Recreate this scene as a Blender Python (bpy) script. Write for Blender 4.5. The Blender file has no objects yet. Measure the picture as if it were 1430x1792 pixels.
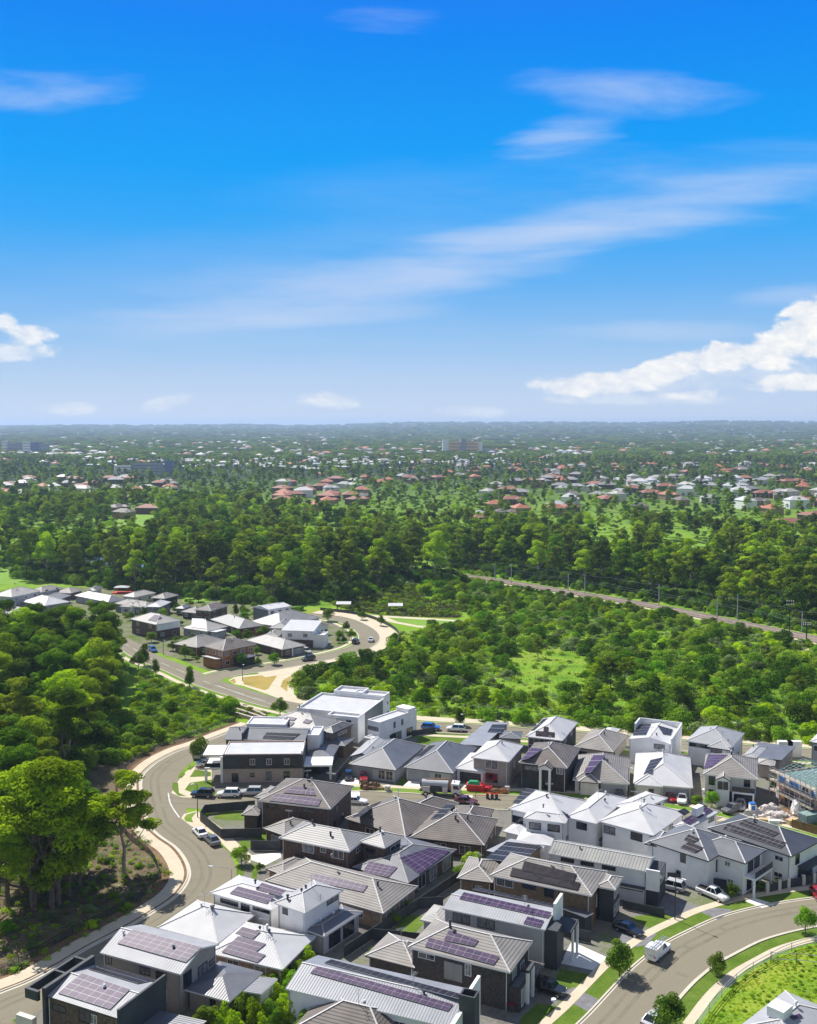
import bpy, bmesh, math, random
import numpy as np
from mathutils import Vector, Matrix
random.seed(7); np.random.seed(7)
SC = bpy.context.scene
COL = SC.collection
D2R = math.radians
# ------------------------------------------------------------------ camera (24 mm drone camera, portrait crop)
F, CAMH = 1792.0, 75.0
PITCH = math.atan(153/1792)
CP, SP = math.cos(PITCH), math.sin(PITCH)
def G(p, z=0.0):
    """ground (or height z) point surveyed from a photo position"""
    px, py = p
    d = Vector((px-715, F*CP+(896-py)*SP, -F*SP+(896-py)*CP))
    t = (z-CAMH)/d.z
    return Vector((d.x*t, d.y*t, z))
def ray(p):
    px, py = p
    return Vector((px-715, F*CP+(896-py)*SP, -F*SP+(896-py)*CP)).normalized()
CAM0 = Vector((0, 0, CAMH))
def hitplane(p, q, n):
    d = ray(p); t = (q-CAM0).dot(n)/d.dot(n)
    return CAM0+d*t
def Zf(ox, oy, f):
    return lambda x, y: (ox+x*f, oy+y*f)
z1 = Zf(0, 1450, .34965); z2 = Zf(300, 1350, .34965); z3 = Zf(700, 1350, .3007); z4 = Zf(1000, 1350, .3007)
z5 = Zf(300, 1200, .2937); z6 = Zf(580, 1220, .2937); z7 = Zf(980, 1220, .3147); z8 = Zf(0, 1240, .3147)
y4 = Zf(200, 1020, .34965); y5 = Zf(560, 960, .3077); y6 = Zf(960, 960, .3287)
w1 = Zf(340, 1210, .1958); w2 = Zf(0, 1010, .2098); w3 = Zf(220, 1040, .1818); w4 = Zf(430, 1040, .1818)
w5 = Zf(1190, 1250, .1678); w6 = Zf(900, 1240, .2378); w7 = Zf(0, 740, .2797); w8 = Zf(700, 1560, .2098)
# ------------------------------------------------------------------ materials
MATS = {}
def nodes(m):
    m.use_nodes = True
    return m.node_tree.nodes, m.node_tree.links
def mat(name, col, rough=.7, var=.12, scale=.6, metal=0.0, spec=.5, bump=0.0, bscale=3.0, col2=None, rnd=0.0, coat=0.0):
    """principled material with noise variation in object space"""
    if name in MATS: return MATS[name]
    m = bpy.data.materials.new(name); MATS[name] = m
    N, L = nodes(m); b = N['Principled BSDF']
    tc = N.new('ShaderNodeTexCoord')
    n = N.new('ShaderNodeTexNoise'); n.inputs['Scale'].default_value = scale; n.inputs['Detail'].default_value = 5
    L.new(tc.outputs['Object'], n.inputs['Vector'])
    mx = N.new('ShaderNodeMix'); mx.data_type = 'RGBA'
    c2 = col2 or tuple(max(0, c*(1-2*var)) for c in col); c1 = col if col2 else tuple(min(1, c*(1+var)) for c in col)
    mx.inputs[6].default_value = (*c1, 1); mx.inputs[7].default_value = (*c2, 1)
    mr = N.new('ShaderNodeMapRange'); mr.inputs[1].default_value = .3; mr.inputs[2].default_value = .7
    L.new(n.outputs['Fac'], mr.inputs[0]); L.new(mr.outputs[0], mx.inputs[0])
    out = mx.outputs[2]
    if rnd:
        oi = N.new('ShaderNodeObjectInfo'); hs = N.new('ShaderNodeHueSaturation')
        m1 = N.new('ShaderNodeMapRange'); m1.inputs[3].default_value = 1-rnd; m1.inputs[4].default_value = 1+rnd
        L.new(oi.outputs['Random'], m1.inputs[0]); L.new(m1.outputs[0], hs.inputs['Value']); L.new(out, hs.inputs['Color']); out = hs.outputs[0]
    L.new(out, b.inputs['Base Color'])
    b.inputs['Roughness'].default_value = rough; b.inputs['Metallic'].default_value = metal
    b.inputs['Specular IOR Level'].default_value = spec; b.inputs['Coat Weight'].default_value = coat
    if bump:
        n2 = N.new('ShaderNodeTexNoise'); n2.inputs['Scale'].default_value = bscale; n2.inputs['Detail'].default_value = 4
        L.new(tc.outputs['Object'], n2.inputs['Vector'])
        bp = N.new('ShaderNodeBump'); bp.inputs['Strength'].default_value = bump; bp.inputs['Distance'].default_value = .1
        L.new(n2.outputs['Fac'], bp.inputs['Height']); L.new(bp.outputs[0], b.inputs['Normal'])
    return m
def roofmat(name, col, kind, rough=.45, contrast=.35, pitch=None, spec=.5, weather=.22):
    """roof skin; UV is metres: U along the eave, V up the slope. tile = courses across the slope, rib = ribs up the slope"""
    if name in MATS: return MATS[name]
    m = bpy.data.materials.new(name); MATS[name] = m
    N, L = nodes(m); b = N['Principled BSDF']
    uv = N.new('ShaderNodeUVMap'); uv.uv_map = 'UVMap'
    sx = N.new('ShaderNodeSeparateXYZ'); L.new(uv.outputs[0], sx.inputs[0])
    per = pitch or (.46 if kind == 'tile' else .38)
    dv = N.new('ShaderNodeMath'); dv.operation = 'DIVIDE'; dv.inputs[1].default_value = per
    L.new(sx.outputs[1 if kind == 'tile' else 0], dv.inputs[0])
    fr = N.new('ShaderNodeMath'); fr.operation = 'FRACT'; L.new(dv.outputs[0], fr.inputs[0])
    rp = N.new('ShaderNodeValToRGB'); e = rp.color_ramp.elements
    e[0].position = 0; e[0].color = (0, 0, 0, 1); e[1].position = .32; e[1].color = (1, 1, 1, 1)
    e2 = e.new(.9); e2.color = (1, 1, 1, 1); e3 = e.new(1.0); e3.color = (0, 0, 0, 1)
    L.new(fr.outputs[0], rp.inputs[0])
    mx = N.new('ShaderNodeMix'); mx.data_type = 'RGBA'
    mx.inputs[6].default_value = (*[c*(1-contrast) for c in col], 1); mx.inputs[7].default_value = (*col, 1)
    L.new(rp.outputs[0], mx.inputs[0])
    tc = N.new('ShaderNodeTexCoord'); n = N.new('ShaderNodeTexNoise'); n.inputs['Scale'].default_value = .35; n.inputs['Detail'].default_value = 6
    L.new(tc.outputs['Object'], n.inputs['Vector'])
    mr = N.new('ShaderNodeMapRange'); mr.inputs[1].default_value = .3; mr.inputs[2].default_value = .7; mr.inputs[3].default_value = 1-weather; mr.inputs[4].default_value = 1.06
    L.new(n.outputs['Fac'], mr.inputs[0])
    ml = N.new('ShaderNodeVectorMath'); ml.operation = 'SCALE'; L.new(mx.outputs[2], ml.inputs[0]); L.new(mr.outputs[0], ml.inputs['Scale'])
    L.new(ml.outputs[0], b.inputs['Base Color'])
    bp = N.new('ShaderNodeBump'); bp.inputs['Strength'].default_value = .5; bp.inputs['Distance'].default_value = .05
    L.new(rp.outputs[0], bp.inputs['Height']); L.new(bp.outputs[0], b.inputs['Normal'])
    b.inputs['Roughness'].default_value = rough; b.inputs['Specular IOR Level'].default_value = spec
    return m
def leafmat(name, c1, c2, c3, trans=.35):
    m = bpy.data.materials.new(name); MATS[name] = m
    N, L = nodes(m); N.remove(N['Principled BSDF']); out = N['Material Output']
    tc = N.new('ShaderNodeTexCoord'); n = N.new('ShaderNodeTexNoise'); n.inputs['Scale'].default_value = .45; n.inputs['Detail'].default_value = 3
    L.new(tc.outputs['Object'], n.inputs['Vector'])
    n2 = N.new('ShaderNodeTexNoise'); n2.inputs['Scale'].default_value = 3.5; L.new(tc.outputs['Object'], n2.inputs['Vector'])
    ad = N.new('ShaderNodeMath'); ad.operation = 'MULTIPLY_ADD'; ad.inputs[1].default_value = .5; L.new(n2.outputs['Fac'], ad.inputs[0]); L.new(n.outputs['Fac'], ad.inputs[2])
    mr = N.new('ShaderNodeMapRange'); mr.inputs[1].default_value = .5; mr.inputs[2].default_value = 1.0; L.new(ad.outputs[0], mr.inputs[0])
    mx = N.new('ShaderNodeMix'); mx.data_type = 'RGBA'; mx.inputs[6].default_value = (*c1, 1); mx.inputs[7].default_value = (*c2, 1); L.new(mr.outputs[0], mx.inputs[0])
    oi = N.new('ShaderNodeObjectInfo')
    m2 = N.new('ShaderNodeMix'); m2.data_type = 'RGBA'; m2.inputs[7].default_value = (*c3, 1)
    mr3 = N.new('ShaderNodeMapRange'); mr3.inputs[4].default_value = .75; L.new(oi.outputs['Random'], mr3.inputs[0])
    L.new(mr3.outputs[0], m2.inputs[0]); L.new(mx.outputs[2], m2.inputs[6])
    hs = N.new('ShaderNodeHueSaturation'); mv = N.new('ShaderNodeMath'); mv.operation = 'MULTIPLY'; mv.inputs[1].default_value = 7.31
    fr = N.new('ShaderNodeMath'); fr.operation = 'FRACT'; L.new(oi.outputs['Random'], mv.inputs[0]); L.new(mv.outputs[0], fr.inputs[0])
    mr4 = N.new('ShaderNodeMapRange'); mr4.inputs[3].default_value = .6; mr4.inputs[4].default_value = 1.4; L.new(fr.outputs[0], mr4.inputs[0])
    L.new(mr4.outputs[0], hs.inputs['Value']); L.new(m2.outputs[2], hs.inputs['Color'])
    df = N.new('ShaderNodeBsdfDiffuse'); tr = N.new('ShaderNodeBsdfTranslucent'); ms = N.new('ShaderNodeMixShader'); ms.inputs[0].default_value = trans
    L.new(hs.outputs[0], df.inputs[0]); L.new(hs.outputs[0], tr.inputs[0]); L.new(df.outputs[0], ms.inputs[1]); L.new(tr.outputs[0], ms.inputs[2])
    L.new(ms.outputs[0], out.inputs['Surface'])
    return m
# walls
mat('white_render', (.80, .80, .80), .75, .05); mat('cream_render', (.62, .58, .52), .8, .06); mat('taupe_render', (.36, .32, .29), .8, .08)
mat('grey_render', (.42, .43, .45), .8, .06); mat('dark_render', (.045, .05, .06), .7, .15); mat('mid_grey', (.16, .17, .18), .7, .1)
mat('brown_brick', (.13, .085, .065), .85, .25, 2.5); mat('dark_brick', (.06, .05, .048), .85, .25, 2.5); mat('tan_brick', (.36, .25, .16), .85, .2, 2.5)
mat('orange_brick', (.38, .17, .08), .85, .2, 2.5); mat('olive_brick', (.17, .12, .075), .85, .2, 2.5); mat('pink_block', (.42, .33, .29), .85, .1, 2.0)
# roofs
roofmat('white_metal', (.53, .53, .545), 'rib', .5, .12, weather=.1, spec=.2); roofmat('pale_metal', (.36, .365, .385), 'rib', .5, .18, weather=.14, spec=.25)
roofmat('grey_metal', (.27, .28, .31), 'rib', .4, .18, weather=.15); roofmat('dark_metal', (.075, .08, .095), 'rib', .38, .22); roofmat('slate_metal', (.15, .155, .175), 'rib', .4, .2)
roofmat('taupe_tile', (.30, .28, .26), 'tile', .6, .6, weather=.22, spec=.25); roofmat('brown_tile', (.185, .162, .148), 'tile', .6, .6, weather=.28, spec=.25)
roofmat('grey_tile', (.27, .265, .26), 'tile', .5, .45, weather=.2); roofmat('dark_tile', (.10, .10, .11), 'tile', .5, .45, weather=.2); roofmat('pale_tile', (.40, .385, .36), 'tile', .55, .3, weather=.18, spec=.3)
roofmat('red_tile', (.42, .13, .06), 'tile', .7, .4); roofmat('rust_tile', (.30, .11, .065), 'tile', .7, .4); roofmat('corrugated_grey', (.30, .30, .28), 'rib', .4, .5, pitch=.5)
mat('cap_white', (.55, .54, .53), .7, .08, 2.0); mat('cap_grey', (.36, .35, .34), .7, .1, 2.0); mat('glass_blind', (.22, .22, .23), .4, .3, 2.0); mat('cap_dark', (.06, .06, .065), .6, .1)
mat('fascia_dark', (.05, .05, .055), .6, .1); mat('fascia_white', (.72, .72, .72), .6, .05); mat('fascia_grey', (.25, .25, .25), .6, .08)
mat('frame_white', (.7, .7, .7), .5, .03); mat('frame_dark', (.03, .03, .035), .5, .05)
mat('window_glass', (.02, .028, .04), .06, .3, .9, spec=.8); mat('panel_glass', (.035, .024, .07), .42, .5, 1.2, spec=.1, col2=(.09, .05, .11)); mat('panel_black', (.024, .02, .026), .35, .3, 1.2, spec=.15)
mat('panel_frame', (.26, .26, .28), .5, .05); mat('concrete', (.50, .47, .41), .85, .1, 1.2); mat('concrete_white', (.72, .71, .68), .85, .05, 1.2); mat('dark_drive', (.17, .17, .18), .85, .12, 1.0)
mat('timber', (.28, .15, .07), .8, .2, 2.0); mat('steel', (.45, .46, .48), .4, .06, metal=.6); mat('dark_steel', (.03, .03, .035), .5, .1); mat('garage_grey', (.3, .31, .33), .6, .05)
mat('rubber', (.015, .015, .015), .8, .1); mat('chrome', (.6, .6, .62), .2, .03, metal=.8); mat('car_glass', (.012, .016, .022), .05, .2, spec=.8)
mat('red_light', (.35, .01, .01), .3, .05); mat('lamp_clear', (.7, .72, .75), .15, .03)
for n_, c_ in dict(white=(.8, .8, .8), silver=(.45, .46, .48), black=(.012, .012, .015), navy=(.015, .02, .05), red=(.30, .012, .018), blue=(.03, .13, .42), grey=(.13, .135, .145), bronze=(.16, .12, .10), maroon=(.11, .012, .02)).items():
    mat('paint_'+n_, c_, .25, .03, coat=.8)
# ------------------------------------------------------------------ mesh collector
class MB:
    def __init__(s): s.v = []; s.f = []; s.uv = []; s.mi = []
    def face(s, pts, uv=None, mi=0):
        k = len(s.v); s.v += [tuple(p) for p in pts]; s.f.append(tuple(range(k, k+len(pts))))
        s.uv += [tuple(u) for u in uv] if uv else [(p[0], p[1]) for p in pts]; s.mi.append(mi)
    def hexa(s, b, t, mi=0):
        """b: 4 bottom points counter-clockwise seen from above, t: 4 top points"""
        k = len(s.v); s.v += [tuple(p) for p in b]+[tuple(p) for p in t]
        for f in ((3, 2, 1, 0), (4, 5, 6, 7), (0, 1, 5, 4), (1, 2, 6, 5), (2, 3, 7, 6), (3, 0, 4, 7)):
            s.f.append(tuple(k+i for i in f)); s.mi.append(mi)
            s.uv += [(s.v[k+i][0]+s.v[k+i][1], s.v[k+i][2]) for i in f]
    def prism(s, poly, za, zb, mi=0):
        k = len(s.v); n = len(poly)
        s.v += [(p[0], p[1], za) for p in poly]+[(p[0], p[1], zb) for p in poly]
        s.f.append(tuple(range(k+n-1, k-1, -1))); s.f.append(tuple(range(k+n, k+2*n)))
        for i in range(n): j = (i+1) % n; s.f.append((k+i, k+j, k+n+j, k+n+i))
        for f in s.f[-(n+2):]: s.uv += [(s.v[i][0], s.v[i][1]) for i in f]; s.mi.append(mi)
    def bar(s, a, b, r, n=6, r2=None, mi=0):
        a = Vector(a); b = Vector(b); d = (b-a)
        if d.length < 1e-6: return
        d.normalize(); x = d.orthogonal().normalized(); y = d.cross(x); k = len(s.v); r2 = r if r2 is None else r2
        for q, rr in ((a, r), (b, r2)):
            for i in range(n):
                t = 2*math.pi*i/n; s.v.append(tuple(q+(x*math.cos(t)+y*math.sin(t))*rr))
        F_ = [tuple(k+n-1-i for i in range(n)), tuple(k+n+i for i in range(n))]+[(k+i, k+(i+1) % n, k+n+(i+1) % n, k+n+i) for i in range(n)]
        for f in F_: s.f.append(f); s.uv += [(0, 0)]*len(f); s.mi.append(mi)
    def strip(s, pts, w, h, z0=0.0, mi=0):
        """ridge cap or kerb: box swept along 3D points"""
        for a, b in zip(pts[:-1], pts[1:]):
            a = Vector(a); b = Vector(b); d = b-a; p = Vector((-d.y, d.x, 0))
            if p.length < 1e-5: continue
            p = p.normalized()*w/2; up = Vector((0, 0, h)); o = Vector((0, 0, z0))
            s.hexa([a+p+o, a-p+o, b-p+o, b+p+o], [a+p+o+up, a-p+o+up, b-p+o+up, b+p+o+up], mi)
    def build(s, name, mats, parent=None, origin=None, smooth=False, weld=False):
        o3 = origin or Vector((0, 0, 0))
        me = bpy.data.meshes.new(name)
        me.from_pydata([(v[0]-o3[0], v[1]-o3[1], v[2]-o3[2]) for v in s.v], [], s.f)
        ul = me.uv_layers.new(name='UVMap'); ul.data.foreach_set('uv', np.array(s.uv, 'f').ravel())
        for m in (mats if isinstance(mats, (list, tuple)) else [mats]): me.materials.append(MATS[m] if isinstance(m, str) else m)
        me.polygons.foreach_set('material_index', s.mi)
        if smooth: me.polygons.foreach_set('use_smooth', [True]*len(s.f))
        if weld:
            bm = bmesh.new(); bm.from_mesh(me); bmesh.ops.remove_doubles(bm, verts=bm.verts, dist=1e-4); bmesh.ops.recalc_face_normals(bm, faces=bm.faces); bm.to_mesh(me); bm.free()
        me.update()
        o = bpy.data.objects.new(name, me); COL.objects.link(o)
        if parent: o.parent = parent
        elif origin: o.location = origin
        return o
def tag(o, label=None, cat=None, group=None, kind=None):
    if label: o['label'] = label
    if cat: o['category'] = cat
    if group: o['group'] = group
    if kind: o['kind'] = kind
    return o
def empty(name, loc, label, cat, group=None, rz=0):
    o = bpy.data.objects.new(name, None); COL.objects.link(o); o.location = loc; o.rotation_euler.z = rz; o.empty_display_size = .3
    return tag(o, label, cat, group)
def copy_tree(o, parent=None):
    c = o.copy(); COL.objects.link(c)
    if parent: c.parent = parent
    for ch in o.children: copy_tree(ch, c)
    return c
def smooth_line(pts, n=8):
    """Catmull-Rom through 2D/3D points"""
    P = [Vector(p) for p in pts]; P = [P[0]*2-P[1]]+P+[P[-1]*2-P[-2]]; out = []
    for i in range(1, len(P)-2):
        a, b, c, d = P[i-1:i+3]
        for k in range(n):
            t = k/n; out.append(.5*((2*b)+(c-a)*t+(2*a-5*b+4*c-d)*t*t+(3*b-a-3*c+d)*t**3))
    out.append(P[-2]); return out
def offs(line, d):
    """offset to the left of travel by d"""
    out = []
    for i, p in enumerate(line):
        t = (line[min(i+1, len(line)-1)]-line[max(i-1, 0)]); t.z = 0; t.normalize(); out.append(p+Vector((-t.y, t.x, 0))*d)
    return out
def ribbon(name, line, d0, d1, z, m, kind='structure', h=0, label=None, thick=None):
    """strip between two offsets of a line; h > 0 makes a raised solid"""
    a = offs(line, d0); b = offs(line, d1); mb = MB()
    for i in range(len(line)-1):
        q = [a[i], a[i+1], b[i+1], b[i]]
        if (q[1]-q[0]).cross(q[3]-q[0]).z < 0: q = q[::-1]
        if h: mb.hexa([Vector((p.x, p.y, z-.02)) for p in q], [Vector((p.x, p.y, z+h)) for p in q])
        else: mb.face([Vector((p.x, p.y, z)) for p in q])
    o = mb.build(name, m); tag(o, kind=kind); return o
def sheet(name, pix, z, m, smooth=0, kind='structure'):
    P = [G(p) for p in pix]
    if smooth: P = smooth_line(P+[P[0]], smooth)[:-1]
    mb = MB(); me = bpy.data.meshes.new(name)
    bm = bmesh.new(); vs = [bm.verts.new((p.x, p.y, z)) for p in P]; f = bm.faces.new(vs)
    if f.calc_area() and f.normal.z < 0: f.normal_flip()
    bm.normal_update()
    if f.normal.z < 0: f.normal_flip()
    bmesh.ops.triangulate(bm, faces=[f]); bm.to_mesh(me); bm.free()
    me.materials.append(MATS[m]); o = bpy.data.objects.new(name, me); COL.objects.link(o); return tag(o, kind=kind)
# ------------------------------------------------------------------ house kit
class Vol:
    pass
def rect(L, N, R, ze, ang=None, ref=None, lv=None, lu=None):
    n = G(N, ze); a = G(L, ze); r = G(R, ze); u = a-n; v = r-n
    u.z = v.z = 0
    if ang is not None: U = Vector((math.cos(D2R(ang)), math.sin(D2R(ang)), 0))
    elif ref == 'v' or (ref is None and v.length > u.length):
        Vv = v.normalized(); U = Vector((-Vv.y, Vv.x, 0))
        if U.dot(u) < 0: U = -U
    else: U = u.normalized()
    if U.dot(u) < 0: U = -U
    Vd = Vector((-U.y, U.x, 0))
    if Vd.dot(v) < 0: Vd = -Vd
    q = Vol(); q.n = Vector((n.x, n.y, 0)); q.U = U; q.V = Vd; q.lu = lu or u.dot(U); q.lv = lv or v.dot(Vd); return q
ALLH = []
class House:
    def __init__(s, label, name='house', cat='house', group=None):
        s.root = empty(name, (0, 0, 0), label, cat, group); s.set = False; s.vols = []; s.used = set(); ALLH.append(s)
    def place(s, p):
        if not s.set: s.root.location = (p.x, p.y, 0); s.org = Vector((p.x, p.y, 0)); s.set = True
    def part(s, name, mb, mats, parent=None, weld=False, smooth=False):
        return mb.build(name, mats, parent or s.root, s.org, smooth=smooth, weld=weld)
    def vol(s, L=None, N=None, R=None, ze=2.7, zb=0, roof='hip', pitch=22, ov=.45, wall='white_render', rm='grey_metal', cap='cap_grey', fascia='fascia_dark', ang=None, ref=None, lu=None, lv=None, rel=None, par=.5, wallname='wall', rise=None, soff=None):
        if rel:
            b, u0, u1, v0, v1 = rel; q = Vol(); q.U = b.U; q.V = b.V; q.n = b.n+b.U*u0+b.V*v0; q.lu = u1-u0; q.lv = v1-v0
        else: q = rect(L, N, R, ze, ang, ref, lv, lu)
        q.h = s; q.ze = ze; q.zb = zb; q.ov = ov if roof not in ('flat',) else 0
        s.place(q.n+q.U*q.lu/2+q.V*q.lv/2); s.vols.append(q)
        n, U, V, lu, lv = q.n, q.U, q.V, q.lu, q.lv
        P = lambda u, v, z: n+U*u+V*v+Vector((0, 0, z))
        q.P = P; flip = U.cross(V).z < 0
        o = q.ov; tp = math.tan(D2R(pitch)); q.planes = {}
        # walls
        wt = ze-.18 if roof != 'flat' else ze
        mb = MB(); c = [P(o, o, zb), P(lu-o, o, zb), P(lu-o, lv-o, zb), P(o, lv-o, zb)]; t = [Vector((p.x, p.y, wt)) for p in c]
        if flip: c = c[::-1]; t = t[::-1]
        if roof == 'flat':
            k = .22; zi = ze-par   # parapet ring with an inner deck left open to the roof part
            ci = [P(k, k, zi), P(lu-k, k, zi), P(lu-k, lv-k, zi), P(k, lv-k, zi)]; ti = [Vector((p.x, p.y, ze)) for p in ci]
            if flip: ci = ci[::-1]; ti = ti[::-1]
            for i in range(4):
                j = (i+1) % 4; mb.face([c[i], c[j], t[j], t[i]]); mb.face([t[i], t[j], ti[j], ti[i]]); mb.face([ti[i], ti[j], ci[j], ci[i]])
            mb.face(c[::-1])
            s.part(wallname, mb, wall, weld=True)
            r = MB(); r.face([Vector((p.x, p.y, zi+.004)) for p in ci], [(p.dot(U), p.dot(V)) for p in ci]); q.roof = s.part('roof', r, rm)
            q.planes['T'] = (P(0, 0, zi), Vector((0, 0, 1)))
            return q
        mb.hexa(c, t)
        top = MB(); caps = []
        def add(pts, e, key):
            pts = [Vector(p) for p in pts]; nn = (pts[1]-pts[0]).cross(pts[2]-pts[0])
            if nn.z < 0: pts = pts[::-1]; nn = -nn
            nn.normalize(); up = Vector((0, 0, 1)).cross(nn); up = nn.cross(up)
            sl = (Vector((0, 0, 1))-nn*nn.z)
            sl = sl.normalized() if sl.length > 1e-4 else V
            top.face(pts, [((p-n).dot(e), (p-n).dot(sl)) for p in pts]); q.planes[key] = (pts[0].copy(), nn)
        n0, a0, f0, r0 = P(0, 0, ze), P(lu, 0, ze), P(lu, lv, ze), P(0, lv, ze)
        if roof == 'hip':
            if lu >= lv:
                w = lv/2; rz = rise or w*tp; A = P(min(w, lu/2-.01), w, ze+rz); B = P(max(lu-w, lu/2+.01), w, ze+rz)
                add([n0, a0, B, A], U, 'L'); add([n0, A, r0], V, 'R'); add([r0, A, B, f0], U, 'F'); add([a0, f0, B], V, 'B')
                caps = [[A, B], [n0, A], [r0, A], [a0, B], [f0, B]]
            else:
                w = lu/2; rz = rise or w*tp; A = P(w, min(w, lv/2-.01), ze+rz); B = P(w, max(lv-w, lv/2+.01), ze+rz)
                add([n0, a0, A], U, 'L'); add([n0, A, B, r0], V, 'R'); add([r0, B, f0], U, 'F'); add([a0, f0, B, A], V, 'B')
                caps = [[A, B], [n0, A], [a0, A], [r0, B], [f0, B]]
        elif roof in ('gableU', 'gableV'):
            if roof == 'gableU':
                sp = (q.split if hasattr(q, 'split') else .5)*lv; rz = rise or lv/2*tp; A = P(0, sp, ze+rz); B = P(lu, sp, ze+rz)
                add([n0, a0, B, A], U, 'L'); add([r0, A, B, f0], U, 'F'); g = [(P(o, o, wt), P(o, lv-o, wt), P(o, sp, ze+rz-.14)), (P(lu-o, lv-o, wt), P(lu-o, o, wt), P(lu-o, sp, ze+rz-.14))]
            else:
                sp = lu/2; rz = rise or lu/2*tp; A = P(sp, 0, ze+rz); B = P(sp, lv, ze+rz)
                add([n0, A, B, r0], V, 'R'); add([a0, f0, B, A], V, 'B'); g = [(P(lu-o, o, wt), P(o, o, wt), P(sp, o, ze+rz-.14)), (P(o, lv-o, wt), P(lu-o, lv-o, wt), P(sp, lv-o, ze+rz-.14))]
            for tri in g: mb.face(tri)
            caps = [[A, B]]
        elif roof.startswith('sk'):   # skillion: high side named
            k = roof[2]; zz = {'L': (1, 1, 0, 0), 'F': (0, 0, 1, 1), 'R': (1, 0, 0, 1), 'B': (0, 1, 1, 0)}[k]; span = lv if k in 'LF' else lu; rz = rise or span*tp
            pts = [p+Vector((0, 0, rz*z)) for p, z in zip((n0, a0, f0, r0), zz)]; add(pts, U if k in 'LF' else V, 'T')
            zz2 = [p+Vector((0, 0, rz*z)) for p, z in zip([P(o, o, wt-.1), P(lu-o, o, wt-.1), P(lu-o, lv-o, wt-.1), P(o, lv-o, wt-.1)], zz)]
            b4 = [P(o, o, wt-.1), P(lu-o, o, wt-.1), P(lu-o, lv-o, wt-.1), P(o, lv-o, wt-.1)]
            for i in range(4):
                j = (i+1) % 4
                if zz[i]+zz[j] > 0: mb.face([b4[i], b4[j], zz2[j], zz2[i]] if zz[i] and zz[j] else ([b4[i], b4[j], zz2[j]] if zz[j] else [b4[i], b4[j], zz2[i]]))
        # edge thickness: fascia below the outline of the skin, and a soffit
        edge = {}
        for f in top.f:
            for i in range(len(f)):
                pa, pb = [tuple(round(x, 3) for x in top.v[k]) for k in (f[i], f[(i+1) % len(f)])]
                key = tuple(sorted((pa, pb))); edge[key] = edge.get(key, []) + [(pa, pb)]
        rf = MB(); rf.v = list(top.v); rf.f = list(top.f); rf.uv = list(top.uv); rf.mi = list(top.mi)
        for f in top.f:
            rf.face([Vector(top.v[i])-Vector((0, 0, .2)) for i in f][::-1], mi=1)
        for key, l in edge.items():
            if len(l) == 1:
                pa, pb = Vector(l[0][0]), Vector(l[0][1]); dn = Vector((0, 0, -.2)); rf.face([pb, pa, pa+dn, pb+dn], mi=1)
        s.part(wallname, mb, wall)
        q.roof = s.part('roof', rf, [rm, fascia])
        if caps and cap:
            cm = MB()
            for l in caps: cm.strip(l, .2, .06, .01)
            s.part('ridge_cap', cm, cap, q.roof)
        if cap and roof in ('hip', 'gableU', 'gableV') and max(lu, lv) > 7 and q.n.y < 420: s.fittings(q, caps, roof)
        return q
    def fittings(s, q, caps, roof):
        """downpipes, an aerial, vents: the small things every roof carries"""
        r = random.Random(int(q.n.x*31+q.n.y*17)); o = q.ov
        for (u, v) in ((o+.15, o-.08), (q.lu-o-.15, o-.08), (o-.08, q.lv-o-.2)):
            if q.ze-q.zb > 2: mb = MB(); mb.bar(q.P(u, v, q.zb), q.P(u, v, q.ze-.2), .055, 5); s.part('downpipe', mb, 'fascia_white' if r.random() < .6 else 'fascia_grey')
        A, B = caps[0]
        if r.random() < .55:
            p = A.lerp(B, r.uniform(.1, .9)); mb = MB(); mb.bar(p, p+Vector((0, 0, 1.9)), .03, 5); d = Vector((r.uniform(-1, 1), r.uniform(-1, 1), 0)).normalized(); n_ = Vector((-d.y, d.x, 0)); mb.bar(p+Vector((0, 0, 1.75))-d*.7, p+Vector((0, 0, 1.75))+d*.7, .025, 4)
            for k in (-.6, -.3, 0, .3, .6): mb.bar(p+Vector((0, 0, 1.75))+d*k-n_*.4, p+Vector((0, 0, 1.75))+d*k+n_*.4, .018, 4)
            s.part('aerial', mb, 'steel')
        for k in range(r.choice((1, 1, 2))):
            key = r.choice(list(q.planes)); p0, nn = q.planes[key]; c = A.lerp(B, r.uniform(.05, .95)); hz = Vector((nn.x, nn.y, 0))
            if hz.length < 1e-3: continue
            c = c+hz.normalized()*r.uniform(.5, 1.1); z = p0.z-((c-p0).x*nn.x+(c-p0).y*nn.y)/nn.z; c = Vector((c.x, c.y, z)); mb = MB(); mb.bar(c-Vector((0, 0, .15)), c+Vector((0, 0, .35)), .13, 8); mb.bar(c+Vector((0, 0, .35)), c+Vector((0, 0, .55)), .24, 8, .12); s.part('roof_vent', mb, r.choice(('fascia_grey', 'fascia_white', 'fascia_dark')))
        b, e, out, ln = s.side(q, r.choice('FB')); p = b+e*ln*r.uniform(.2, .8)+out*.45; mb = MB(); n2 = out
        k4 = [p-e*.45-n2*.18, p+e*.45-n2*.18, p+e*.45+n2*.18, p-e*.45+n2*.18]; k4 = k4 if (k4[1]-k4[0]).cross(k4[3]-k4[0]).z > 0 else k4[::-1]
        if q.zb == 0: mb.hexa([x+Vector((0, 0, .05)) for x in k4], [x+Vector((0, 0, .85)) for x in k4]); s.part('air_conditioner', mb, 'fascia_white')
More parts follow.
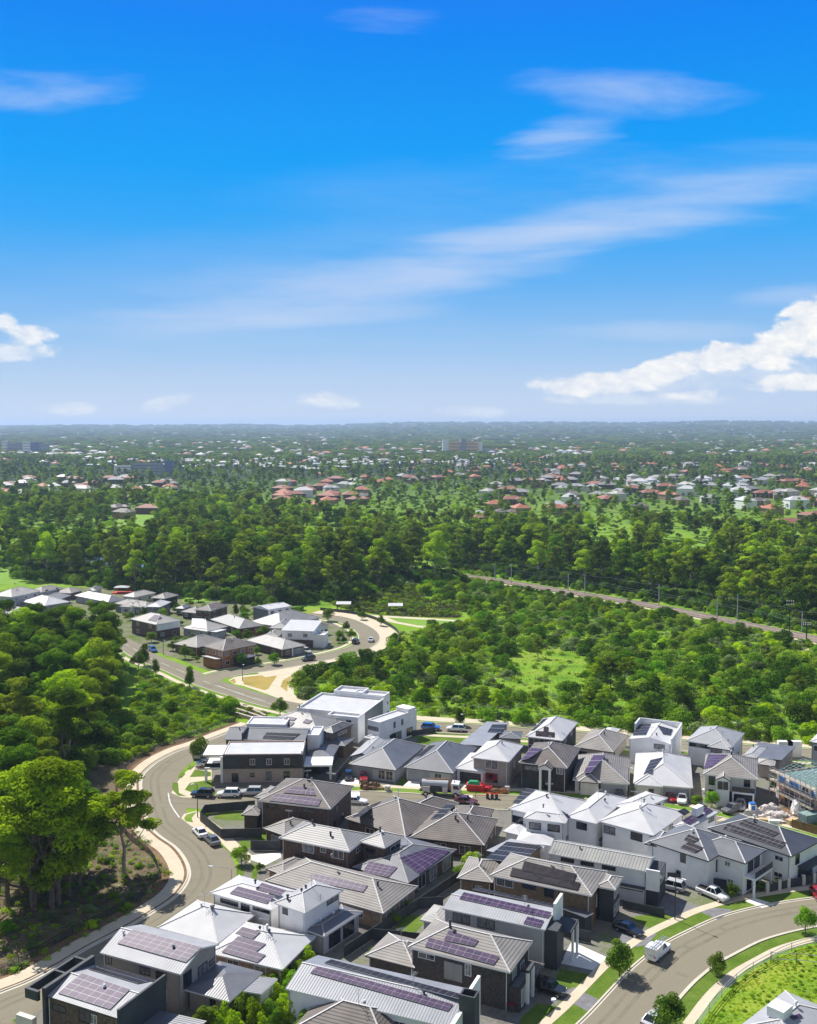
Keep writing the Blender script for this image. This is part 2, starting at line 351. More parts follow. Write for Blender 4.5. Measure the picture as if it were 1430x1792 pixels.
    def solar(s, q, key, pix, cols, rows, m='panel_glass', frame='panel_frame', lift=.14):
        p0, nn = q.planes[key]; C = [hitplane(p, p0, nn)+nn*lift for p in pix]  # corners in order around
        if len(C) == 3: C.append(C[0]+C[2]-C[1])
        a, b, c, d = C
        if (b-a).cross(d-a).dot(nn) < 0: a, b, c, d = a, d, c, b; cols, rows = rows, cols
        bil = lambda i, j: (a*(1-i)+b*i)*(1-j)+(d*(1-i)+c*i)*j
        mb = MB()
        mb.hexa([p-nn*.07 for p in (a, b, c, d)], [a, b, c, d], 1)
        g = .026
        for i in range(cols):
            for j in range(rows):
                q4 = [bil((i+x)/cols, (j+y)/rows) for x, y in ((g, g*1.6), (1-g, g*1.6), (1-g, 1-g*1.6), (g, 1-g*1.6))]
                mb.face([p+nn*.012 for p in q4])
        return s.part('solar_panel', mb, [m, frame])
    def _win(s, p, e, out, w, h, fr, name='window', mull=1, glass='window_glass', bars=0):
        up = Vector((0, 0, 1)); t = .07; mb = MB()
        def bx(c, ww, hh, d0, d1):
            k = [c-e*ww/2-up*hh/2, c+e*ww/2-up*hh/2, c+e*ww/2+up*hh/2, c-e*ww/2+up*hh/2]
            mb.hexa([x+out*d0 for x in k], [x+out*d1 for x in k])
        bx(p+up*(h/2-t/2), w, t, 0, .07); bx(p-up*(h/2-t/2), w, t, 0, .09)
        bx(p-e*(w/2-t/2), t, h-2*t, 0, .07); bx(p+e*(w/2-t/2), t, h-2*t, 0, .07)
        for k in range(mull): bx(p+e*(w*((k+1)/(mull+1)-.5)), t*.8, h-2*t, 0, .06)
        o = s.part(name, mb, fr)
        g = MB(); k = [p-e*(w/2-t)-up*(h/2-t), p+e*(w/2-t)-up*(h/2-t), p+e*(w/2-t)+up*(h/2-t), p-e*(w/2-t)+up*(h/2-t)]
        g.hexa([x+out*.004 for x in k], [x+out*.025 for x in k]); s.part('pane', g, 'glass_blind' if glass == 'window_glass' and random.random() < .28 else glass, o)
        return o
    def side(s, q, k):
        o = q.ov
        if k == 'L': return q.P(o, o, 0), q.U, -q.V, q.lu-2*o
        if k == 'R': return q.P(o, o, 0), q.V, -q.U, q.lv-2*o
        if k == 'F': return q.P(o, q.lv-o, 0), q.U, q.V, q.lu-2*o
        return q.P(q.lu-o, o, 0), q.V, q.U, q.lv-2*o
    def win(s, q, k, pix, w, h, fr='frame_white', **kw):
        s.used.add((id(q), k)); b, e, out, ln = s.side(q, k); p = hitplane(pix, b, out); t = (p-b).dot(e); t = min(max(t, w/2+.15), ln-w/2-.15)
        z = min(max(p.z, q.zb+h/2+.1), q.ze-h/2-.25); return s._win(b+e*t+Vector((0, 0, z)), e, out, w, h, fr, **kw)
    def wins(s, q, k, ts, z, w, h, fr='frame_white', **kw):
        s.used.add((id(q), k)); b, e, out, ln = s.side(q, k)
        for t in ts: s._win(b+e*t*ln+Vector((0, 0, z)), e, out, w, h, fr, **kw)
    def garage(s, q, k, t, w=4.8, h=2.2, m='garage_grey', name='garage_door'):
        s.used.add((id(q), k)); b, e, out, ln = s.side(q, k); p = b+e*t*ln; mb = MB(); up = Vector((0, 0, 1)); n = 5 if name == 'garage_door' else 1
        for i in range(n):
            z0 = .05+i*h/n; z1_ = .05+(i+1)*h/n-.03
            kk = [p-e*w/2+up*z0, p+e*w/2+up*z0, p+e*w/2+up*z1_, p-e*w/2+up*z1_]; mb.hexa([x for x in kk], [x+out*.05 for x in kk])
        return s.part(name, mb, m)
    def box(s, q, name, u0, u1, v0, v1, za, zb, m, parent=None):
        mb = MB(); c = [q.P(u0, v0, za), q.P(u1, v0, za), q.P(u1, v1, za), q.P(u0, v1, za)]; t = [Vector((p.x, p.y, zb)) for p in c]
        if (c[1]-c[0]).cross(c[3]-c[0]).z < 0: c = c[::-1]; t = t[::-1]
        mb.hexa(c, t); return s.part(name, mb, m, parent)
    def post(s, q, u, v, za, zb, w=.3, m='white_render'): return s.box(q, 'post', u-w/2, u+w/2, v-w/2, v+w/2, za, zb, m)
    def vent(s, q, key, pix, m='fascia_dark', h=.6, r=.16, name='vent_pipe'):
        p0, nn = q.planes[key]; p = hitplane(pix, p0, nn); mb = MB(); mb.bar(p-Vector((0, 0, .2)), p+Vector((0, 0, h)), r, 8); mb.bar(p+Vector((0, 0, h)), p+Vector((0, 0, h+.15)), r*1.7, 8, r*.9); return s.part(name, mb, m)
    def balcony(s, q, k, t0, t1, z, depth, glass='window_glass', m='white_render', posts=True, rail=1.0):
        s.used.add((id(q), k)); b, e, out, ln = s.side(q, k); up = Vector((0, 0, 1)); A = b+e*t0*ln; B = b+e*t1*ln
        def hx(p, q_, d0, d1, za, zb):
            mb = MB(); c = [p+out*d0+up*za, q_+out*d0+up*za, q_+out*d1+up*za, p+out*d1+up*za]; t = [Vector((x.x, x.y, zb)) for x in c]
            if (c[1]-c[0]).cross(c[3]-c[0]).z < 0: c = c[::-1]; t = t[::-1]
            mb.hexa(c, t); return mb
        s.part('balcony_slab', hx(A, B, .003, depth, z-.3, z), m)
        r = s.part('balustrade', hx(A, B, depth-.08, depth-.03, z+.1, z+rail), glass)
        s.part('handrail', hx(A, B, depth-.1, depth-.01, z+rail, z+rail+.06), 'frame_dark', r)
        if posts:
            for p in (A+e*.2, B-e*.2): s.part('post', hx(p-e*.15, p+e*.15, depth-.4, depth-.1, 0, z-.3), m)
# ------------------------------------------------------------------ camera, sun, sky
cam = bpy.data.cameras.new('camera'); co = bpy.data.objects.new('camera', cam); COL.objects.link(co)
co.location = CAM0; co.rotation_euler = (math.pi/2-PITCH, 0, 0)
cam.sensor_fit = 'VERTICAL'; cam.sensor_height = 24; cam.lens = 24; cam.clip_start = 1; cam.clip_end = 90000
SC.camera = co
SUN_AZ, SUN_EL = D2R(-40), D2R(50)      # azimuth from +Y, clockwise
sdir = Vector((math.sin(SUN_AZ)*math.cos(SUN_EL), math.cos(SUN_AZ)*math.cos(SUN_EL), math.sin(SUN_EL)))
sl = bpy.data.lights.new('sun', 'SUN'); sl.energy = 5.0; sl.angle = D2R(.55); sl.color = (1, .955, .88)
so = bpy.data.objects.new('sun', sl); COL.objects.link(so); so.rotation_euler = sdir.to_track_quat('Z', 'Y').to_euler(); so.location = (-200, 300, 300)
SC.view_settings.view_transform = 'Standard'; SC.view_settings.look = 'None'; SC.view_settings.exposure = 0.5; SC.view_settings.gamma = 1
wd = bpy.data.worlds.new('World'); SC.world = wd; wd.use_nodes = True
N, L = wd.node_tree.nodes, wd.node_tree.links
bg = N['Background']; bg.inputs['Strength'].default_value = .1
sky = N.new('ShaderNodeTexSky'); sky.sky_type = 'NISHITA'; sky.sun_disc = False; sky.sun_elevation = SUN_EL; sky.sun_rotation = SUN_AZ; sky.altitude = 75; sky.dust_density = .6; sky.ozone_density = 2.5; sky.air_density = 1.0
tc = N.new('ShaderNodeTexCoord'); sp = N.new('ShaderNodeSeparateXYZ'); L.new(tc.outputs['Generated'], sp.inputs[0])
def M(op, a, b=None, c=None, clamp=False):
    n = N.new('ShaderNodeMath'); n.operation = op; n.use_clamp = clamp
    for i, x in enumerate((a, b, c)):
        if x is None: continue
        if isinstance(x, (int, float)): n.inputs[i].default_value = x
        else: L.new(x, n.inputs[i])
    return n.outputs[0]
ymax = M('MAXIMUM', sp.outputs[1], .02)
X = M('DIVIDE', sp.outputs[0], ymax); Y = M('DIVIDE', sp.outputs[2], ymax)     # tangent of bearing and of height
# deep polarised blue aloft, paling to the horizon; unseen zenith made neutral to lift shade fill, part Nishita
rp = N.new('ShaderNodeValToRGB'); e = rp.color_ramp.elements; SKC = 8.0
GR = [(0.0, (4.6, 5.3, 6.3)), (.0125, (4.2, 5.0, 6.2)), (.046, (3.3, 4.5, 6.2)), (.078, (2.2, 3.95, 6.2)), (.132, (.9, 3.15, 6.4)), (.184, (.2, 2.75, 6.6)), (.234, (0, 2.5, 6.7)), (.281, (0, 2.2, 6.6)), (.37, (0, 1.55, 6.4)), (.7, (1.35, 1.75, 2.6))]
e[0].position = 0; e[0].color = (*[v/SKC for v in GR[0][1]], 1); e[1].position = .7; e[1].color = (*[v/SKC for v in GR[-1][1]], 1)
for pos, c in GR[1:-1]:
    k = e.new(pos); k.color = (*[v/SKC for v in c], 1)
L.new(sp.outputs[2], rp.inputs[0])
gs = N.new('ShaderNodeVectorMath'); gs.operation = 'SCALE'; gs.inputs['Scale'].default_value = SKC; L.new(rp.outputs[0], gs.inputs[0])
fz = N.new('ShaderNodeMapRange'); fz.inputs[1].default_value = .35; fz.inputs[2].default_value = .75; fz.inputs[3].default_value = .992; fz.inputs[4].default_value = .65; L.new(sp.outputs[2], fz.inputs[0])
mul = N.new('ShaderNodeMix'); mul.data_type = 'RGBA'; L.new(fz.outputs[0], mul.inputs[0]); L.new(sky.outputs[0], mul.inputs[6]); L.new(gs.outputs[0], mul.inputs[7])
cb = N.new('ShaderNodeCombineXYZ'); L.new(X, cb.inputs[0]); L.new(Y, cb.inputs[1])
def noise(sx, sy, rot, detail, rough, seed):
    mp = N.new('ShaderNodeMapping'); mp.inputs['Rotation'].default_value = (0, 0, D2R(rot)); mp.inputs['Scale'].default_value = (sx, sy, 1); mp.inputs['Location'].default_value = (seed, seed*.7, seed)
    L.new(cb.outputs[0], mp.inputs['Vector']); n = N.new('ShaderNodeTexNoise'); n.inputs['Scale'].default_value = 1; n.inputs['Detail'].default_value = detail; n.inputs['Roughness'].default_value = rough; n.inputs['Distortion'].default_value = .3
    L.new(mp.outputs[0], n.inputs['Vector']); return n.outputs['Fac']
puff = noise(26, 52, 0, 9, .55, 3.1); puff2 = noise(70, 120, 0, 6, .55, 7.7); streak = noise(3.2, 22, -14, 8, .58, 1.3); streak2 = noise(4.5, 26, 8, 8, .6, 5.3)
def patch(px, py, rx, ry, rot, op, nz, k, lo=.15, hi=.7):
    """a cloud at a bearing and height in the sky; radii in the same tangent units"""
    den = F*CP+(896-py)*SP; cx, cy = (px-715)/den, (-F*SP+(896-py)*CP)/den
    dx = M('SUBTRACT', X, cx); dy = M('SUBTRACT', Y, cy); c, s = math.cos(D2R(rot)), math.sin(D2R(rot))
    a = M('ADD', M('MULTIPLY', dx, c*F/rx), M('MULTIPLY', dy, s*F/rx)); b = M('ADD', M('MULTIPLY', dx, -s*F/ry), M('MULTIPLY', dy, c*F/ry))
    r2 = M('SUBTRACT', 1.0, M('ADD', M('MULTIPLY', a, a), M('MULTIPLY', b, b)))
    v = M('ADD', r2, M('MULTIPLY', M('SUBTRACT', nz, .5), k))
    mr = N.new('ShaderNodeMapRange'); mr.interpolation_type = 'SMOOTHSTEP'; mr.inputs[1].default_value = lo; mr.inputs[2].default_value = hi; L.new(v, mr.inputs[0])
    return M('MULTIPLY', mr.outputs[0], op)
cir = [patch(690, 34, 150, 34, 0, .4, streak2, 2.6, .4, 1.7), patch(80, 156, 200, 56, 0, .6, streak2, 2.4, .2, 1.5), patch(1110, 155, 260, 60, -3, .5, streak2, 2.6, .35, 1.7), patch(975, 246, 150, 52, 8, .55, streak2, 2.8, .4, 1.7),
       patch(1130, 375, 560, 62, 12, .6, streak, 2.2, .2, 1.5), patch(760, 470, 380, 62, 9, .68, streak, 2.0, .15, 1.4), patch(600, 500, 420, 60, 0, .4, streak2, 2.2, .2, 1.5), patch(330, 562, 340, 40, 3, .62, streak, 2.0, .15, 1.4), patch(560, 556, 330, 22, 3, .5, streak, 1.8, .1, 1.3), patch(1290, 320, 460, 110, 12, .38, streak, 2.4, .2, 1.8),
       patch(620, 420, 900, 150, 8, .22, streak, 2.6, .2, 2.0), patch(1150, 580, 260, 26, 0, .42, streak2, 2.0, .2, 1.4), patch(1400, 516, 160, 26, 4, .55, streak2, 2.0, .2, 1.4), patch(560, 600, 800, 70, 0, .25, streak2, 2.4, .2, 1.8)]
acc = cir[0]
for c_ in cir[1:]: acc = M('SUBTRACT', 1.0, M('MULTIPLY', M('SUBTRACT', 1.0, acc), M('SUBTRACT', 1.0, c_)))
cum = [patch(45, 588, 66, 30, 0, .9, puff, 2.8, .4, 1.0), patch(20, 612, 105, 28, 0, .6, puff, 2.4, .3, 1.1), patch(2, 566, 44, 28, 0, .8, puff, 2.6, .4, 1.0), patch(575, 700, 74, 20, -3, .85, puff, 2.0, .25, .9), patch(122, 712, 64, 18, 0, .6, puff, 2.0, .25, 1.0), patch(290, 708, 58, 18, 14, .4, puff, 2.0, .25, 1.), patch(825, 720, 80, 16, 0, .5, puff, 2.0, .2, 1.0),
       patch(1240, 632, 200, 36, 11, 1, puff, 2.6, .25, .75), patch(1420, 562, 85, 50, 25, 1, puff, 2.4, .15, .65), patch(1385, 604, 135, 42, 10, 1, puff, 2.4, .2, .7), patch(1035, 672, 128, 27, 0, .98, puff, 1.9, .22, .7), patch(1385, 671, 110, 20, 3, .98, puff, 2.2, .25, .8), patch(1215, 690, 60, 12, 5, .75, puff, 2.6, .3, .9), patch(1260, 660, 260, 26, 4, .35, puff, 2.0, .1, 1.1), patch(1130, 699, 240, 12, 0, .55, puff, 1.8, .1, 1.1)]
acu = cum[0]
for c_ in cum[1:]: acu = M('SUBTRACT', 1.0, M('MULTIPLY', M('SUBTRACT', 1.0, acu), M('SUBTRACT', 1.0, c_)))
front = M('GREATER_THAN', sp.outputs[1], .03)
mx1 = N.new('ShaderNodeMix'); mx1.data_type = 'RGBA'; L.new(M('MULTIPLY', acc, front), mx1.inputs[0]); L.new(mul.outputs[2], mx1.inputs[6]); mx1.inputs[7].default_value = (4.1, 4.9, 6.5, 1)
# cumulus: sunlit white with soft grey-blue folds
cc = N.new('ShaderNodeMix'); cc.data_type = 'RGBA'; mrp = N.new('ShaderNodeMapRange'); mrp.inputs[1].default_value = .36; mrp.inputs[2].default_value = .6
L.new(M('MULTIPLY_ADD', puff2, .5, M('MULTIPLY', puff, .5)), mrp.inputs[0]); L.new(mrp.outputs[0], cc.inputs[0]); cc.inputs[6].default_value = (4.9, 5.4, 6.2, 1); cc.inputs[7].default_value = (7.2, 7.1, 6.9, 1)
mx2 = N.new('ShaderNodeMix'); mx2.data_type = 'RGBA'; L.new(M('MULTIPLY', acu, front), mx2.inputs[0]); L.new(mx1.outputs[2], mx2.inputs[6]); L.new(cc.outputs[2], mx2.inputs[7])
# unseen bright cloud added behind and overhead to lift the fill on shaded walls
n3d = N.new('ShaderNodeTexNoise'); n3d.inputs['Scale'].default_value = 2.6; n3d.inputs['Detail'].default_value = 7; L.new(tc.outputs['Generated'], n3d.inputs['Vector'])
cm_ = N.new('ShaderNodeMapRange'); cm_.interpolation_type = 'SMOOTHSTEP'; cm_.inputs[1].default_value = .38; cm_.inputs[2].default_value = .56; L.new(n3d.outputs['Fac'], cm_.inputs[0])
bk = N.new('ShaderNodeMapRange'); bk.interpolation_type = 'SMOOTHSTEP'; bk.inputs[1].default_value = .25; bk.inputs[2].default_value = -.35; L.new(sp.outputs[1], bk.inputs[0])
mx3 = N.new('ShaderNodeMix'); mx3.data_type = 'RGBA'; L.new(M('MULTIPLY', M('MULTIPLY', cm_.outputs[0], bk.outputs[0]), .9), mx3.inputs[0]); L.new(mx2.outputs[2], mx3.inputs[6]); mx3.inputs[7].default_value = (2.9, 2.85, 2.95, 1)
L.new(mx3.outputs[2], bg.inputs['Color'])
# ------------------------------------------------------------------ terrain: one sheet to the horizon
def ground_material(name, stops, scale=.06, fine=1.6, rough=.95, bump=.6):
    m = bpy.data.materials.new(name); MATS[name] = m; NN, LL = nodes(m); b = NN['Principled BSDF']; b.inputs['Roughness'].default_value = rough; b.inputs['Specular IOR Level'].default_value = .1
    t = NN.new('ShaderNodeTexCoord'); n1 = NN.new('ShaderNodeTexNoise'); n1.inputs['Scale'].default_value = scale; n1.inputs['Detail'].default_value = 8; n1.inputs['Roughness'].default_value = .62
    n2 = NN.new('ShaderNodeTexNoise'); n2.inputs['Scale'].default_value = fine; n2.inputs['Detail'].default_value = 6; n2.inputs['Roughness'].default_value = .7
    LL.new(t.outputs['Object'], n1.inputs['Vector']); LL.new(t.outputs['Object'], n2.inputs['Vector'])
    mm = NN.new('ShaderNodeMath'); mm.operation = 'MULTIPLY_ADD'; mm.inputs[1].default_value = .45; LL.new(n2.outputs['Fac'], mm.inputs[0]); m3 = NN.new('ShaderNodeMath'); m3.operation = 'MULTIPLY'; m3.inputs[1].default_value = .55
    LL.new(n1.outputs['Fac'], m3.inputs[0]); LL.new(m3.outputs[0], mm.inputs[2])
    r = NN.new('ShaderNodeValToRGB'); el = r.color_ramp.elements
    while len(el) > 1: el.remove(el[0])
    el[0].position = stops[0][0]; el[0].color = (*stops[0][1], 1)
    for p_, c_ in stops[1:]: k_ = el.new(p_); k_.color = (*c_, 1)
    LL.new(mm.outputs[0], r.inputs[0]); LL.new(r.outputs[0], b.inputs['Base Color'])
    if bump:
        bp = NN.new('ShaderNodeBump'); bp.inputs['Strength'].default_value = bump; bp.inputs['Distance'].default_value = .4; LL.new(n2.outputs['Fac'], bp.inputs['Height']); LL.new(bp.outputs[0], b.inputs['Normal'])
    return m
ground_material('m_scrub_ground', [(.3, (.025, .05, .012)), (.42, (.09, .19, .014)), (.50, (.17, .31, .02)), (.58, (.22, .30, .035)), (.66, (.24, .22, .07)), (.75, (.26, .2, .10))])
ground_material('m_meadow', [(.3, (.07, .14, .012)), (.44, (.15, .26, .02)), (.53, (.24, .33, .03)), (.62, (.32, .32, .06)), (.72, (.27, .2, .09))], .16, 2.2)
ground_material('m_lawn', [(.3, (.045, .085, .012)), (.45, (.085, .15, .016)), (.58, (.13, .19, .03)), (.72, (.2, .2, .07))], .3, 3.0, bump=.3)
ground_material('m_verge', [(.3, (.07, .15, .02)), (.5, (.14, .25, .03)), (.68, (.24, .24, .07)), (.8, (.3, .25, .12))], .3, 3.0, bump=.3)
ground_material('m_dry_grass', [(.3, (.20, .17, .04)), (.5, (.34, .26, .07)), (.7, (.42, .3, .1))], .2, 2.0, bump=.3)
ground_material('m_litter', [(.32, (.03, .025, .018)), (.43, (.10, .075, .05)), (.5, (.2, .15, .1)), (.56, (.13, .13, .04)), (.63, (.38, .33, .27)), (.72, (.5, .45, .4))], .35, 2.8, bump=.8)
ground_material('m_yard', [(.35, (.09, .085, .08)), (.5, (.2, .19, .17)), (.6, (.13, .16, .06)), (.7, (.24, .21, .17))], .12, 1.2, bump=.2)
ground_material('m_asphalt', [(.3, (.15, .135, .10)), (.42, (.20, .18, .132)), (.5, (.225, .203, .15)), (.6, (.21, .188, .136)), (.72, (.27, .245, .185))], .10, 2.5, .9, .15)
ground_material('m_path', [(.3, (.44, .38, .28)), (.5, (.54, .47, .35)), (.7, (.60, .53, .41))], .4, 3.0, bump=.1)
ground_material('m_kerb', [(.3, (.46, .42, .34)), (.6, (.56, .52, .43))], .4, 3.0, bump=.1)
ground_material('m_soil', [(.3, (.10, .06, .035)), (.5, (.2, .125, .075)), (.7, (.29, .2, .13))], .4, 2.0)
ground_material('m_reed', [(.3, (.035, .05, .012)), (.48, (.09, .10, .025)), (.6, (.15, .13, .045)), (.72, (.10, .15, .03))], .12, 1.6, bump=.9)
ground_material('m_ballast', [(.3, (.16, .125, .105)), (.5, (.28, .225, .19)), (.7, (.40, .34, .29))], .5, 3.0)
ground_material('m_green', [(.3, (.12, .24, .03)), (.6, (.2, .33, .05))], .05, 1.0, bump=.1)
ground_material('m_garden', [(.3, (.05, .08, .02)), (.45, (.10, .15, .03)), (.55, (.19, .17, .13)), (.64, (.24, .22, .18)), (.75, (.14, .17, .06))], .16, 1.4, bump=.3)
ground_material('m_rock', [(.3, (.2, .17, .14)), (.6, (.4, .34, .28))])
m = mat('m_water', (.10, .16, .17), .08, .1, .05, spec=.8)
# far ground: woodland greens, with hills rising at the horizon
def hill(x, y):
    r = math.hypot(x, y)
    if r < 4000: return 0.0
    th = math.atan2(x, y); k = min(1, (r-4000)/9000)
    h = 62+46*max(0, min(1, (th+.1)/.5))+10*math.sin(9*th+1)+7*math.sin(23*th+.6)+5*math.sin(41*th+2)
    return k*k*(3-2*k)*h*(1+.05*math.sin(r/900))-8*math.sin(k*math.pi)
rs = [0, 40, 90, 150, 220, 300, 400, 520, 680, 900, 1200, 1600, 2100, 2800, 3600, 4500, 5500, 6600, 7800, 9000, 10400, 12000, 13500, 15500, 18000, 22000]
mb = MB(); NT = 360; vi = {}
me = bpy.data.meshes.new('ground'); V_ = [(0, 0, 0)]; F_ = []
for i, r in enumerate(rs[1:]):
    for j in range(NT):
        t = 2*math.pi*j/NT; x, y = r*math.sin(t), r*math.cos(t); V_.append((x, y, hill(x, y)))
for j in range(NT):
    F_.append((0, 1+(j+1) % NT, 1+j))
for i in range(len(rs)-2):
    a = 1+i*NT; b = a+NT
    for j in range(NT): F_.append((a+j, a+(j+1) % NT, b+(j+1) % NT, b+j))
me.from_pydata(V_, [], F_); me.materials.append(MATS['m_scrub_ground']); me.polygons.foreach_set('use_smooth', [True]*len(F_))
go = bpy.data.objects.new('ground', me); COL.objects.link(go); tag(go, kind='structure')
if me.polygons[0].normal.z < 0: me.flip_normals()
# darker country beyond two kilometres
gm = MATS['m_scrub_ground']; NN, LL = gm.node_tree.nodes, gm.node_tree.links; b = NN['Principled BSDF']; src = b.inputs['Base Color'].links[0].from_socket
t = NN.new('ShaderNodeTexCoord'); ln = NN.new('ShaderNodeVectorMath'); ln.operation = 'LENGTH'; LL.new(t.outputs['Object'], ln.inputs[0]); mr = NN.new('ShaderNodeMapRange'); mr.inputs[1].default_value = 700; mr.inputs[2].default_value = 1500; LL.new(ln.outputs['Value'], mr.inputs[0])
n3 = NN.new('ShaderNodeTexNoise'); n3.inputs['Scale'].default_value = .006; n3.inputs['Detail'].default_value = 10; n3.inputs['Roughness'].default_value = .7; LL.new(t.outputs['Object'], n3.inputs['Vector'])
r3 = NN.new('ShaderNodeValToRGB'); el = r3.color_ramp.elements; el[0].position = .35; el[0].color = (.015, .032, .012, 1); el[1].position = .7; el[1].color = (.10, .125, .06, 1); k = el.new(.53); k.color = (.035, .058, .02, 1); LL.new(n3.outputs['Fac'], r3.inputs[0])
mx = NN.new('ShaderNodeMix'); mx.data_type = 'RGBA'; LL.new(mr.outputs[0], mx.inputs[0]); LL.new(src, mx.inputs[6]); LL.new(r3.outputs[0], mx.inputs[7]); LL.new(mx.outputs[2], b.inputs['Base Color'])
# ------------------------------------------------------------------ roads
def pl(pix, n=8): return smooth_line([G(p) for p in pix], n)
edge1 = pl([z1(-420, 1010), z1(-150, 900), z1(0, 830), z1(150, 770), z1(300, 690), z1(450, 600), z1(640, 500), z1(760, 430), z1(880, 350), z1(940, 280), z1(957, 220), z1(936, 155), (310, 1482), (283, 1463), (264, 1444), (256, 1419), (250, 1388), (250, 1363), (261, 1347), (283, 1330), (315, 1314), (346, 1304), (392, 1286), (440, 1268)])
RW = 7.4
ribbon('road', edge1, 0, -RW, .016, 'm_asphalt')
ribbon('gutter', edge1, .0, .45, .020, 'm_kerb'); ribbon('kerb', edge1, .45, .68, 0, 'm_kerb', h=.13)
ribbon('verge', edge1, .68, 1.15, .012, 'm_soil'); ribbon('footpath', edge1, 1.15, 3.5, .03, 'm_path', h=.02); ribbon('soil_strip', edge1, 3.5, 5.2, .012, 'm_soil')
fence1 = offs(edge1, 5.3)
r2 = pl([(120, 1086), (180, 1108), (225, 1130), (256, 1149), (310, 1171), (362, 1194), (420, 1213), (470, 1228), (520, 1239), (580, 1251), (650, 1263), (735, 1272), (850, 1278), (940, 1285), (1060, 1294), (1190, 1305), (1285, 1312), (1430, 1322), (1600, 1334)])
ribbon('road', r2, 4.0, -4.0, .012, 'm_asphalt'); ribbon('kerb', r2, -4.0, -4.3, 0, 'm_kerb', h=.13); ribbon('verge', r2, -4.3, -5.6, .012, 'm_verge'); ribbon('footpath', r2, -5.6, -7.2, .03, 'm_path', h=.02); ribbon('verge', r2, -7.2, -9, .008, 'm_verge')
i0 = min(range(len(r2)), key=lambda i: (r2[i]-G((530, 1241))).length)
r2b = r2[i0:]
ribbon('kerb', r2b, 4.0, 4.3, 0, 'm_kerb', h=.13); ribbon('verge', r2b, 4.3, 5.4, .012, 'm_verge'); ribbon('footpath', r2b, 5.4, 9.2, .03, 'm_path', h=.02); ribbon('verge', r2b, 9.2, 13, .006, 'm_verge')
r3 = pl([y4(455, 500), y4(500, 474), y4(600, 450), y4(750, 428), y4(900, 403), y4(1000, 383), y4(1120, 358), y4(1225, 325), y4(1275, 285), y4(1262, 245), y4(1200, 207), y4(1130, 182), y4(1040, 168), y4(960, 160)], 10)
ribbon('road', r3, 3.6, -3.6, .020, 'm_asphalt'); ribbon('kerb', r3[10:], 3.6, 3.9, 0, 'm_kerb', h=.13); ribbon('footpath', r3[12:], 5.2, 6.6, .028, 'm_path', h=.02); ribbon('verge', r3[10:], 3.9, 5.2, .024, 'm_verge')
ribbon('kerb', r3[14:], -3.6, -3.95, 0, 'm_kerb', h=.13); ribbon('footpath', r3[26:], -3.95, -10.5, .026, 'm_path', h=.02)
sheet('verge', [y4(572, 488), y4(598, 472), y4(645, 464), y4(835, 448), y4(905, 432), y4(890, 470), y4(900, 560), y4(1000, 600), y4(930, 604), y4(850, 588), y4(740, 548), y4(640, 514), y4(600, 507)], .024, 'm_path')
sheet('dry_grass', [y4(642, 473), y4(822, 454), y4(772, 530), y4(752, 538), y4(648, 508)], .032, 'm_dry_grass'); sheet('dry_grass', [y4(893, 460), y4(868, 510), y4(866, 545), y4(832, 520), y4(845, 488)], .032, 'm_dry_grass'); sheet('dry_grass', [y4(578, 489), y4(600, 479), y4(612, 498), y4(600, 504)], .032, 'm_dry_grass')
r4 = pl([(288, 1400), (330, 1402), (400, 1404), (500, 1403), (620, 1397), (760, 1403), (900, 1405), (1060, 1414), (1250, 1442), (1430, 1487), (1560, 1530)])
ribbon('road', r4, 3.8, -3.8, .024, 'm_asphalt'); ribbon('kerb', r4[16:], 3.8, 4.1, 0, 'm_kerb', h=.13); ribbon('verge', r4[16:], 4.1, 6.5, .03, 'm_verge'); ribbon('kerb', r4[16:], -3.8, -4.1, 0, 'm_kerb', h=.13); ribbon('footpath', r4[16:], 6.5, 8, .034, 'm_path', h=.01)
edge5 = pl([z4(-60, 1580), z4(100, 1430), z4(230, 1290), z4(330, 1182), z4(430, 1092), z4(560, 1000), z4(700, 928), z4(850, 860), z4(1010, 812), z4(1180, 776), z4(1380, 746), z4(1560, 728)])
ribbon('road', edge5, 0, -7.6, .012, 'm_asphalt'); ribbon('gutter', edge5, 0, .3, .018, 'm_kerb'); ribbon('kerb', edge5, .3, .55, 0, 'm_kerb', h=.13)
ribbon('verge', edge5, .55, 2.9, .016, 'm_lawn'); ribbon('footpath', edge5, 2.9, 4.3, .03, 'm_path', h=.02); ribbon('front_yard', edge5, 4.3, 7.5, .012, 'm_yard')
ribbon('gutter', edge5, -7.6, -7.9, .018, 'm_kerb'); ribbon('kerb', edge5, -7.9, -8.15, 0, 'm_kerb', h=.13); ribbon('verge', edge5, -8.15, -10.2, .014, 'm_lawn'); ribbon('footpath', edge5, -10.2, -11.5, .03, 'm_path', h=.02)
ground_material('m_asphalt_old', [(.3, (.13, .115, .085)), (.5, (.19, .17, .12)), (.7, (.23, .2, .15))], .3, 2.5, .9, .15); ground_material('m_asphalt_new', [(.3, (.15, .135, .1)), (.5, (.19, .171, .126)), (.7, (.22, .2, .147))], .4, 2.5, .9, .15)
rp_ = random.Random(5)
for ln_, w0, z_ in ((edge1, RW, .020), (edge5, 7.6, .016), (r4, 3.8, .028), (r2, 4, .016)):
    for a_, b_ in (((-1.5, -2.0), (-2.9, -3.5)) if w0 > 5 else ((-1.2, -1.7), (.9, 1.4))): ribbon('road_wear', ln_, a_, b_, z_, 'm_asphalt_new')
    for _ in range(7):
        i_ = rp_.randrange(4, len(ln_)-5); o_ = -rp_.uniform(.6, w0-2.4) if w0 > 5 else rp_.uniform(-3, 1.5); ribbon('road_patch', ln_[i_:i_+rp_.choice((2, 2, 3))], o_, o_-rp_.uniform(.8, 1.8), z_+.005, 'm_asphalt_old')
mb = MB()   # painted lines
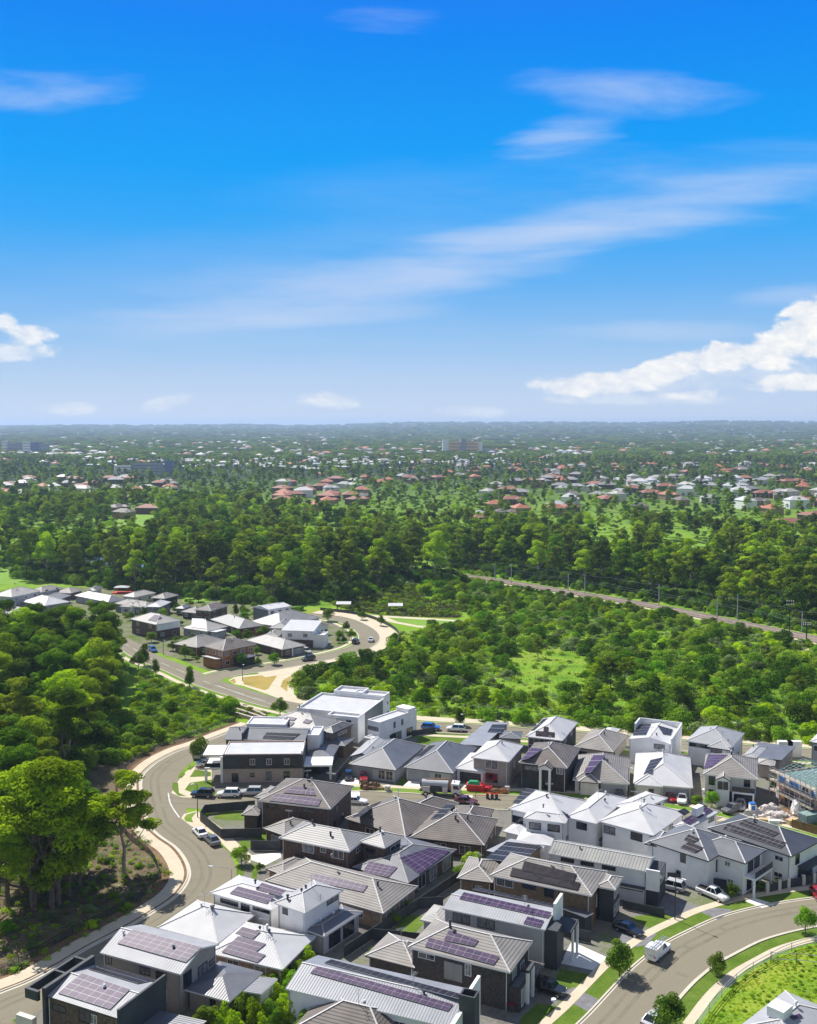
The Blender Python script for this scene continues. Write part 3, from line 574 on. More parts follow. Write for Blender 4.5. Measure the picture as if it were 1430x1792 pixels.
def dash(line, d, step, ln, w=.14, z=.03):
    mbd = MB(); acc = 0; o = offs(line, d)
    for a, b in zip(o[:-1], o[1:]):
        sg = (b-a).length; t = b-a; t.normalize(); k = 0
        if (acc % step) < ln:
            p = Vector((-t.y, t.x, 0))*w/2; mbd.face([a-p+Vector((0, 0, z)), b-p+Vector((0, 0, z)), b+p+Vector((0, 0, z)), a+p+Vector((0, 0, z))])
        acc += sg
    tag(mbd.build('road_marking', 'marking'), kind='structure')
mat('marking', (.62, .62, .6), .8, .2, 2)
dash(r2[14:58], 0, 9, 5, z=.03)
gl = pl([z8(936, 470), z8(945, 520), z8(965, 560), z8(998, 606)], 6); dash(gl, 0, 99, 99, .25, .038)
dash(pl([y4(520, 515), y4(560, 530), y4(700, 580), y4(800, 612)], 6), 0, 99, 99, .14, .03)
# corner verges at the side street
sheet('corner_paving', [z5(0, 640), z5(20, 600), z5(60, 540), z5(110, 490), z5(180, 460), z5(240, 470), z5(240, 600), z5(150, 640), z5(130, 668), z5(60, 665)], .03, 'm_path', 0)
for q in ([z5(5, 620), z5(8, 578), z5(40, 580), z5(45, 640), z5(90, 660), z5(40, 655)], [z5(40, 545), z5(65, 520), z5(85, 525), z5(60, 552)], [z5(90, 500), z5(110, 478), z5(140, 480), z5(115, 502)], [z5(80, 620), z5(110, 580), z5(240, 560), z5(250, 600), z5(150, 625), z5(125, 638)], [z5(110, 545), z5(140, 500), z5(235, 515), z5(235, 540)]): sheet('lawn', q, .055, 'm_lawn')
sheet('corner_paving', [z5(58, 790), z5(75, 765), z5(150, 745), z5(190, 770), z5(300, 850), z5(420, 960), z5(480, 1010), z5(470, 1060), z5(360, 1000), z5(320, 960), z5(240, 880), z5(120, 840)], .03, 'm_path')
for q in ([z5(75, 790), z5(90, 770), z5(150, 752), z5(120, 790), z5(130, 815), z5(85, 808)], [z5(150, 845), z5(180, 850), z5(300, 940), z5(360, 1000), z5(300, 960), z5(200, 880)]): sheet('lawn', q, .056, 'm_verge')
# blocks, lawns, drives
sheet('yard_ground', [z1(-300, 1200), z1(-100, 1010), z1(280, 860), z1(680, 640), z1(1100, 420), z1(1220, 250), z5(380, 980), z5(190, 790), z5(340, 715), (470, 1422), (620, 1410), (760, 1416), (900, 1418), (1060, 1428), (1250, 1460), (1430, 1512), (1560, 1560), (1560, 1620), (1380, 1590), (1240, 1615), (1150, 1660), (1080, 1712), (1010, 1780), (900, 1950), (200, 1950)], .006, 'm_yard')
sheet('yard_ground', [(352, 1316), (420, 1290), (520, 1258), (735, 1283), (940, 1297), (1190, 1317), (1285, 1326), (1430, 1338), (1560, 1350), (1560, 1480), (1430, 1454), (1250, 1418), (1060, 1396), (900, 1390), (760, 1386), (620, 1384), (500, 1388), (345, 1388), (335, 1350)], .006, 'm_yard')
sheet('yard_ground', [y4(-600, 60), y4(-200, 20), y4(500, 60), y4(800, 150), y4(1100, 195), y4(1180, 235), y4(1200, 280), y4(1130, 330), y4(900, 385), y4(600, 435), y4(470, 440), y4(300, 375), y4(130, 320), y4(-100, 270), y4(-700, 200)], .006, 'm_garden')
for q in ([z2(205, 235), z2(250, 195), z2(430, 205), z2(440, 250), z2(260, 240)], [z2(270, 300), z2(440, 290), z2(500, 320), z2(490, 350), z2(330, 330)], [z2(350, 345), z2(400, 350), z2(395, 390), z2(330, 360)], [z2(325, 490), z2(365, 480), z2(362, 560), z2(330, 560)], [z2(405, 470), z2(435, 470), z2(425, 560), z2(400, 560)],
          [z6(480, 280), z6(560, 215), z6(610, 205), z6(800, 225), z6(760, 285)], [z2(1110, 790), z2(1180, 720), z2(1290, 730), z2(1220, 810)], [z2(960, 920), z2(1040, 870), z2(1160, 870), z2(1080, 950)], [z1(60, 960), z1(130, 925), z1(140, 960), z1(90, 978)],
          [z4(340, 850), z4(440, 835), z4(700, 808), z4(745, 815), z4(600, 910), z4(500, 930), z4(430, 900)], [z3(930, 1150), z3(1150, 1190), z3(1020, 1290), z3(900, 1230)], [z3(700, 1440), z3(800, 1350), z3(960, 1370), z3(860, 1500), z3(700, 1500)], [z4(910, 745), z4(1000, 735), z4(1030, 755), z4(960, 780)], [z6(330, 580), z6(420, 480), z6(470, 480), z6(400, 560)], [z7(1360, 700), z7(1430, 670), z7(1500, 700), z7(1430, 740)]): sheet('lawn', q, .026, 'm_lawn')
for q, mm in (([z3(880, 1180), z3(935, 1110), z3(1000, 990), z3(1210, 1085), z3(1130, 1160), z3(935, 1118)], 'concrete_white'), ([z3(940, 1290), z3(1010, 1255), z3(1160, 1330), z3(1100, 1400), z3(900, 1300)], 'dark_drive'), ([z4(480, 800), z4(540, 690), z4(700, 780), z4(940, 805), z4(860, 865), z4(740, 815), z4(600, 850)], 'dark_drive'), ([z4(230, 930), z4(330, 900), z4(500, 945), z4(440, 1010), z4(330, 1030)], 'dark_drive'),
              ([z4(760, 650), z4(860, 640), z4(930, 700), z4(880, 720)], 'concrete_white'), ([z4(1010, 755), z4(1060, 735), z4(1190, 775), z4(1110, 795)], 'concrete_white'), ([z6(40, 500), z6(160, 480), z6(170, 590), z6(120, 600)], 'concrete_white'), ([z6(380, 570), z6(470, 490), z6(540, 500), z6(520, 570)], 'concrete_white'), ([z6(770, 520), z6(860, 510), z6(840, 600), z6(770, 590)], 'concrete_white'),
              ([z7(240, 600), z7(330, 555), z7(400, 560), z7(330, 620)], 'concrete_white'), ([z7(560, 590), z7(580, 560), z7(720, 570), z7(700, 610)], 'concrete_white'), ([z7(870, 690), z7(960, 640), z7(1050, 640), z7(1030, 680)], 'm_path'), ([z2(400, 420), z2(545, 405), z2(550, 430), z2(470, 470), z2(390, 440)], 'concrete_white'), ([z7(1060, 660), z7(1100, 600), z7(1330, 620), z7(1330, 680), z7(1200, 690)], 'm_soil'), ([z6(760, 560), z6(820, 520), z6(1040, 530), z6(1060, 590)], 'm_soil')): sheet('driveway', q, .028, mm)
# left bush floor, meadow, wetland, park turf, greens, pond, railway bed
sheet('bush_floor', [z1(-700, 900), z1(-150, 860), z1(0, 775), z1(150, 710), z1(300, 630), z1(450, 545), z1(600, 460), z1(740, 380), z1(840, 290), z1(862, 220), z1(830, 130), z1(720, 60), (230, 1440), (228, 1370), (250, 1335), (300, 1310), (340, 1292), (200, 1250), (60, 1300), (-250, 1420)], .004, 'm_litter')
sheet('meadow', [z4(700, 1600), z4(800, 1400), z4(905, 1290), z4(960, 1220), z4(1100, 1120), z4(1300, 1040), z4(1500, 990), z4(1800, 1300), z4(1500, 1800)], .01, 'm_meadow')
sheet('meadow', [y5(400, 480), y5(620, 470), y5(640, 530), y5(430, 550)], .008, 'm_meadow', 4)
sheet('wetland', [y5(20, 290), y5(100, 240), y5(330, 225), y5(560, 235), y5(600, 290), y5(760, 310), y5(800, 390), y5(600, 390), y5(330, 375), y5(100, 330)], .008, 'm_reed', 4)
sheet('park_path', [y5(70, 340), y5(140, 350), y5(300, 378), y5(560, 392), y5(800, 408), y5(830, 440), y5(720, 460), y5(560, 448), y5(430, 425), y5(290, 390), y5(60, 360)], .012, 'm_path'); sheet('turf', [y5(385, 392), y5(560, 402), y5(778, 414), y5(724, 446), y5(560, 438), y5(440, 416)], .02, 'm_green'); sheet('turf', [y5(190, 370), y5(280, 380), y5(250, 388), y5(180, 380)], .02, 'm_green')
for q in ([(1038, 946), (1085, 940), (1120, 946), (1080, 962), (1048, 964)], [(1158, 958), (1215, 950), (1260, 962), (1200, 972), (1165, 970)], [(-60, 985), (0, 978), (48, 990), (52, 1018), (0, 1022), (-60, 1020)], [(190, 905), (255, 898), (270, 915), (200, 922)], [(-40, 945), (60, 935), (80, 958), (-40, 966)], [(520, 945), (570, 940), (600, 952), (540, 960)], [(1090, 778), (1230, 774), (1280, 780), (1120, 786)], [(310, 1040), (370, 1034), (400, 1046), (330, 1056)], [(480, 1054), (560, 1052), (540, 1062), (480, 1066)], [(960, 785), (1050, 779), (1060, 785), (980, 792)]): sheet('grass_clearing', q, .012, 'm_green', 3)
sheet('pond', [(130, 978), (170, 972), (240, 976), (330, 990), (420, 998), (300, 1008), (160, 1000), (130, 990)], .014, 'm_water', 3)
rail = pl([(560, 972), (620, 979), (690, 990), (770, 1003), (846, 1013), (960, 1031), (1059, 1047), (1157, 1064), (1256, 1084), (1354, 1104), (1430, 1120), (1560, 1150)])
ribbon('rail_bed', rail, 4.2, -4.2, .02, 'm_ballast', h=.35); ribbon('rail_track', rail, -4.4, -6.2, .015, 'm_path')
mat('rail_steel', (.5, .45, .42), .35, .1, metal=.5)
for d in (-2.9, -1.4, 1.4, 2.9): ribbon('railway_rail', rail, d, d+.12, .37, 'rail_steel', h=.16)
sheet('rail_road', [y6(900, 275), y6(1000, 300), y6(1100, 325), y6(1085, 350), y6(1000, 325), y6(910, 295)], .03, 'm_path'); sheet('soil_track', [y6(1290, 500), y6(1400, 540), y6(1440, 575), y6(1380, 560), y6(1300, 520)], .02, 'm_path')
sheet('bush_track', [y5(985, 735), y5(1060, 690), y5(1110, 660), y5(1050, 705), y5(1000, 742)], .012, 'm_path'); sheet('bush_track', [y6(60, 775), y6(210, 775), y6(210, 795), y6(70, 788)], .012, 'm_path'); sheet('soil_track', [y6(780, 895), y6(850, 890), y6(840, 925), y6(790, 920)], .012, 'm_soil')
# ------------------------------------------------------------------ the near estate, house by house
GRP = 'houses of the near estate'
def H(label, name='house'): return House(label, name, 'house', GRP)
# -- bottom left: dark house with framed facade
h = H('dark rendered two-storey house with pale gable roof and square parapet frames above the curving road')
q = h.vol(z1(236, 838), z1(590, 950), z1(838, 790), ze=5.6, roof='gableU', pitch=13, ov=.12, wall='brown_brick', rm='pale_metal', cap='cap_white')
h.solar(q, 'L', [z1(292, 826), z1(552, 908), z1(652, 808), z1(412, 726)], 6, 4, 'panel_glass'); h.solar(q, 'F', [z1(440, 706), z1(690, 780), z1(775, 762), z1(520, 690)], 8, 2, 'panel_black')
h.box(q, 'parapet', -.45, -.15, -.3, q.lv+.3, 0, 6.9, 'dark_render'); h.box(q, 'parapet', q.lu+.0, q.lu+.5, -.3, q.lv+.3, 0, 6.7, 'dark_render')
f_ = h.box(q, 'facade_frame', q.lu+.5, q.lu+2.6, -1.0, -.6, 5.3, 6.5, 'dark_render'); h.box(q, 'facade_frame', q.lu+2.3, q.lu+2.6, -.6, q.lv*.9, 5.3, 6.5, 'dark_render'); h.box(q, 'facade_frame', q.lu+.5, q.lu+2.3, q.lv*.45, q.lv*.49, 5.3, 6.5, 'dark_render'); h.box(q, 'facade_frame', q.lu+.5, q.lu+2.3, q.lv*.86, q.lv*.9, 5.3, 6.7, 'dark_render')
h.box(q, 'porch_wall', q.lu+.9, q.lu+3.6, -1.6, -.9, 0, 3.2, 'cream_render')
h.win(q, 'L', z1(425, 925), 1.9, 1.7, 'frame_dark'); h.win(q, 'L', z1(470, 955), 1.0, 1.2, 'frame_white'); h.wins(q, 'L', [.85], 4.4, 2.2, .9, 'frame_dark')
for p in (z1(768, 880), z1(825, 842), z1(825, 890)):
    b, e, out, ln = h.side(q, 'R'); pp = hitplane(p, b+out*.45, out); h._win(Vector((pp.x, pp.y, min(pp.z, 5.6))), e, out, .6, 1.5, 'frame_white')
lowq = h.vol(rel=(q, 1, q.lu*.75, q.lv*.25, q.lv-.2), ze=2.9, wall='dark_render', rm='slate_metal', roof='gableU', pitch=10) if False else None
q2 = h.vol(rel=(q, -7.5, -.46, .8, q.lv-1), ze=2.9, roof='skR', pitch=4, rm='slate_metal', wall='brown_brick', cap=None)
# -- taupe gable house with the big array
h = H('taupe brick two-storey gable house with a four-row solar array on its sunny slope')
q = h.vol(z1(500, 620), z1(905, 730), z1(1155, 592), ze=5.5, roof='gableU', pitch=19, ov=.35, wall='taupe_render', rm='pale_metal', cap='cap_white', fascia='fascia_white')
h.solar(q, 'L', [z1(588, 576), z1(932, 672), z1(1010, 596), z1(668, 506)], 8, 4)
h.win(q, 'L', z1(726, 713), 1.7, 1.0, 'frame_dark'); h.win(q, 'L', z1(808, 737), 1.7, 1.0, 'frame_dark'); h.win(q, 'L', z1(545, 655), 1.0, 1.2, 'frame_dark')
h.win(q, 'R', z1(938, 752), 1.7, 2.0, 'frame_dark'); h.win(q, 'R', z1(1014, 708), 2.0, 1.7, 'frame_dark'); h.win(q, 'R', z1(1108, 628), 1.4, .7, 'frame_dark')
q2 = h.vol(rel=(q, -6.5, .36, 1.2, q.lv+.5), ze=2.8, roof='hip', pitch=14, rm='slate_metal', wall='taupe_render', fascia='fascia_white', cap=None)
h.vol(rel=(q, -9.3, -5.8, 4.2, q.lv-.3), ze=2.6, roof='skR', pitch=6, rm='slate_metal', wall='grey_render', cap=None, fascia='fascia_white'); h.wins(q2, 'L', [.4], 1.3, .9, 1.8, 'frame_dark')
h.wins(q, 'F', [.3, .7], 4.3, 1.6, 1.1)
# -- white hip
h = H('white metal hip-roofed single-storey house with a stepped solar array, tan brick walls')
q = h.vol(z1(785, 496), z1(1090, 575), z1(1320, 437), ze=2.9, pitch=24, wall='tan_brick', rm='white_metal', cap='cap_white', fascia='fascia_white')
h.vent(q, 'R', z1(1068, 405), 'fascia_grey')
q2 = h.vol(z2(185, 908), z2(556, 992), z2(806, 842), ze=2.7, pitch=22, wall='tan_brick', rm='white_metal', cap='cap_white', fascia='fascia_white')
h.solar(q2, 'L', [z2(318, 815), z2(408, 842), z2(447, 805), z2(357, 780)], 4, 2); h.solar(q2, 'L', [z2(290, 868), z2(425, 905), z2(475, 865), z2(335, 827)], 5, 2); h.solar(q2, 'L', [z2(252, 905), z2(432, 958), z2(474, 920), z2(292, 868)], 7, 2)
h.vent(q2, 'R', z2(480, 790), 'fascia_white'); h.wins(q2, 'L', [.3, .7], 1.6, 1.8, 1.2)
# -- white two storey with solar wing
h = H('white rendered split-level house, long solar rows over slot windows and a small hip-roofed upper storey')
q = h.vol(z2(193, 606), z2(502, 694), z2(640, 600), ze=4.3, roof='hip', pitch=14, wall='white_render', rm='white_metal', cap='cap_white', fascia='fascia_white', ov=.4)
h.solar(q, 'L', [z2(293, 612), z2(478, 664), z2(520, 628), z2(335, 578)], 9, 2); h.solar(q, 'L', [z2(422, 592), z2(545, 626), z2(576, 598), z2(455, 560)], 6, 2)
h.win(q, 'L', z2(290, 655), 3.4, .7, 'frame_dark'); h.win(q, 'L', z2(370, 680), 1.6, 1.3, 'frame_dark'); h.win(q, 'L', z2(465, 695), 3.2, .7, 'frame_dark')
q2 = h.vol(z2(500, 664), z2(668, 710), z2(862, 592), ze=6.0, pitch=22, wall='white_render', rm='pale_metal', cap='cap_white', fascia='fascia_white'); h.win(q2, 'L', z2(570, 697), 1.0, 1.1, 'frame_dark'); h.win(q2, 'R', z2(805, 640), 2.6, 1.0, 'frame_dark')
q3 = h.vol(z2(640, 795), z2(765, 826), z2(958, 702), ze=3.0, roof='hip', pitch=10, wall='grey_render', rm='slate_metal', cap='cap_grey', fascia='fascia_white'); h.wins(q3, 'R', [.3, .7], 1.4, 2.6, 2.1, 'frame_dark'); h.vent(q2, 'L', z2(582, 640))
# -- beige tile single storey
h = H('long beige tiled single-storey hip house with one strip of solar panels')
q = h.vol(z2(470, 545), z2(1060, 712), z2(1250, 580), ze=2.8, pitch=23, wall='tan_brick', rm='taupe_tile', cap='cap_white', fascia='fascia_grey')
h.solar(q, 'L', [z2(698, 550), z2(960, 606), z2(984, 572), z2(720, 514)], 9, 2); h.vent(q, 'R', z2(1033, 572)); h.wins(q, 'R', [.25, .65], 1.4, 2.4, 2.0); h.wins(q, 'L', [.85, .2], 1.5, 1.8, 1.2)
q2 = h.vol(z2(462, 492), z2(560, 520), z2(700, 450), ze=2.8, pitch=20, wall='tan_brick', rm='taupe_tile', cap='cap_grey')
# -- dark brown two storey
h = H('dark brown brick two-storey hip house with a big purple array over its rear wing')
q = h.vol(z2(538, 332), z2(890, 402), z2(1010, 318), ze=5.6, pitch=24, wall='brown_brick', rm='grey_tile', cap='cap_white', fascia='fascia_white')
q2 = h.vol(z2(938, 352), z2(1066, 384), z2(1166, 322), ze=5.6, pitch=22, wall='brown_brick', rm='grey_tile', cap='cap_white', fascia='fascia_white', wallname='rear_wall')
for p, w in ((z2(686, 383), 2.2), (z2(760, 393), 1.1), (z2(836, 415), 2.0)): h.win(q, 'L', p, w, 1.5 if w > 1.5 else .9)
h.win(q2, 'R', z2(1125, 375), 3.0, .9); h.vent(q, 'L', z2(797, 322)); h.vent(q2, 'R', z2(1045, 298))
q3 = h.vol(z2(885, 492), z2(1185, 560), z2(1428, 392), ze=2.9, roof='hip', pitch=17, wall='brown_brick', rm='slate_metal', cap='cap_grey', fascia='fascia_dark')
h.solar(q3, 'R', [z2(1240, 517), z2(1395, 402), z2(1290, 385), z2(1140, 436)], 5, 6); h.solar(q3, 'L', [z2(958, 508), z2(1085, 532), z2(1132, 482), z2(990, 452)], 5, 4)
h.wins(q3, 'R', [.3, .55], 1.3, 2.2, 2.2); h.wins(q3, 'R', [.85], 1.3, 2.6, 2.1)
q4 = h.vol(z2(440, 292), z2(565, 322), z2(715, 256), ze=2.9, roof='hip', pitch=20, wall='brown_brick', rm='taupe_tile', cap='cap_grey'); h.wins(q4, 'L', [.5], 1.3, 1.8, 1.6)
# -- corner house dark brick with array
h = H('dark brick two-storey corner house with a broad solar array on a tiled hip roof')
q = h.vol(z2(436, 146), z2(796, 188), z2(925, 74), ze=5.5, pitch=23, wall='brown_brick', rm='brown_tile', cap='cap_white', fascia='fascia_white')
h.solar(q, 'L', [z2(490, 148), z2(632, 163), z2(665, 128), z2(525, 112)], 5, 2); h.solar(q, 'L', [z2(628, 164), z2(736, 175), z2(752, 140), z2(665, 126)], 4, 2); h.solar(q, 'L', [z2(562, 108), z2(726, 122), z2(715, 86), z2(612, 76)], 6, 2)
h.win(q, 'L', z2(500, 172), 2.0, .8, 'frame_dark'); h.win(q, 'L', z2(685, 195), 2.4, 1.0, 'frame_dark'); h.win(q, 'R', z2(830, 185), 1.4, 1.2, 'frame_dark'); h.win(q, 'R', z2(890, 135), 1.0, 1.6, 'frame_dark'); h.vent(q, 'L', z2(665, 82)); h.wins(q, 'R', [.25, .6], 1.4, 1.5, 1.4, 'frame_dark')
q2 = h.vol(z2(352, 214), z2(436, 222), z2(470, 176), ze=2.9, roof='hip', pitch=24, wall='brown_brick', rm='taupe_tile', cap='cap_grey'); h.vol(z2(410, 132), z2(500, 142), z2(580, 84), ze=5.3, roof='hip', pitch=18, wall='grey_render', rm='taupe_tile', cap='cap_grey')
# -- two dark tiled hips with their backs to us
for lab, L_, N_, R_, sol, st, v1_, v2_ in (
    ('brown corrugated hip house with one pale panel array, next to the dark brick corner house', z6(78, 722), z6(440, 832), z6(604, 652), [z6(122, 724), z6(172, 714), z6(300, 622), z6(205, 660)], z6(250, 565), z6(238, 722), None),
    ('brown corrugated hip house beside the white gabled two-storey house, pale panels on its left slope', z6(470, 834), z6(912, 884), z6(1026, 728), [z6(592, 730), z6(650, 722), z6(744, 645), z6(690, 640)], z6(690, 605), z6(740, 728), z6(812, 728))):
    h = H(lab); q = h.vol(L_, N_, R_, ze=2.8, pitch=24, wall='brown_brick', rm='brown_tile', cap='cap_white', fascia='fascia_dark', ref='u')
    q.lv0 = q.lv; h.solar(q, 'B', sol, 5, 3, 'panel_black'); h.vent(q, 'L', v1_)
    if v2_: h.vent(q, 'R', v2_)
    h.wins(q, 'L', [.25, .6], 1.4, 2.0, 1.5); h.wins(q, 'R', [.3, .7], 1.5, 1.5, 1.2)
    h.vol(rel=(q, q.lu*.12, q.lu*.62, q.lv*.55, q.lv+4.5), ze=2.8, pitch=24, wall='brown_brick', rm='brown_tile', cap='cap_white')
# -- white gabled two storey with two black arrays
h = H('white two-storey house of several hips, twin black arrays and four dark yard windows')
q = h.vol(z3(603, 236), z3(955, 290), z3(1100, 175), ze=5.5, pitch=22, wall='white_render', rm='white_metal', cap='cap_white', fascia='fascia_white')
q2 = h.vol(z3(718, 272), z3(966, 302), z3(1030, 262), ze=5.45, pitch=22, wall='white_render', rm='white_metal', cap='cap_white', fascia='fascia_white', wallname='bay_wall')
q3 = h.vol(rel=(q, -5.2, .8, q.lv*.2, q.lv*1.5), ze=5.4, pitch=22, roof='hip', wall='white_render', rm='white_metal', cap='cap_white', fascia='fascia_white')
h.solar(q, 'B', [z3(655, 188), z3(690, 190), z3(790, 110), z3(730, 100)], 3, 4, 'panel_black'); h.solar(q2, 'R', [z3(975, 278), z3(1028, 262), z3(935, 165), z3(890, 178)], 3, 4, 'panel_black')
h.win(q, 'L', z3(676, 278), 2.2, 1.3, 'frame_dark'); h.win(q2, 'L', z3(786, 318), 2.2, 1.3, 'frame_dark'); h.win(q2, 'L', z3(895, 330), 2.2, 1.3, 'frame_dark'); h.wins(q3, 'L', [.5], 4.2, 2.0, 1.3, 'frame_dark')
h.vol(z3(578, 362), z3(700, 372), z3(770, 320), ze=2.8, roof='hip', pitch=18, wall='white_render', rm='white_metal', cap=None, fascia='fascia_white'); h.vol(z3(672, 408), z3(880, 432), z3(960, 372), ze=2.9, roof='hip', pitch=14, wall='white_render', rm='white_metal', cap=None, fascia='fascia_white')
# -- light grey multi-hip with purple strip
h = H('pale grey two-storey multi-hip house with a long purple solar strip and a white roof box')
q = h.vol(z7(215, 692), z7(522, 770), z7(700, 640), ze=5.5, pitch=21, wall='white_render', rm='white_metal', cap='cap_white', fascia='fascia_white')
q2 = h.vol(z7(590, 738), z7(700, 740), z7(888, 636), ze=5.5, pitch=20, wall='white_render', rm='white_metal', cap='cap_white', fascia='fascia_grey', ang=None)
h.solar(q2, 'R', [z7(715, 712), z7(850, 632), z7(810, 612), z7(675, 690)], 8, 2); h.solar(q2, 'R', [z7(690, 662), z7(725, 642), z7(690, 620), z7(652, 638)], 2, 3, 'panel_black')
h.win(q, 'L', z7(276, 740), 2.2, 1.4, 'frame_dark'); h.win(q, 'L', z7(426, 776), 2.2, 1.4, 'frame_dark'); h.win(q2, 'R', z7(842, 678), 2.0, 1.0, 'frame_dark')
q3 = h.vol(z7(268, 612), z7(420, 640), z7(600, 560), ze=5.4, pitch=16, wall='white_render', rm='white_metal', cap='cap_white', fascia='fascia_white')
h.box(q2, 'roof_box', q2.lu*.3, q2.lu*.7, q2.lv*.42, q2.lv*.62, 6.2, 7.7, 'white_render'); h.wins(q, 'R', [.6], 4.2, 1.6, 1.2, 'frame_dark')
# -- dark grey hip with balcony
h = H('white-walled two-storey house with a slate-grey hip roof and a glass corner balcony')
q = h.vol(z7(486, 806), z7(826, 912), z7(1010, 800), ze=5.5, pitch=22, wall='white_render', rm='slate_metal', cap='cap_white', fascia='fascia_dark')
q2 = h.vol(rel=(q, -4.6, q.lu*.45, q.lv*.3, q.lv*.95), ze=5.5, pitch=22, roof='hip', wall='white_render', rm='slate_metal', cap='cap_white', fascia='fascia_dark')
h.solar(q, 'L', [z7(690, 795), z7(738, 815), z7(780, 790), z7(715, 765)], 3, 2, 'panel_black'); h.solar(q, 'L', [z7(670, 838), z7(752, 868), z7(802, 840), z7(718, 806)], 5, 2, 'panel_black')
h.win(q, 'L', z7(685, 885), 1.0, 1.6, 'frame_dark'); h.win(q, 'R', z7(882, 930), 1.8, 2.0, 'frame_dark'); h.balcony(q2, 'R', .02, .98, 3.1, 1.9, posts=True); h.wins(q2, 'R', [.35, .7], 4.2, 1.8, 2.0, 'frame_dark'); h.wins(q2, 'R', [.3, .7], 1.4, 1.6, 2.2, 'frame_dark'); h.wins(q, 'L', [.5], 1.4, .8, 1.4, 'frame_dark')
h.vol(z7(480, 800), z7(600, 840), z7(660, 760), ze=5.0, pitch=20, wall='white_render', rm='slate_metal', cap='cap_white', wallname='side_wall')
# -- charcoal hip far right
h = H('white-walled charcoal-roofed house with two long parallel panel strips, beside the building site')
q = h.vol(z7(822, 728), z7(1286, 886), z7(1480, 800), ze=5.5, pitch=22, wall='white_render', rm='dark_metal', cap='cap_white', fascia='fascia_dark', ref='u')
h.solar(q, 'L', [z7(905, 733), z7(1228, 842), z7(1262, 812), z7(935, 705)], 12, 2, 'panel_black'); h.solar(q, 'L', [z7(995, 706), z7(1185, 778), z7(1218, 756), z7(1030, 685)], 8, 2, 'panel_black')
h.win(q, 'R', z7(1320, 902), 1.3, 1.6, 'frame_dark'); h.garage(q, 'R', .55, 4.8, 2.3, 'dark_render'); h.box(q, 'balcony_slab', -1.2, q.ov, q.lv*.3, q.lv*.9, 2.6, 2.9, 'dark_render')
# -- long corrugated roof two storey
h = H('long two-storey white house under a grey corrugated gable roof with panels along its far slope')
q = h.vol(z3(862, 476), z4(446, 584), z4(556, 508), ze=5.5, roof='gableU', pitch=17, ov=.3, wall='white_render', rm='corrugated_grey', cap='cap_white', fascia='fascia_white')
h.solar(q, 'F', [z4(20, 348), z4(500, 446), z4(512, 432), z4(40, 336)], 16, 1, 'panel_black')
for p in (z3(975, 510), z4(92, 532), z4(218, 560)): h.win(q, 'L', p, 2.2, .75, 'frame_dark', mull=2)
h.box(q, 'facade_wall', -1.6, .3, .2, q.lv-.2, 0, 5.0, 'dark_render'); h.box(q, 'facade_frame', -1.8, .3, -.1, .2, 2.6, 5.9, 'white_render'); h.box(q, 'awning', .5, q.lu*.3, -1.2, .28, 2.6, 2.8, 'dark_render'); h.garage(q, 'R', .5)
b, e, out, ln = h.side(q, 'R'); h._win(b+e*ln*.35+out*1.9+Vector((0, 0, 4.0)), e, out, 2.0, 1.6, 'frame_white'); h._win(b+e*ln*.7+out*1.9+Vector((0, 0, 4.0)), e, out, 1.6, 1.6, 'frame_white')
# -- olive brick two storey, black panels
h = H('olive brick two-storey hip house carrying a matt black stepped solar array')
q = h.vol(z3(524, 604), z3(1116, 724), z3(1318, 604), ze=5.6, pitch=22, wall='olive_brick', rm='taupe_tile', cap='cap_white', fascia='fascia_white')
h.solar(q, 'L', [z3(640, 610), z3(1035, 694), z3(1052, 652), z3(655, 562)], 11, 1, 'panel_black', 'panel_black'); h.solar(q, 'L', [z3(705, 586), z3(1010, 650), z3(1030, 600), z3(725, 524)], 9, 2, 'panel_black', 'panel_black')
h.win(q, 'L', z3(610, 645), 2.8, 1.3); h.win(q, 'L', z3(750, 668), 2.2, .9, 'frame_dark'); h.win(q, 'L', z3(868, 705), 1.6, 1.5, 'frame_dark')
h.win(q, 'R', z3(1165, 730), .6, 2.0); h.win(q, 'R', z3(1145, 750), .6, 2.0); h.win(q, 'R', z3(1250, 690), 1.2, 1.6, 'frame_dark')
q2 = h.vol(rel=(q, -2.6, .46, q.lv*.42, q.lv*.95), ze=5.4, roof='hip', pitch=20, wall='dark_render', rm='taupe_tile', cap='cap_white', fascia='fascia_white'); h.wins(q2, 'R', [.3, .75], 4.2, 1.3, 1.5); h.wins(q2, 'R', [.3, .75], 1.5, 1.4, 1.7)
h.garage(q, 'R', .2, 2.6, 2.3, 'timber'); h.vol(z3(950, 800), z3(1080, 850), z3(1110, 815), ze=2.9, roof='skL', pitch=3, wall='dark_render', rm='slate_metal', cap=None, fascia='fascia_white', ov=.2)
h.vol(z3(296, 684), z3(540, 648), z3(600, 520), ze=2.9, roof='hip', pitch=20, wall='olive_brick', rm='taupe_tile', cap='cap_white', ref='v'); q4 = h.vol(z3(492, 522), z3(700, 560), z3(836, 432), ze=3.0, roof='skL', pitch=9, wall='olive_brick', rm='pale_metal', cap=None)
h.solar(q4, 'T', [z3(496, 512), z3(700, 540), z3(822, 434), z3(622, 412)], 8, 4, 'panel_black')
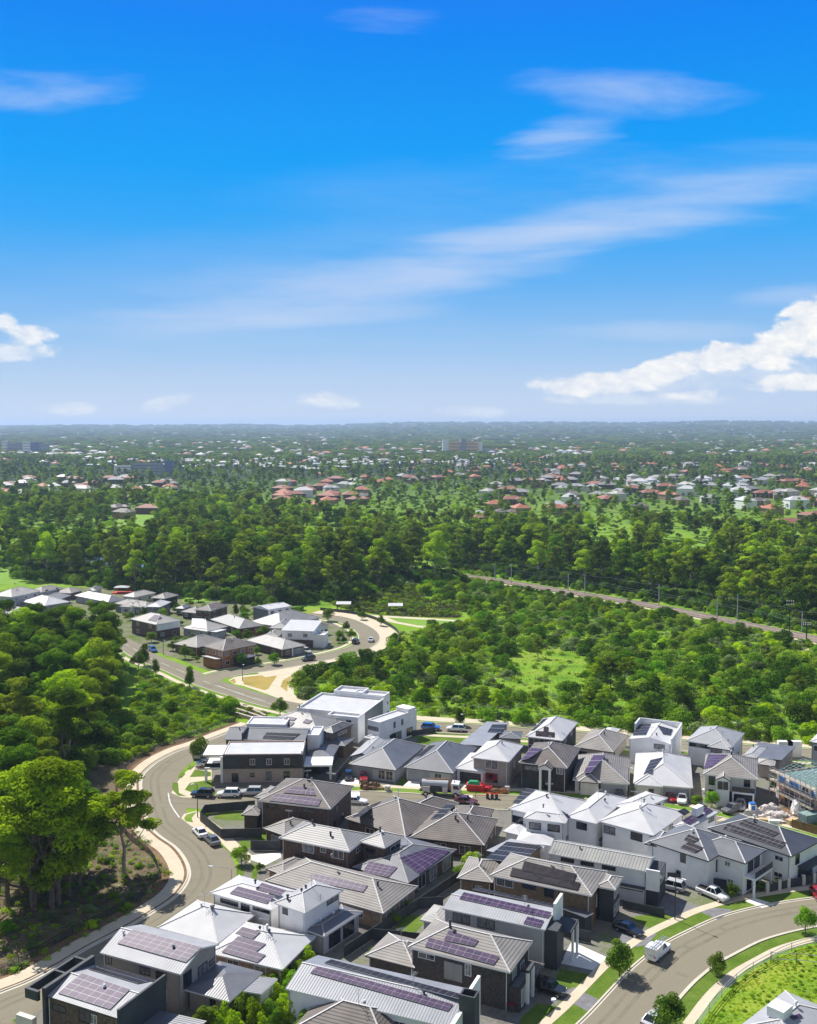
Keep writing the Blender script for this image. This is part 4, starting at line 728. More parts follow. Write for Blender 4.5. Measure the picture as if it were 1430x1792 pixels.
# -- pale parapet two storey with long blue strip
h = H('pale grey two-storey house, long double row of blue panels, tall white end parapet')
q = h.vol(z3(248, 796), z3(846, 922), z3(962, 808), ze=5.7, roof='gableU', pitch=11, ov=.25, wall='grey_render', rm='pale_metal', cap='cap_white', fascia='fascia_white')
h.solar(q, 'L', [z3(346, 744), z3(862, 856), z3(884, 824), z3(372, 706)], 14, 2); h.solar(q, 'L', [z3(718, 888), z3(816, 912), z3(838, 872), z3(742, 848)], 4, 2); h.solar(q, 'F', [z3(420, 690), z3(880, 790), z3(905, 780), z3(450, 680)], 14, 1, 'panel_black')
h.win(q, 'L', z3(358, 845), 2.6, 1.5, 'frame_dark'); h.win(q, 'L', z3(502, 880), 2.6, 1.5, 'frame_dark')
h.box(q, 'parapet', -.5, -.1, q.lv*.5, q.lv+.3, 4.2, 8.0, 'white_render'); h.box(q, 'facade_wall', -1.6, .25, .4, q.lv*.55, 0, 5.6, 'dark_render'); h.box(q, 'porch_roof', -3.0, .2, q.lv*.35, q.lv*.95, 4.6, 4.9, 'dark_render'); h.box(q, 'facade_frame', -3.0, -2.7, q.lv*.9, q.lv*.96, 0, 4.6, 'white_render'); h.box(q, 'facade_frame', -3.0, -2.7, q.lv*.55, q.lv*.6, 0, 4.6, 'white_render'); h.garage(q, 'R', .75, 2.6)
h.vol(z3(92, 888), z3(250, 892), z3(330, 800), ze=2.8, roof='hip', pitch=20, wall='grey_render', rm='pale_tile', cap=None, fascia='fascia_white', ref='v')
# -- dark brick tile roof red-ish panels
h = H('dark brick two-storey house, pale tiled hip roof, four stepped rows of reddish panels')
q = h.vol(z3(45, 1022), z3(640, 1170), z3(776, 990), ze=5.5, pitch=24, wall='dark_brick', rm='taupe_tile', cap='cap_white', fascia='fascia_white')
h.solar(q, 'L', [z3(146, 1020), z3(545, 1128), z3(580, 1080), z3(170, 968)], 9, 2); h.solar(q, 'L', [z3(255, 985), z3(432, 1020), z3(458, 985), z3(285, 925)], 4, 2)
h.win(q, 'L', z3(155, 1075), 2.4, .8); h.win(q, 'L', z3(310, 1165), 2.6, 2.4, 'fascia_grey', glass='fascia_grey'); h.win(q, 'L', z3(397, 1155), .9, 1.6); h.win(q, 'R', z3(665, 1180), 1.4, 1.6); h.win(q, 'R', z3(710, 1140), 1.4, 1.6); h.vent(q, 'L', z3(292, 908), h=1.0)
q2 = h.vol(rel=(q, -1.1, .46, q.lv*.08, q.lv*.62), ze=3.2, roof='flat', wall='dark_brick', rm='slate_metal', par=.2); h.wins(q2, 'R', [.2, .45], 1.6, .8, 2.2); h.box(q, 'portal_frame', -1.5, -1.11, q.lv*.34, q.lv*.38, 0, 4.2, 'white_render'); h.box(q, 'portal_frame', -1.5, -1.11, q.lv*.56, q.lv*.6, 0, 4.2, 'white_render'); h.box(q, 'portal_frame', -1.5, -1.11, q.lv*.34, q.lv*.6, 4.205, 4.6, 'dark_render')
h.vol(rel=(q, q.lu-1, q.lu+6.5, 0, q.lv*.8), ze=2.8, roof='hip', pitch=20, wall='dark_brick', rm='taupe_tile', cap='cap_white'); h.vol(rel=(q, -1.8, 1, q.lv*.62, q.lv-.2), ze=2.9, roof='hip', pitch=18, wall='dark_brick', rm='brown_tile', cap=None)
# -- long slate gable at the bottom
h = H('long slate-blue metal gable house, one continuous double panel strip, square chimney box')
q = h.vol(z2(570, 1086), z3(300, 1495), z3(560, 1300), ze=4.6, roof='gableU', pitch=15, ov=.3, wall='white_render', rm='grey_metal', cap='cap_white', fascia='fascia_white', ref='u')
h.solar(q, 'L', [z2(696, 1010), z2(1385, 1202), z2(1410, 1168), z2(732, 978)], 20, 2); h.solar(q, 'F', [z2(765, 962), z3(340, 1330), z3(370, 1305), z2(800, 945)], 20, 1, 'panel_black')
h.vol(rel=(q, -1.9, .1, q.lv*.32, q.lv*.52), ze=7.2, roof='flat', wall='dark_render', rm='slate_metal', par=1.2, wallname='chimney_wall'); h.box(q, 'parapet', -.5, -.1, q.lv*.52, q.lv+.4, 0, 6.4, 'white_render'); h.box(q, 'parapet', -.4, .1, -.2, q.lv*.32, 0, 5.2, 'white_render'); h.wins(q, 'L', [.3, .6], 3.2, 1.8, 1.0)
# -- tiled roof cut by the bottom edge
h = H('mottled tan tiled hip roof house at the very bottom between hedge and slate gable')
q = h.vol(z2(600, 1290), z2(1090, 1420), z2(1345, 1232), ze=2.8, pitch=25, wall='tan_brick', rm='brown_tile', cap='cap_white', fascia='fascia_grey')
q2 = h.vol(z2(630, 1230), z2(860, 1270), z2(1010, 1150), ze=2.8, pitch=23, wall='tan_brick', rm='brown_tile', cap='cap_grey')
h = H('pale metal roofed house with small panel arrays beside the tall grass field')
q = h.vol(z4(880, 1560), z4(1300, 1640), z4(1560, 1410), ze=4.6, pitch=17, wall='white_render', rm='pale_metal', cap='cap_white', fascia='fascia_white'); h.box(q, 'roof_box', q.lu*.45, q.lu*.75, q.lv*.3, q.lv*.5, 5.4, 6.6, 'white_render')
h.solar(q, 'R', [z4(1290, 1450), z4(1345, 1430), z4(1325, 1415), z4(1270, 1430)], 3, 2)
# -- second row, far side of the building-works street
h = H('charcoal-and-grey hip house with a white garage, behind the red hatchback')
q = h.vol(z6(100, 402), z6(384, 436), z6(562, 288), ze=2.8, pitch=25, wall='grey_render', rm='slate_metal', cap='cap_white', fascia='fascia_dark'); h.garage(q, 'L', .75, 4.8, 2.2, 'garage_grey'); h.wins(q, 'L', [.12, .3], 1.3, 1.6, 1.9)
h.vol(z6(112, 350), z6(250, 366), z6(350, 270), ze=2.8, roof='gableV', pitch=20, wall='grey_render', rm='pale_metal', cap='cap_white')
h = H('grey hip house with double garage directly behind the vacuum truck')
q = h.vol(z6(432, 420), z6(726, 455), z6(868, 302), ze=2.8, pitch=26, wall='grey_render', rm='slate_metal', cap='cap_white', fascia='fascia_dark'); h.garage(q, 'L', .72); h.wins(q, 'L', [.3], 1.3, 1.6, 1.9); h.solar(q, 'B', [z6(495, 365), z6(530, 360), z6(620, 285), z6(590, 288)], 6, 1, 'panel_black')
h = H('white pyramid-roofed two-storey house behind the red covered pile')
q = h.vol(z6(830, 360), z6(1058, 386), z6(1146, 286), ze=5.6, pitch=25, wall='taupe_render', rm='white_metal', cap='cap_white', fascia='fascia_white'); h.win(q, 'L', z6(955, 395), 2.8, 1.9); h.win(q, 'L', z6(955, 480), 2.6, 2.0, 'frame_dark'); h.win(q, 'R', z6(1090, 400), 1.2, 1.5)
q2 = h.vol(rel=(q, q.lu*.6, q.lu+3.6, -.3, q.lv*.9), ze=2.9, roof='hip', pitch=22, wall='white_render', rm='white_metal', cap='cap_white', fascia='fascia_white'); h.garage(q2, 'L', .5, 4.6, 2.2, 'dark_render')
h = H('low grey skillion-roofed house between the lawn and the pyramid-roofed house')
q = h.vol(z6(760, 282), z6(905, 298), z6(1060, 160), ze=2.9, roof='skR', pitch=3, wall='taupe_render', rm='grey_metal', cap=None); q2 = h.vol(z6(1000, 240), z6(1130, 250), z6(1140, 205), ze=2.9, roof='hip', pitch=14, wall='taupe_render', rm='slate_metal', cap='cap_grey'); h.solar(q, 'T', [z6(930, 210), z6(1010, 215), z6(1050, 165), z6(960, 165)], 5, 2, 'panel_black')
h = H('bright white hip-roofed house with a black T-shaped array, backing onto the scrub')
q = h.vol(w6(80, 208), w6(355, 236), w6(470, 100), ze=5.2, pitch=27, wall='dark_render', rm='white_metal', cap='cap_white', fascia='fascia_white'); h.solar(q, 'L', [w6(157, 200), w6(296, 212), w6(298, 178), w6(160, 166)], 6, 1, 'panel_black', 'panel_black'); h.solar(q, 'L', [w6(215, 172), w6(250, 174), w6(252, 138), w6(218, 136)], 2, 1, 'panel_black', 'panel_black'); h.solar(q, 'B', [w6(125, 168), w6(150, 160), w6(250, 72), w6(215, 80)], 5, 2, 'panel_black')
h.win(q, 'L', w6(155, 243), 3.6, 1.6, mull=2); h.wins(q, 'R', [.3, .7], 4, 1.4, 1.2); h.wins(q, 'L', [.7], 1.4, 2, 1.8)
h = H('brown tiled two-storey dark house with a pair of white entry columns')
q = h.vol(w6(18, 412), w6(390, 436), w6(486, 290), ze=5.4, pitch=24, wall='dark_brick', rm='brown_tile', cap='cap_white', fascia='fascia_white'); h.solar(q, 'B', [w6(50, 385), w6(110, 370), w6(215, 300), w6(130, 290)], 6, 3)
q2 = h.vol(rel=(q, q.lu*.32, q.lu*.56, -1.6, .6), ze=5.4, roof='gableV', pitch=26, wall='dark_brick', rm='brown_tile', cap='cap_white') if False else None
h.post(q, q.lu*.52, -1.2, 0, 5.0, .45, 'white_render'); h.post(q, q.lu*.33, -1.2, 0, 5.0, .45, 'white_render'); h.vol(rel=(q, q.lu*.28, q.lu*.57, -1.6, 1.0), ze=5.4, zb=4.9, roof='gableV', pitch=26, wall='white_render', rm='brown_tile', cap='cap_white', ov=.1, wallname='porch_gable')
h.win(q, 'L', w6(135, 440), 3.6, 1.0, 'frame_dark'); h.win(q, 'L', w6(335, 458), 1.4, 1.4); h.win(q, 'R', w6(430, 470), 1.2, 1.2, 'frame_dark'); h.garage(q, 'L', .8, 4.8, 2.2, 'dark_render'); h.wins(q, 'L', [.42], 1.2, 1.2, 2.2, 'frame_dark')
h = H('taupe tiled hip house tucked between the T-array house and the white boxy house')
q = h.vol(w6(440, 278), w6(728, 322), w6(842, 196), ze=2.8, pitch=25, wall='taupe_render', rm='taupe_tile', cap='cap_white'); h.vol(rel=(q, q.lu*.25, q.lu*.6, q.lv*.6, q.lv+1.5), ze=3.6, roof='hip', pitch=20, wall='taupe_render', rm='white_metal', cap=None)
h = H('white boxy two-storey house, raised side walls, two dark arrays on a shallow gable')
q = h.vol(w6(832, 238), w6(1150, 262), w6(1222, 150), ze=5.4, roof='gableV', pitch=12, ov=.1, wall='white_render', rm='white_metal', cap='cap_white', fascia='fascia_white'); h.solar(q, 'B', [w6(872, 200), w6(970, 196), w6(1008, 116), w6(905, 122)], 5, 4, 'panel_black'); h.solar(q, 'R', [w6(1095, 192), w6(1150, 200), w6(1166, 158), w6(1052, 125)], 4, 3, 'panel_black')
h.win(q, 'L', w6(1068, 280), 2.4, 1.1, 'frame_dark'); h.box(q, 'parapet', -.35, -.05, -.2, q.lv+.3, 0, 6.7, 'white_render'); h.box(q, 'parapet', q.lu+.05, q.lu+.35, q.lv*.6, q.lv+.3, 0, 6.9, 'white_render'); h.box(q, 'parapet', -.35, q.lu+.35, q.lv+.05, q.lv+.3, 0, 6.9, 'white_render')
h.vol(rel=(q, q.lu*.1, q.lu*.45, -5, .3), ze=3.1, roof='gableV', pitch=20, wall='white_render', rm='white_metal', cap='cap_white', fascia='fascia_white')
h = H('white house with half-blue hip roof and front gable beside the tall street lamp')
q = h.vol(w5(62, 275), w5(540, 350), w5(568, 180), ze=5.3, pitch=24, wall='white_render', rm='pale_metal', cap='cap_white', fascia='fascia_white', ref='u'); q2 = h.vol(rel=(q, q.lu*.02, q.lu*.5, -.9, q.lv*.5), ze=5.0, pitch=25, wall='white_render', rm='pale_metal', cap='cap_white'); h.win(q2, 'L', w5(380, 376), 2.4, 1.0, 'frame_dark'); h.win(q, 'L', w5(170, 320), 5.0, .9, 'frame_dark')
h = H('taupe tiled single-storey hip house with a small entry gable, panels running up its left edge')
q = h.vol(w6(430, 522), w6(848, 554), w6(932, 374), ze=2.9, pitch=25, wall='cream_render', rm='taupe_tile', cap='cap_white', fascia='fascia_white', ref='u'); h.solar(q, 'B', [w6(510, 480), w6(570, 470), w6(675, 345), w6(585, 345)], 6, 3, 'panel_glass'); h.garage(q, 'L', .25, 5.2, 2.3, 'garage_grey'); h.wins(q, 'L', [.86, .72], 1.4, 1.2, 1.6, 'frame_dark'); h.garage(q, 'L', .56, 1.2, 2.2, 'dark_render', 'door')
h.vol(rel=(q, q.lu*.5, q.lu*.9, -.9, q.lv*.35), ze=2.9, pitch=24, wall='cream_render', rm='taupe_tile', cap='cap_white')
h = H('brilliant white hip-roofed single-storey house with one dark array, red and white cars in front')
q = h.vol(w6(876, 548), w6(1316, 584), w6(1384, 365), ze=2.9, pitch=24, wall='cream_render', rm='white_metal', cap='cap_white', fascia='fascia_white', ref='u'); h.solar(q, 'B', [w6(952, 488), w6(1010, 470), w6(1096, 362), w6(1005, 382)], 4, 4, 'panel_black'); h.garage(q, 'L', .25, 5.2, 2.3); h.wins(q, 'L', [.7], 1.3, 3.0, 2.0, 'frame_dark', mull=3); h.post(q, q.lu*.55, .1, 0, 2.7, .35, 'cream_render'); h.post(q, q.lu*.92, .1, 0, 2.7, .35, 'cream_render')
h.vol(rel=(q, q.lu*.5, q.lu*.97, -.7, q.lv*.35), ze=2.9, pitch=22, wall='cream_render', rm='white_metal', cap='cap_white', fascia='fascia_white')
h = H('beige two-storey house with a projecting gabled bay and front balcony over a dark carport')
q = h.vol(w5(240, 624), w5(818, 684), w5(850, 530), ze=5.6, pitch=24, wall='cream_render', rm='taupe_tile', cap='cap_white', fascia='fascia_white', ref='u', lv=13); h.solar(q, 'B', [w5(250, 575), w5(330, 555), w5(500, 425), w5(300, 425)], 7, 5, 'panel_glass')
q2 = h.vol(rel=(q, q.lu*.5, q.lu*.76, -1.7, 1.0), ze=5.4, roof='gableV', pitch=28, wall='white_render', rm='taupe_tile', cap='cap_white', ov=.12); h.win(q2, 'L', w5(445, 690), 2.2, 1.8, 'frame_white'); h.win(q, 'L', w5(332, 690), 1.2, 1.8, 'frame_dark'); h.win(q, 'L', w5(700, 710), 1.2, 1.6, 'frame_dark'); h.balcony(q, 'L', .02, .46, 3.0, 1.5); h.garage(q, 'L', .26, 5.0, 2.5, 'dark_render'); h.garage(q, 'L', .6, 1.4, 2.2, 'dark_render', 'door'); h.wins(q, 'L', [.88], 1.5, 1.0, 2.0, 'frame_dark')
h = H('flat slate-roofed low house right of the tall street lamp with a pale ribbed wing')
q = h.vol(w5(650, 440), w5(1060, 500), w5(1205, 355), ze=3.0, roof='skR', pitch=3, wall='taupe_render', rm='slate_metal', cap=None); h.vol(w5(655, 430), w5(800, 458), w5(912, 345), ze=3.2, roof='hip', pitch=16, wall='taupe_render', rm='pale_metal', cap='cap_grey'); h.vol(w5(800, 510), w5(990, 540), w5(1005, 480), ze=3.0, roof='hip', pitch=20, wall='taupe_render', rm='pale_tile', cap='cap_grey')
h = H('pale-roofed two-storey house at the far end of the row beyond the building site')
q = h.vol(w5(1345, 290), w5(1560, 320), w5(1640, 230), ze=5.4, pitch=22, wall='grey_render', rm='white_metal', cap='cap_white'); h.wins(q, 'L', [.2, .6], 4, 1.8, 1.2)
# -- left end: curved dark house and its neighbours
h = H('dark-clad two-storey house, flat white roof, pale brick base, at the road bend')
q = h.vol(w1(255, 562), w1(966, 556), w1(1000, 440), ze=6.1, zb=0, roof='flat', wall='pink_block', rm='white_metal', par=.25, ref='u', lv=9)
h.box(q, 'cladding', .02, q.lu-.02, -.18, -.003, 3.0, 5.95, 'dark_render'); h.box(q, 'cladding', -.18, -.003, .1, q.lv-.1, 3.0, 5.95, 'dark_render'); h.box(q, 'cladding', q.lu*.30, q.lu*.44, -.24, -.185, 3.05, 5.9, 'dark_brick'); h.box(q, 'cladding', q.lu*.58, q.lu*.78, -.24, -.185, 3.05, 5.9, 'dark_brick'); h.box(q, 'cladding', .1, q.lu*.2, -.24, -.185, 3.05, 5.9, 'dark_brick')
for p in (w1(520, 636), w1(668, 634), w1(828, 632)):
    b, e, out, ln = h.side(q, 'L'); pp = hitplane(p, b+out*.25, out); h._win(Vector((pp.x, pp.y, 4.5)), e, out, 1.1, 1.3, 'frame_white')
for p, w in ((w1(365, 770), 1.4), (w1(520, 745), .9), (w1(665, 755), 1.2), (w1(828, 752), 1.3)): h.win(q, 'L', p, w, 1.9 if w > 1 else .9, 'frame_dark')
h.box(q, 'roof_slab', q.lu-.5, q.lu+4.2, .3, q.lv*.75, 5.6, 5.95, 'white_render'); h.box(q, 'balcony_slab', q.lu+.005, q.lu+3.9, .3, q.lv*.75, 2.8, 3.1, 'white_render'); h.box(q, 'column', q.lu+.005, q.lu+.5, -.25, .295, 0, 5.59, 'white_render'); h.box(q, 'column', q.lu+3.4, q.lu+3.9, .35, .8, 0, 2.79, 'white_render'); h.box(q, 'balustrade', q.lu+.6, q.lu+3.9, .3, .36, 3.2, 4.1, 'window_glass')
h.box(q, 'roof_slab', -6.2, -.19, 1.0, 6.5, 2.9, 3.25, 'white_render'); h.box(q, 'column', -6.1, -5.6, 1.1, 1.6, 0, 2.89, 'white_render'); h.box(q, 'parapet', -.1, .25, -.1, q.lv*.5, 5.9, 6.7, 'white_render')
h = H('slate gable-roofed two-storey house with long roof panels behind the dark-clad corner house')
q = h.vol(w1(268, 424), w1(990, 442), w1(1050, 395), ze=5.9, roof='gableU', pitch=14, wall='dark_render', rm='slate_metal', cap='cap_grey', fascia='fascia_white', ref='u', lv=9.5, ov=.3); h.solar(q, 'L', [w1(610, 420), w1(870, 440), w1(950, 380), w1(650, 370)], 10, 2, 'panel_black'); h.box(q, 'parapet', q.lu*.76, q.lu*.78, -.2, q.lv*.5, 5.6, 7.4, 'dark_render'); h.win(q, 'R', w1(1018, 465), 1.0, 1.5)
h.vol(rel=(q, -2.6, 0, q.lv*.3, q.lv), ze=6.4, roof='flat', wall='white_render', rm='white_metal', par=.3); h.vol(rel=(q, q.lu*.35, q.lu*.85, q.lv, q.lv+6), ze=6.6, roof='flat', wall='white_render', rm='white_metal', par=.3)
h = H('low slate hip-roofed building with a white edge between the bend houses')
q = h.vol(w1(1000, 565), w1(1235, 588), w1(1302, 475), ze=2.9, roof='hip', pitch=14, wall='dark_render', rm='slate_metal', cap=None, fascia='fascia_white'); h.vol(w1(1020, 610), w1(1120, 640), w1(1135, 598), ze=2.7, roof='skR', pitch=3, wall='dark_render', rm='white_metal', cap=None, fascia='fascia_white')
h = H('grey tiled two-storey hip house with three small red panel groups')
q = h.vol(w1(615, 288), w1(1100, 362), w1(1180, 250), ze=5.3, pitch=22, wall='olive_brick', rm='grey_tile', cap='cap_white', fascia='fascia_white', ref='u', lv=11); q2 = h.vol(w1(1110, 352), w1(1238, 374), w1(1424, 290), ze=5.3, pitch=22, wall='olive_brick', rm='dark_tile', cap='cap_white', fascia='fascia_dark')
for c_ in ([w1(710, 285), w1(800, 300), w1(832, 268), w1(740, 254)], [w1(812, 300), w1(868, 312), w1(898, 282), w1(840, 268)], [w1(802, 245), w1(890, 266), w1(916, 240), w1(830, 226)], [w1(970, 280), w1(1022, 292), w1(1060, 264), w1(1000, 248)]): h.solar(q, 'L', c_, 3, 2)
h.win(q2, 'L', w1(1188, 385), 2.6, 1.4, 'frame_dark', mull=2); h.win(q2, 'R', w1(1325, 368), 3.6, .7)
h.vol(w1(1300, 480), w1(1345, 490), w1(1440, 418), ze=2.9, roof='hip', pitch=15, wall='olive_brick', rm='slate_metal', cap='cap_grey', ref='v', lu=7)
h = H('white flat-roofed two-storey house with stepped parapets, largest of the white boxes by the scrub')
q = h.vol(z5(748, 130), z5(1140, 168), z5(1222, 100), ze=6.2, roof='flat', wall='white_render', rm='white_metal', par=.5, ref='u', lv=15); h.vol(rel=(q, -.02, q.lu*.5, q.lv-.05, q.lv+4), ze=6.8, roof='flat', wall='white_render', rm='white_metal', par=.5); h.vol(rel=(q, q.lu*.35, q.lu*.8, q.lv-.03, q.lv+5), ze=7.1, roof='flat', wall='white_render', rm='white_metal', par=.6)
h.vol(rel=(q, -.03, q.lu*.45, -3.2, .05), ze=6.25, roof='flat', wall='white_render', rm='white_metal', par=.5); h.win(q, 'L', z5(985, 200), 3.2, 1.6, 'frame_dark', mull=2); h.box(q, 'cladding', -.2, -.003, q.lv*.1, q.lv*.9, .2, 5.9, 'mid_grey')
for k_, (t_, w_) in enumerate(((.3, 1.3), (.75, 1.1))): h.wins(h.vols[3], 'L', [t_], 4.4, w_, 1.9, 'frame_dark')
h = H('narrow white two-storey box house with plain side wall beside the green lawn')
q = h.vol(z6(165, 150), z6(286, 150), z6(508, 74), ze=6.2, roof='flat', wall='white_render', rm='white_metal', par=.3, ref='v'); h.win(q, 'L', z6(208, 176), 3.2, .9, 'frame_dark', mull=2); h.win(q, 'R', z6(376, 165), .7, 1.4, 'frame_dark'); h.win(q, 'R', z6(422, 148), .7, 1.4, 'frame_dark'); h.vol(rel=(q, -.05, q.lu*.6, -3, .05), ze=3.0, roof='flat', wall='white_render', rm='white_metal', par=.2); h.wins(q, 'R', [.35, .5, .8], 1.4, 2.2, 2.0, 'frame_dark'); h.box(q, 'parapet', .1, 4, q.lv-3, q.lv-.3, 6.0, 6.9, 'white_render')
# blank walls get their ordinary small windows
rw = random.Random(11)
for h in list(ALLH):
    for q in h.vols:
        if q.zb > 0 or q.ze < 2.5: continue
        for k in 'LRF':
            if (id(q), k) in h.used: continue
            ln = h.side(q, k)[3]
            if ln < 4: continue
            for z in ((1.5, 4.3) if q.ze > 5 else (1.5,)): h.wins(q, k, [(i+.5+rw.uniform(-.15, .15))/max(1, int(ln//4)) for i in range(int(ln//4)) if rw.random() < .75], z, rw.choice((1.0, 1.5, 1.8)), rw.choice((.8, 1.2)), rw.choice(('frame_dark', 'frame_white')))
# ------------------------------------------------------------------ the older cluster up the road
GM = 'houses of the further cluster'
def HM(label, L_, N_, R_, ze=2.8, rm='taupe_tile', wall='brown_brick', pitch=23, roof='hip', cap='cap_white', wl=2, wr=2, fascia='fascia_white', **kw):
    h = House(label, 'house', 'house', GM); q = h.vol(L_, N_, R_, ze=ze, pitch=pitch, roof=roof, wall=wall, rm=rm, cap=cap, fascia=fascia, **kw)
    for z in ((1.4, 4.2) if ze > 4 else (1.4,)):
        if wl: h.wins(q, 'L', [(i+.5)/wl for i in range(wl)], z, 1.6, 1.3)
        if wr: h.wins(q, 'R', [(i+.5)/wr for i in range(wr)], z, 1.6, 1.3)
    return h, q
h, q = HM('orange brick two-storey house with white porch roofs at the road junction', w3(772, 492), w3(935, 543), w3(1256, 478), 5.6, 'brown_tile', 'orange_brick', wl=3, wr=4)
h.vol(rel=(q, q.lu*.05, q.lu*.75, -2.6, .46), ze=2.9, roof='skL', pitch=8, wall='orange_brick', rm='white_metal', cap=None); h.vol(rel=(q, -3.5, .46, q.lv*.3, q.lv*.8), ze=2.8, pitch=18, wall='dark_brick', rm='slate_metal', cap=None)
HM('taupe tiled single-storey house left of the orange brick house', w3(490, 468), w3(684, 512), w3(965, 440), 2.9, 'taupe_tile', 'olive_brick')
h, q = HM('two-storey house with white side facade, glossy dark solar patch and street trees before it', w3(42, 236), w3(292, 292), w3(540, 250), 5.4, 'pale_tile', 'brown_brick'); h.solar(q, 'L', [w3(215, 250), w3(290, 265), w3(345, 208), w3(280, 200)], 5, 3); h.box(q, 'cladding', .2, .44, q.ov+.1, q.lv-q.ov-.1, 3, 5.1, 'white_render')
h, q = HM('cream-roofed house with a glaring white solar patch and a small white porch', w3(540, 322), w3(785, 357), w3(1008, 310), 2.9, 'pale_tile', 'grey_render'); h.solar(q, 'L', [w3(635, 318), w3(780, 335), w3(770, 240), w3(640, 235)], 6, 3, 'white_render'); h.vol(rel=(q, -3.2, .46, q.lv*.1, q.lv*.6), ze=2.6, roof='skR', pitch=3, wall='grey_render', rm='white_metal', cap=None)  # white array colour paints the sun's glare onto the panels
HM('grey tiled low house with a fenced rear yard, middle of the cluster', w3(812, 240), w3(1090, 330), w3(1266, 276), 2.8, 'grey_tile', 'brown_brick')
HM('brown tiled two-storey house beside a conifer, near the turning circle', w3(645, 152), w3(820, 160), w3(992, 106), 4.6, 'brown_tile', 'brown_brick')
HM('low taupe wing house just below the brown tiled house by the turning circle', w3(525, 168), w3(690, 182), w3(812, 150), 2.7, 'taupe_tile', 'dark_brick')
HM('small slate-roofed house squeezed between white roof and brown tiled house', w3(478, 132), w3(560, 138), w3(636, 110), 2.8, 'slate_metal', 'brown_brick')
HM('white-roofed house with a timber screen, behind the curved white arch', w3(200, 112), w3(335, 122), w3(440, 72), 4.0, 'white_metal', 'mid_grey')
HM('taupe hip house at the left of the white-roofed house with timber screen', w3(-60, 116), w3(150, 128), w3(204, 98), 3.0, 'taupe_tile', 'grey_render')
HM('grey hip house furthest up beside the tall trees and dry oval', w3(240, 32), w3(372, 42), w3(512, 6), 4.0, 'taupe_tile', 'dark_brick')
h, q = HM('white gable-roofed two-storey house with dark end wall standing alone by the woods', w4(142, 106), w4(218, 148), w4(442, 112), 5.6, 'white_metal', 'white_render', pitch=10, roof='gableV', wl=1, wr=3, ov=.2); h.box(q, 'cladding', .3, q.lu-.3, .02, .19, 0, 5.2, 'mid_grey')
h, q = HM('wide grey tiled hip house at the top of the loop road', w4(140, 242), w4(330, 312), w4(720, 222), 2.9, 'grey_tile', 'cream_render'); h.vol(w4(265, 295), w4(400, 330), w4(480, 260), ze=2.9, pitch=24, wall='cream_render', rm='grey_tile', cap='cap_white')
HM('brown tiled house half hidden behind the white modern house on the loop road', w4(500, 285), w4(712, 316), w4(862, 300), 3.4, 'brown_tile', 'white_render')
h, q = HM('white modern two-storey house with shallow white roof over a brown brick base', w4(352, 338), w4(655, 356), w4(738, 288), 5.8, 'white_metal', 'white_render', pitch=6, roof='skF', wl=2, wr=1, cap=None, ov=.3); h.box(q, 'brick_base', .28, q.lu-.28, .1, .295, 0, 2.7, 'brown_brick'); h.vol(rel=(q, -3.4, .3, q.lv*.1, q.lv*.55), ze=4.4, roof='flat', wall='white_render', rm='white_metal', par=.3)
h, q = HM('pale tiled single-storey hip house with double columned porch and white car in its drive', w4(4, 440), w4(350, 531), w4(566, 486), 2.9, 'pale_tile', 'brown_brick'); h.post(q, .2, q.lv*.45, 0, 2.6, .4); h.garage(q, 'R', .75)
HM('small tan-roofed house behind the pale tiled house with columned porch', w4(172, 402), w4(300, 408), w4(372, 352), 2.8, 'taupe_tile', 'brown_brick', wl=1, wr=1)
HM('blue-walled two-storey house at the western end of the cluster', w2(-70, 152), w2(98, 166), w2(342, 114), 5.6, 'pale_tile', 'grey_render', wr=3)
HM('grey hip house behind the blue-walled two-storey house', w2(285, 106), w2(345, 126), w2(532, 90), 4.2, 'taupe_tile', 'grey_render')
HM('white-roofed house in front of the blue-walled house, trees overlapping it', w2(178, 202), w2(376, 238), w2(480, 186), 3.0, 'white_metal', 'taupe_render')
HM('taupe roof house with a peaked gable between the grey hip and the playground', w2(430, 132), w2(590, 134), w2(692, 108), 2.9, 'taupe_tile', 'brown_brick')
HM('stone-grey hip house right behind the white-roofed house with trees', w2(352, 178), w2(445, 206), w2(595, 150), 2.9, 'grey_tile', 'brown_brick')
HM('long slate-grey roofed house half sunk behind the tree tops', w2(620, 152), w2(902, 208), w2(1010, 178), 3.0, 'slate_metal', 'grey_render')
HM('pale taupe hip house above the curved white arch', w2(950, 218), w2(1212, 256), w2(1332, 232), 3.4, 'taupe_tile', 'mid_grey')
HM('cream hip house below the red playground', w2(990, 162), w2(1120, 168), w2(1304, 130), 3.0, 'pale_tile', 'cream_render')
HM('grey pyramid-roofed house by the dry oval', w2(1270, 172), w2(1372, 182), w2(1470, 152), 3.6, 'taupe_tile', 'brown_brick')
HM('small slate-roofed house left of the red playground', w2(738, 102), w2(802, 112), w2(858, 80), 2.9, 'slate_metal', 'white_render', wl=1, wr=1)
HM('pinkish roofed house glimpsed among the crowns at the western edge', w2(-60, 285), w2(150, 312), w2(335, 285), 3.0, 'pale_tile', 'pink_block')
HM('low cream roofed house glimpsed through the tree tops beside the pinkish one', w2(280, 345), w2(380, 360), w2(470, 330), 3.0, 'pale_tile', 'tan_brick', wl=1, wr=1)
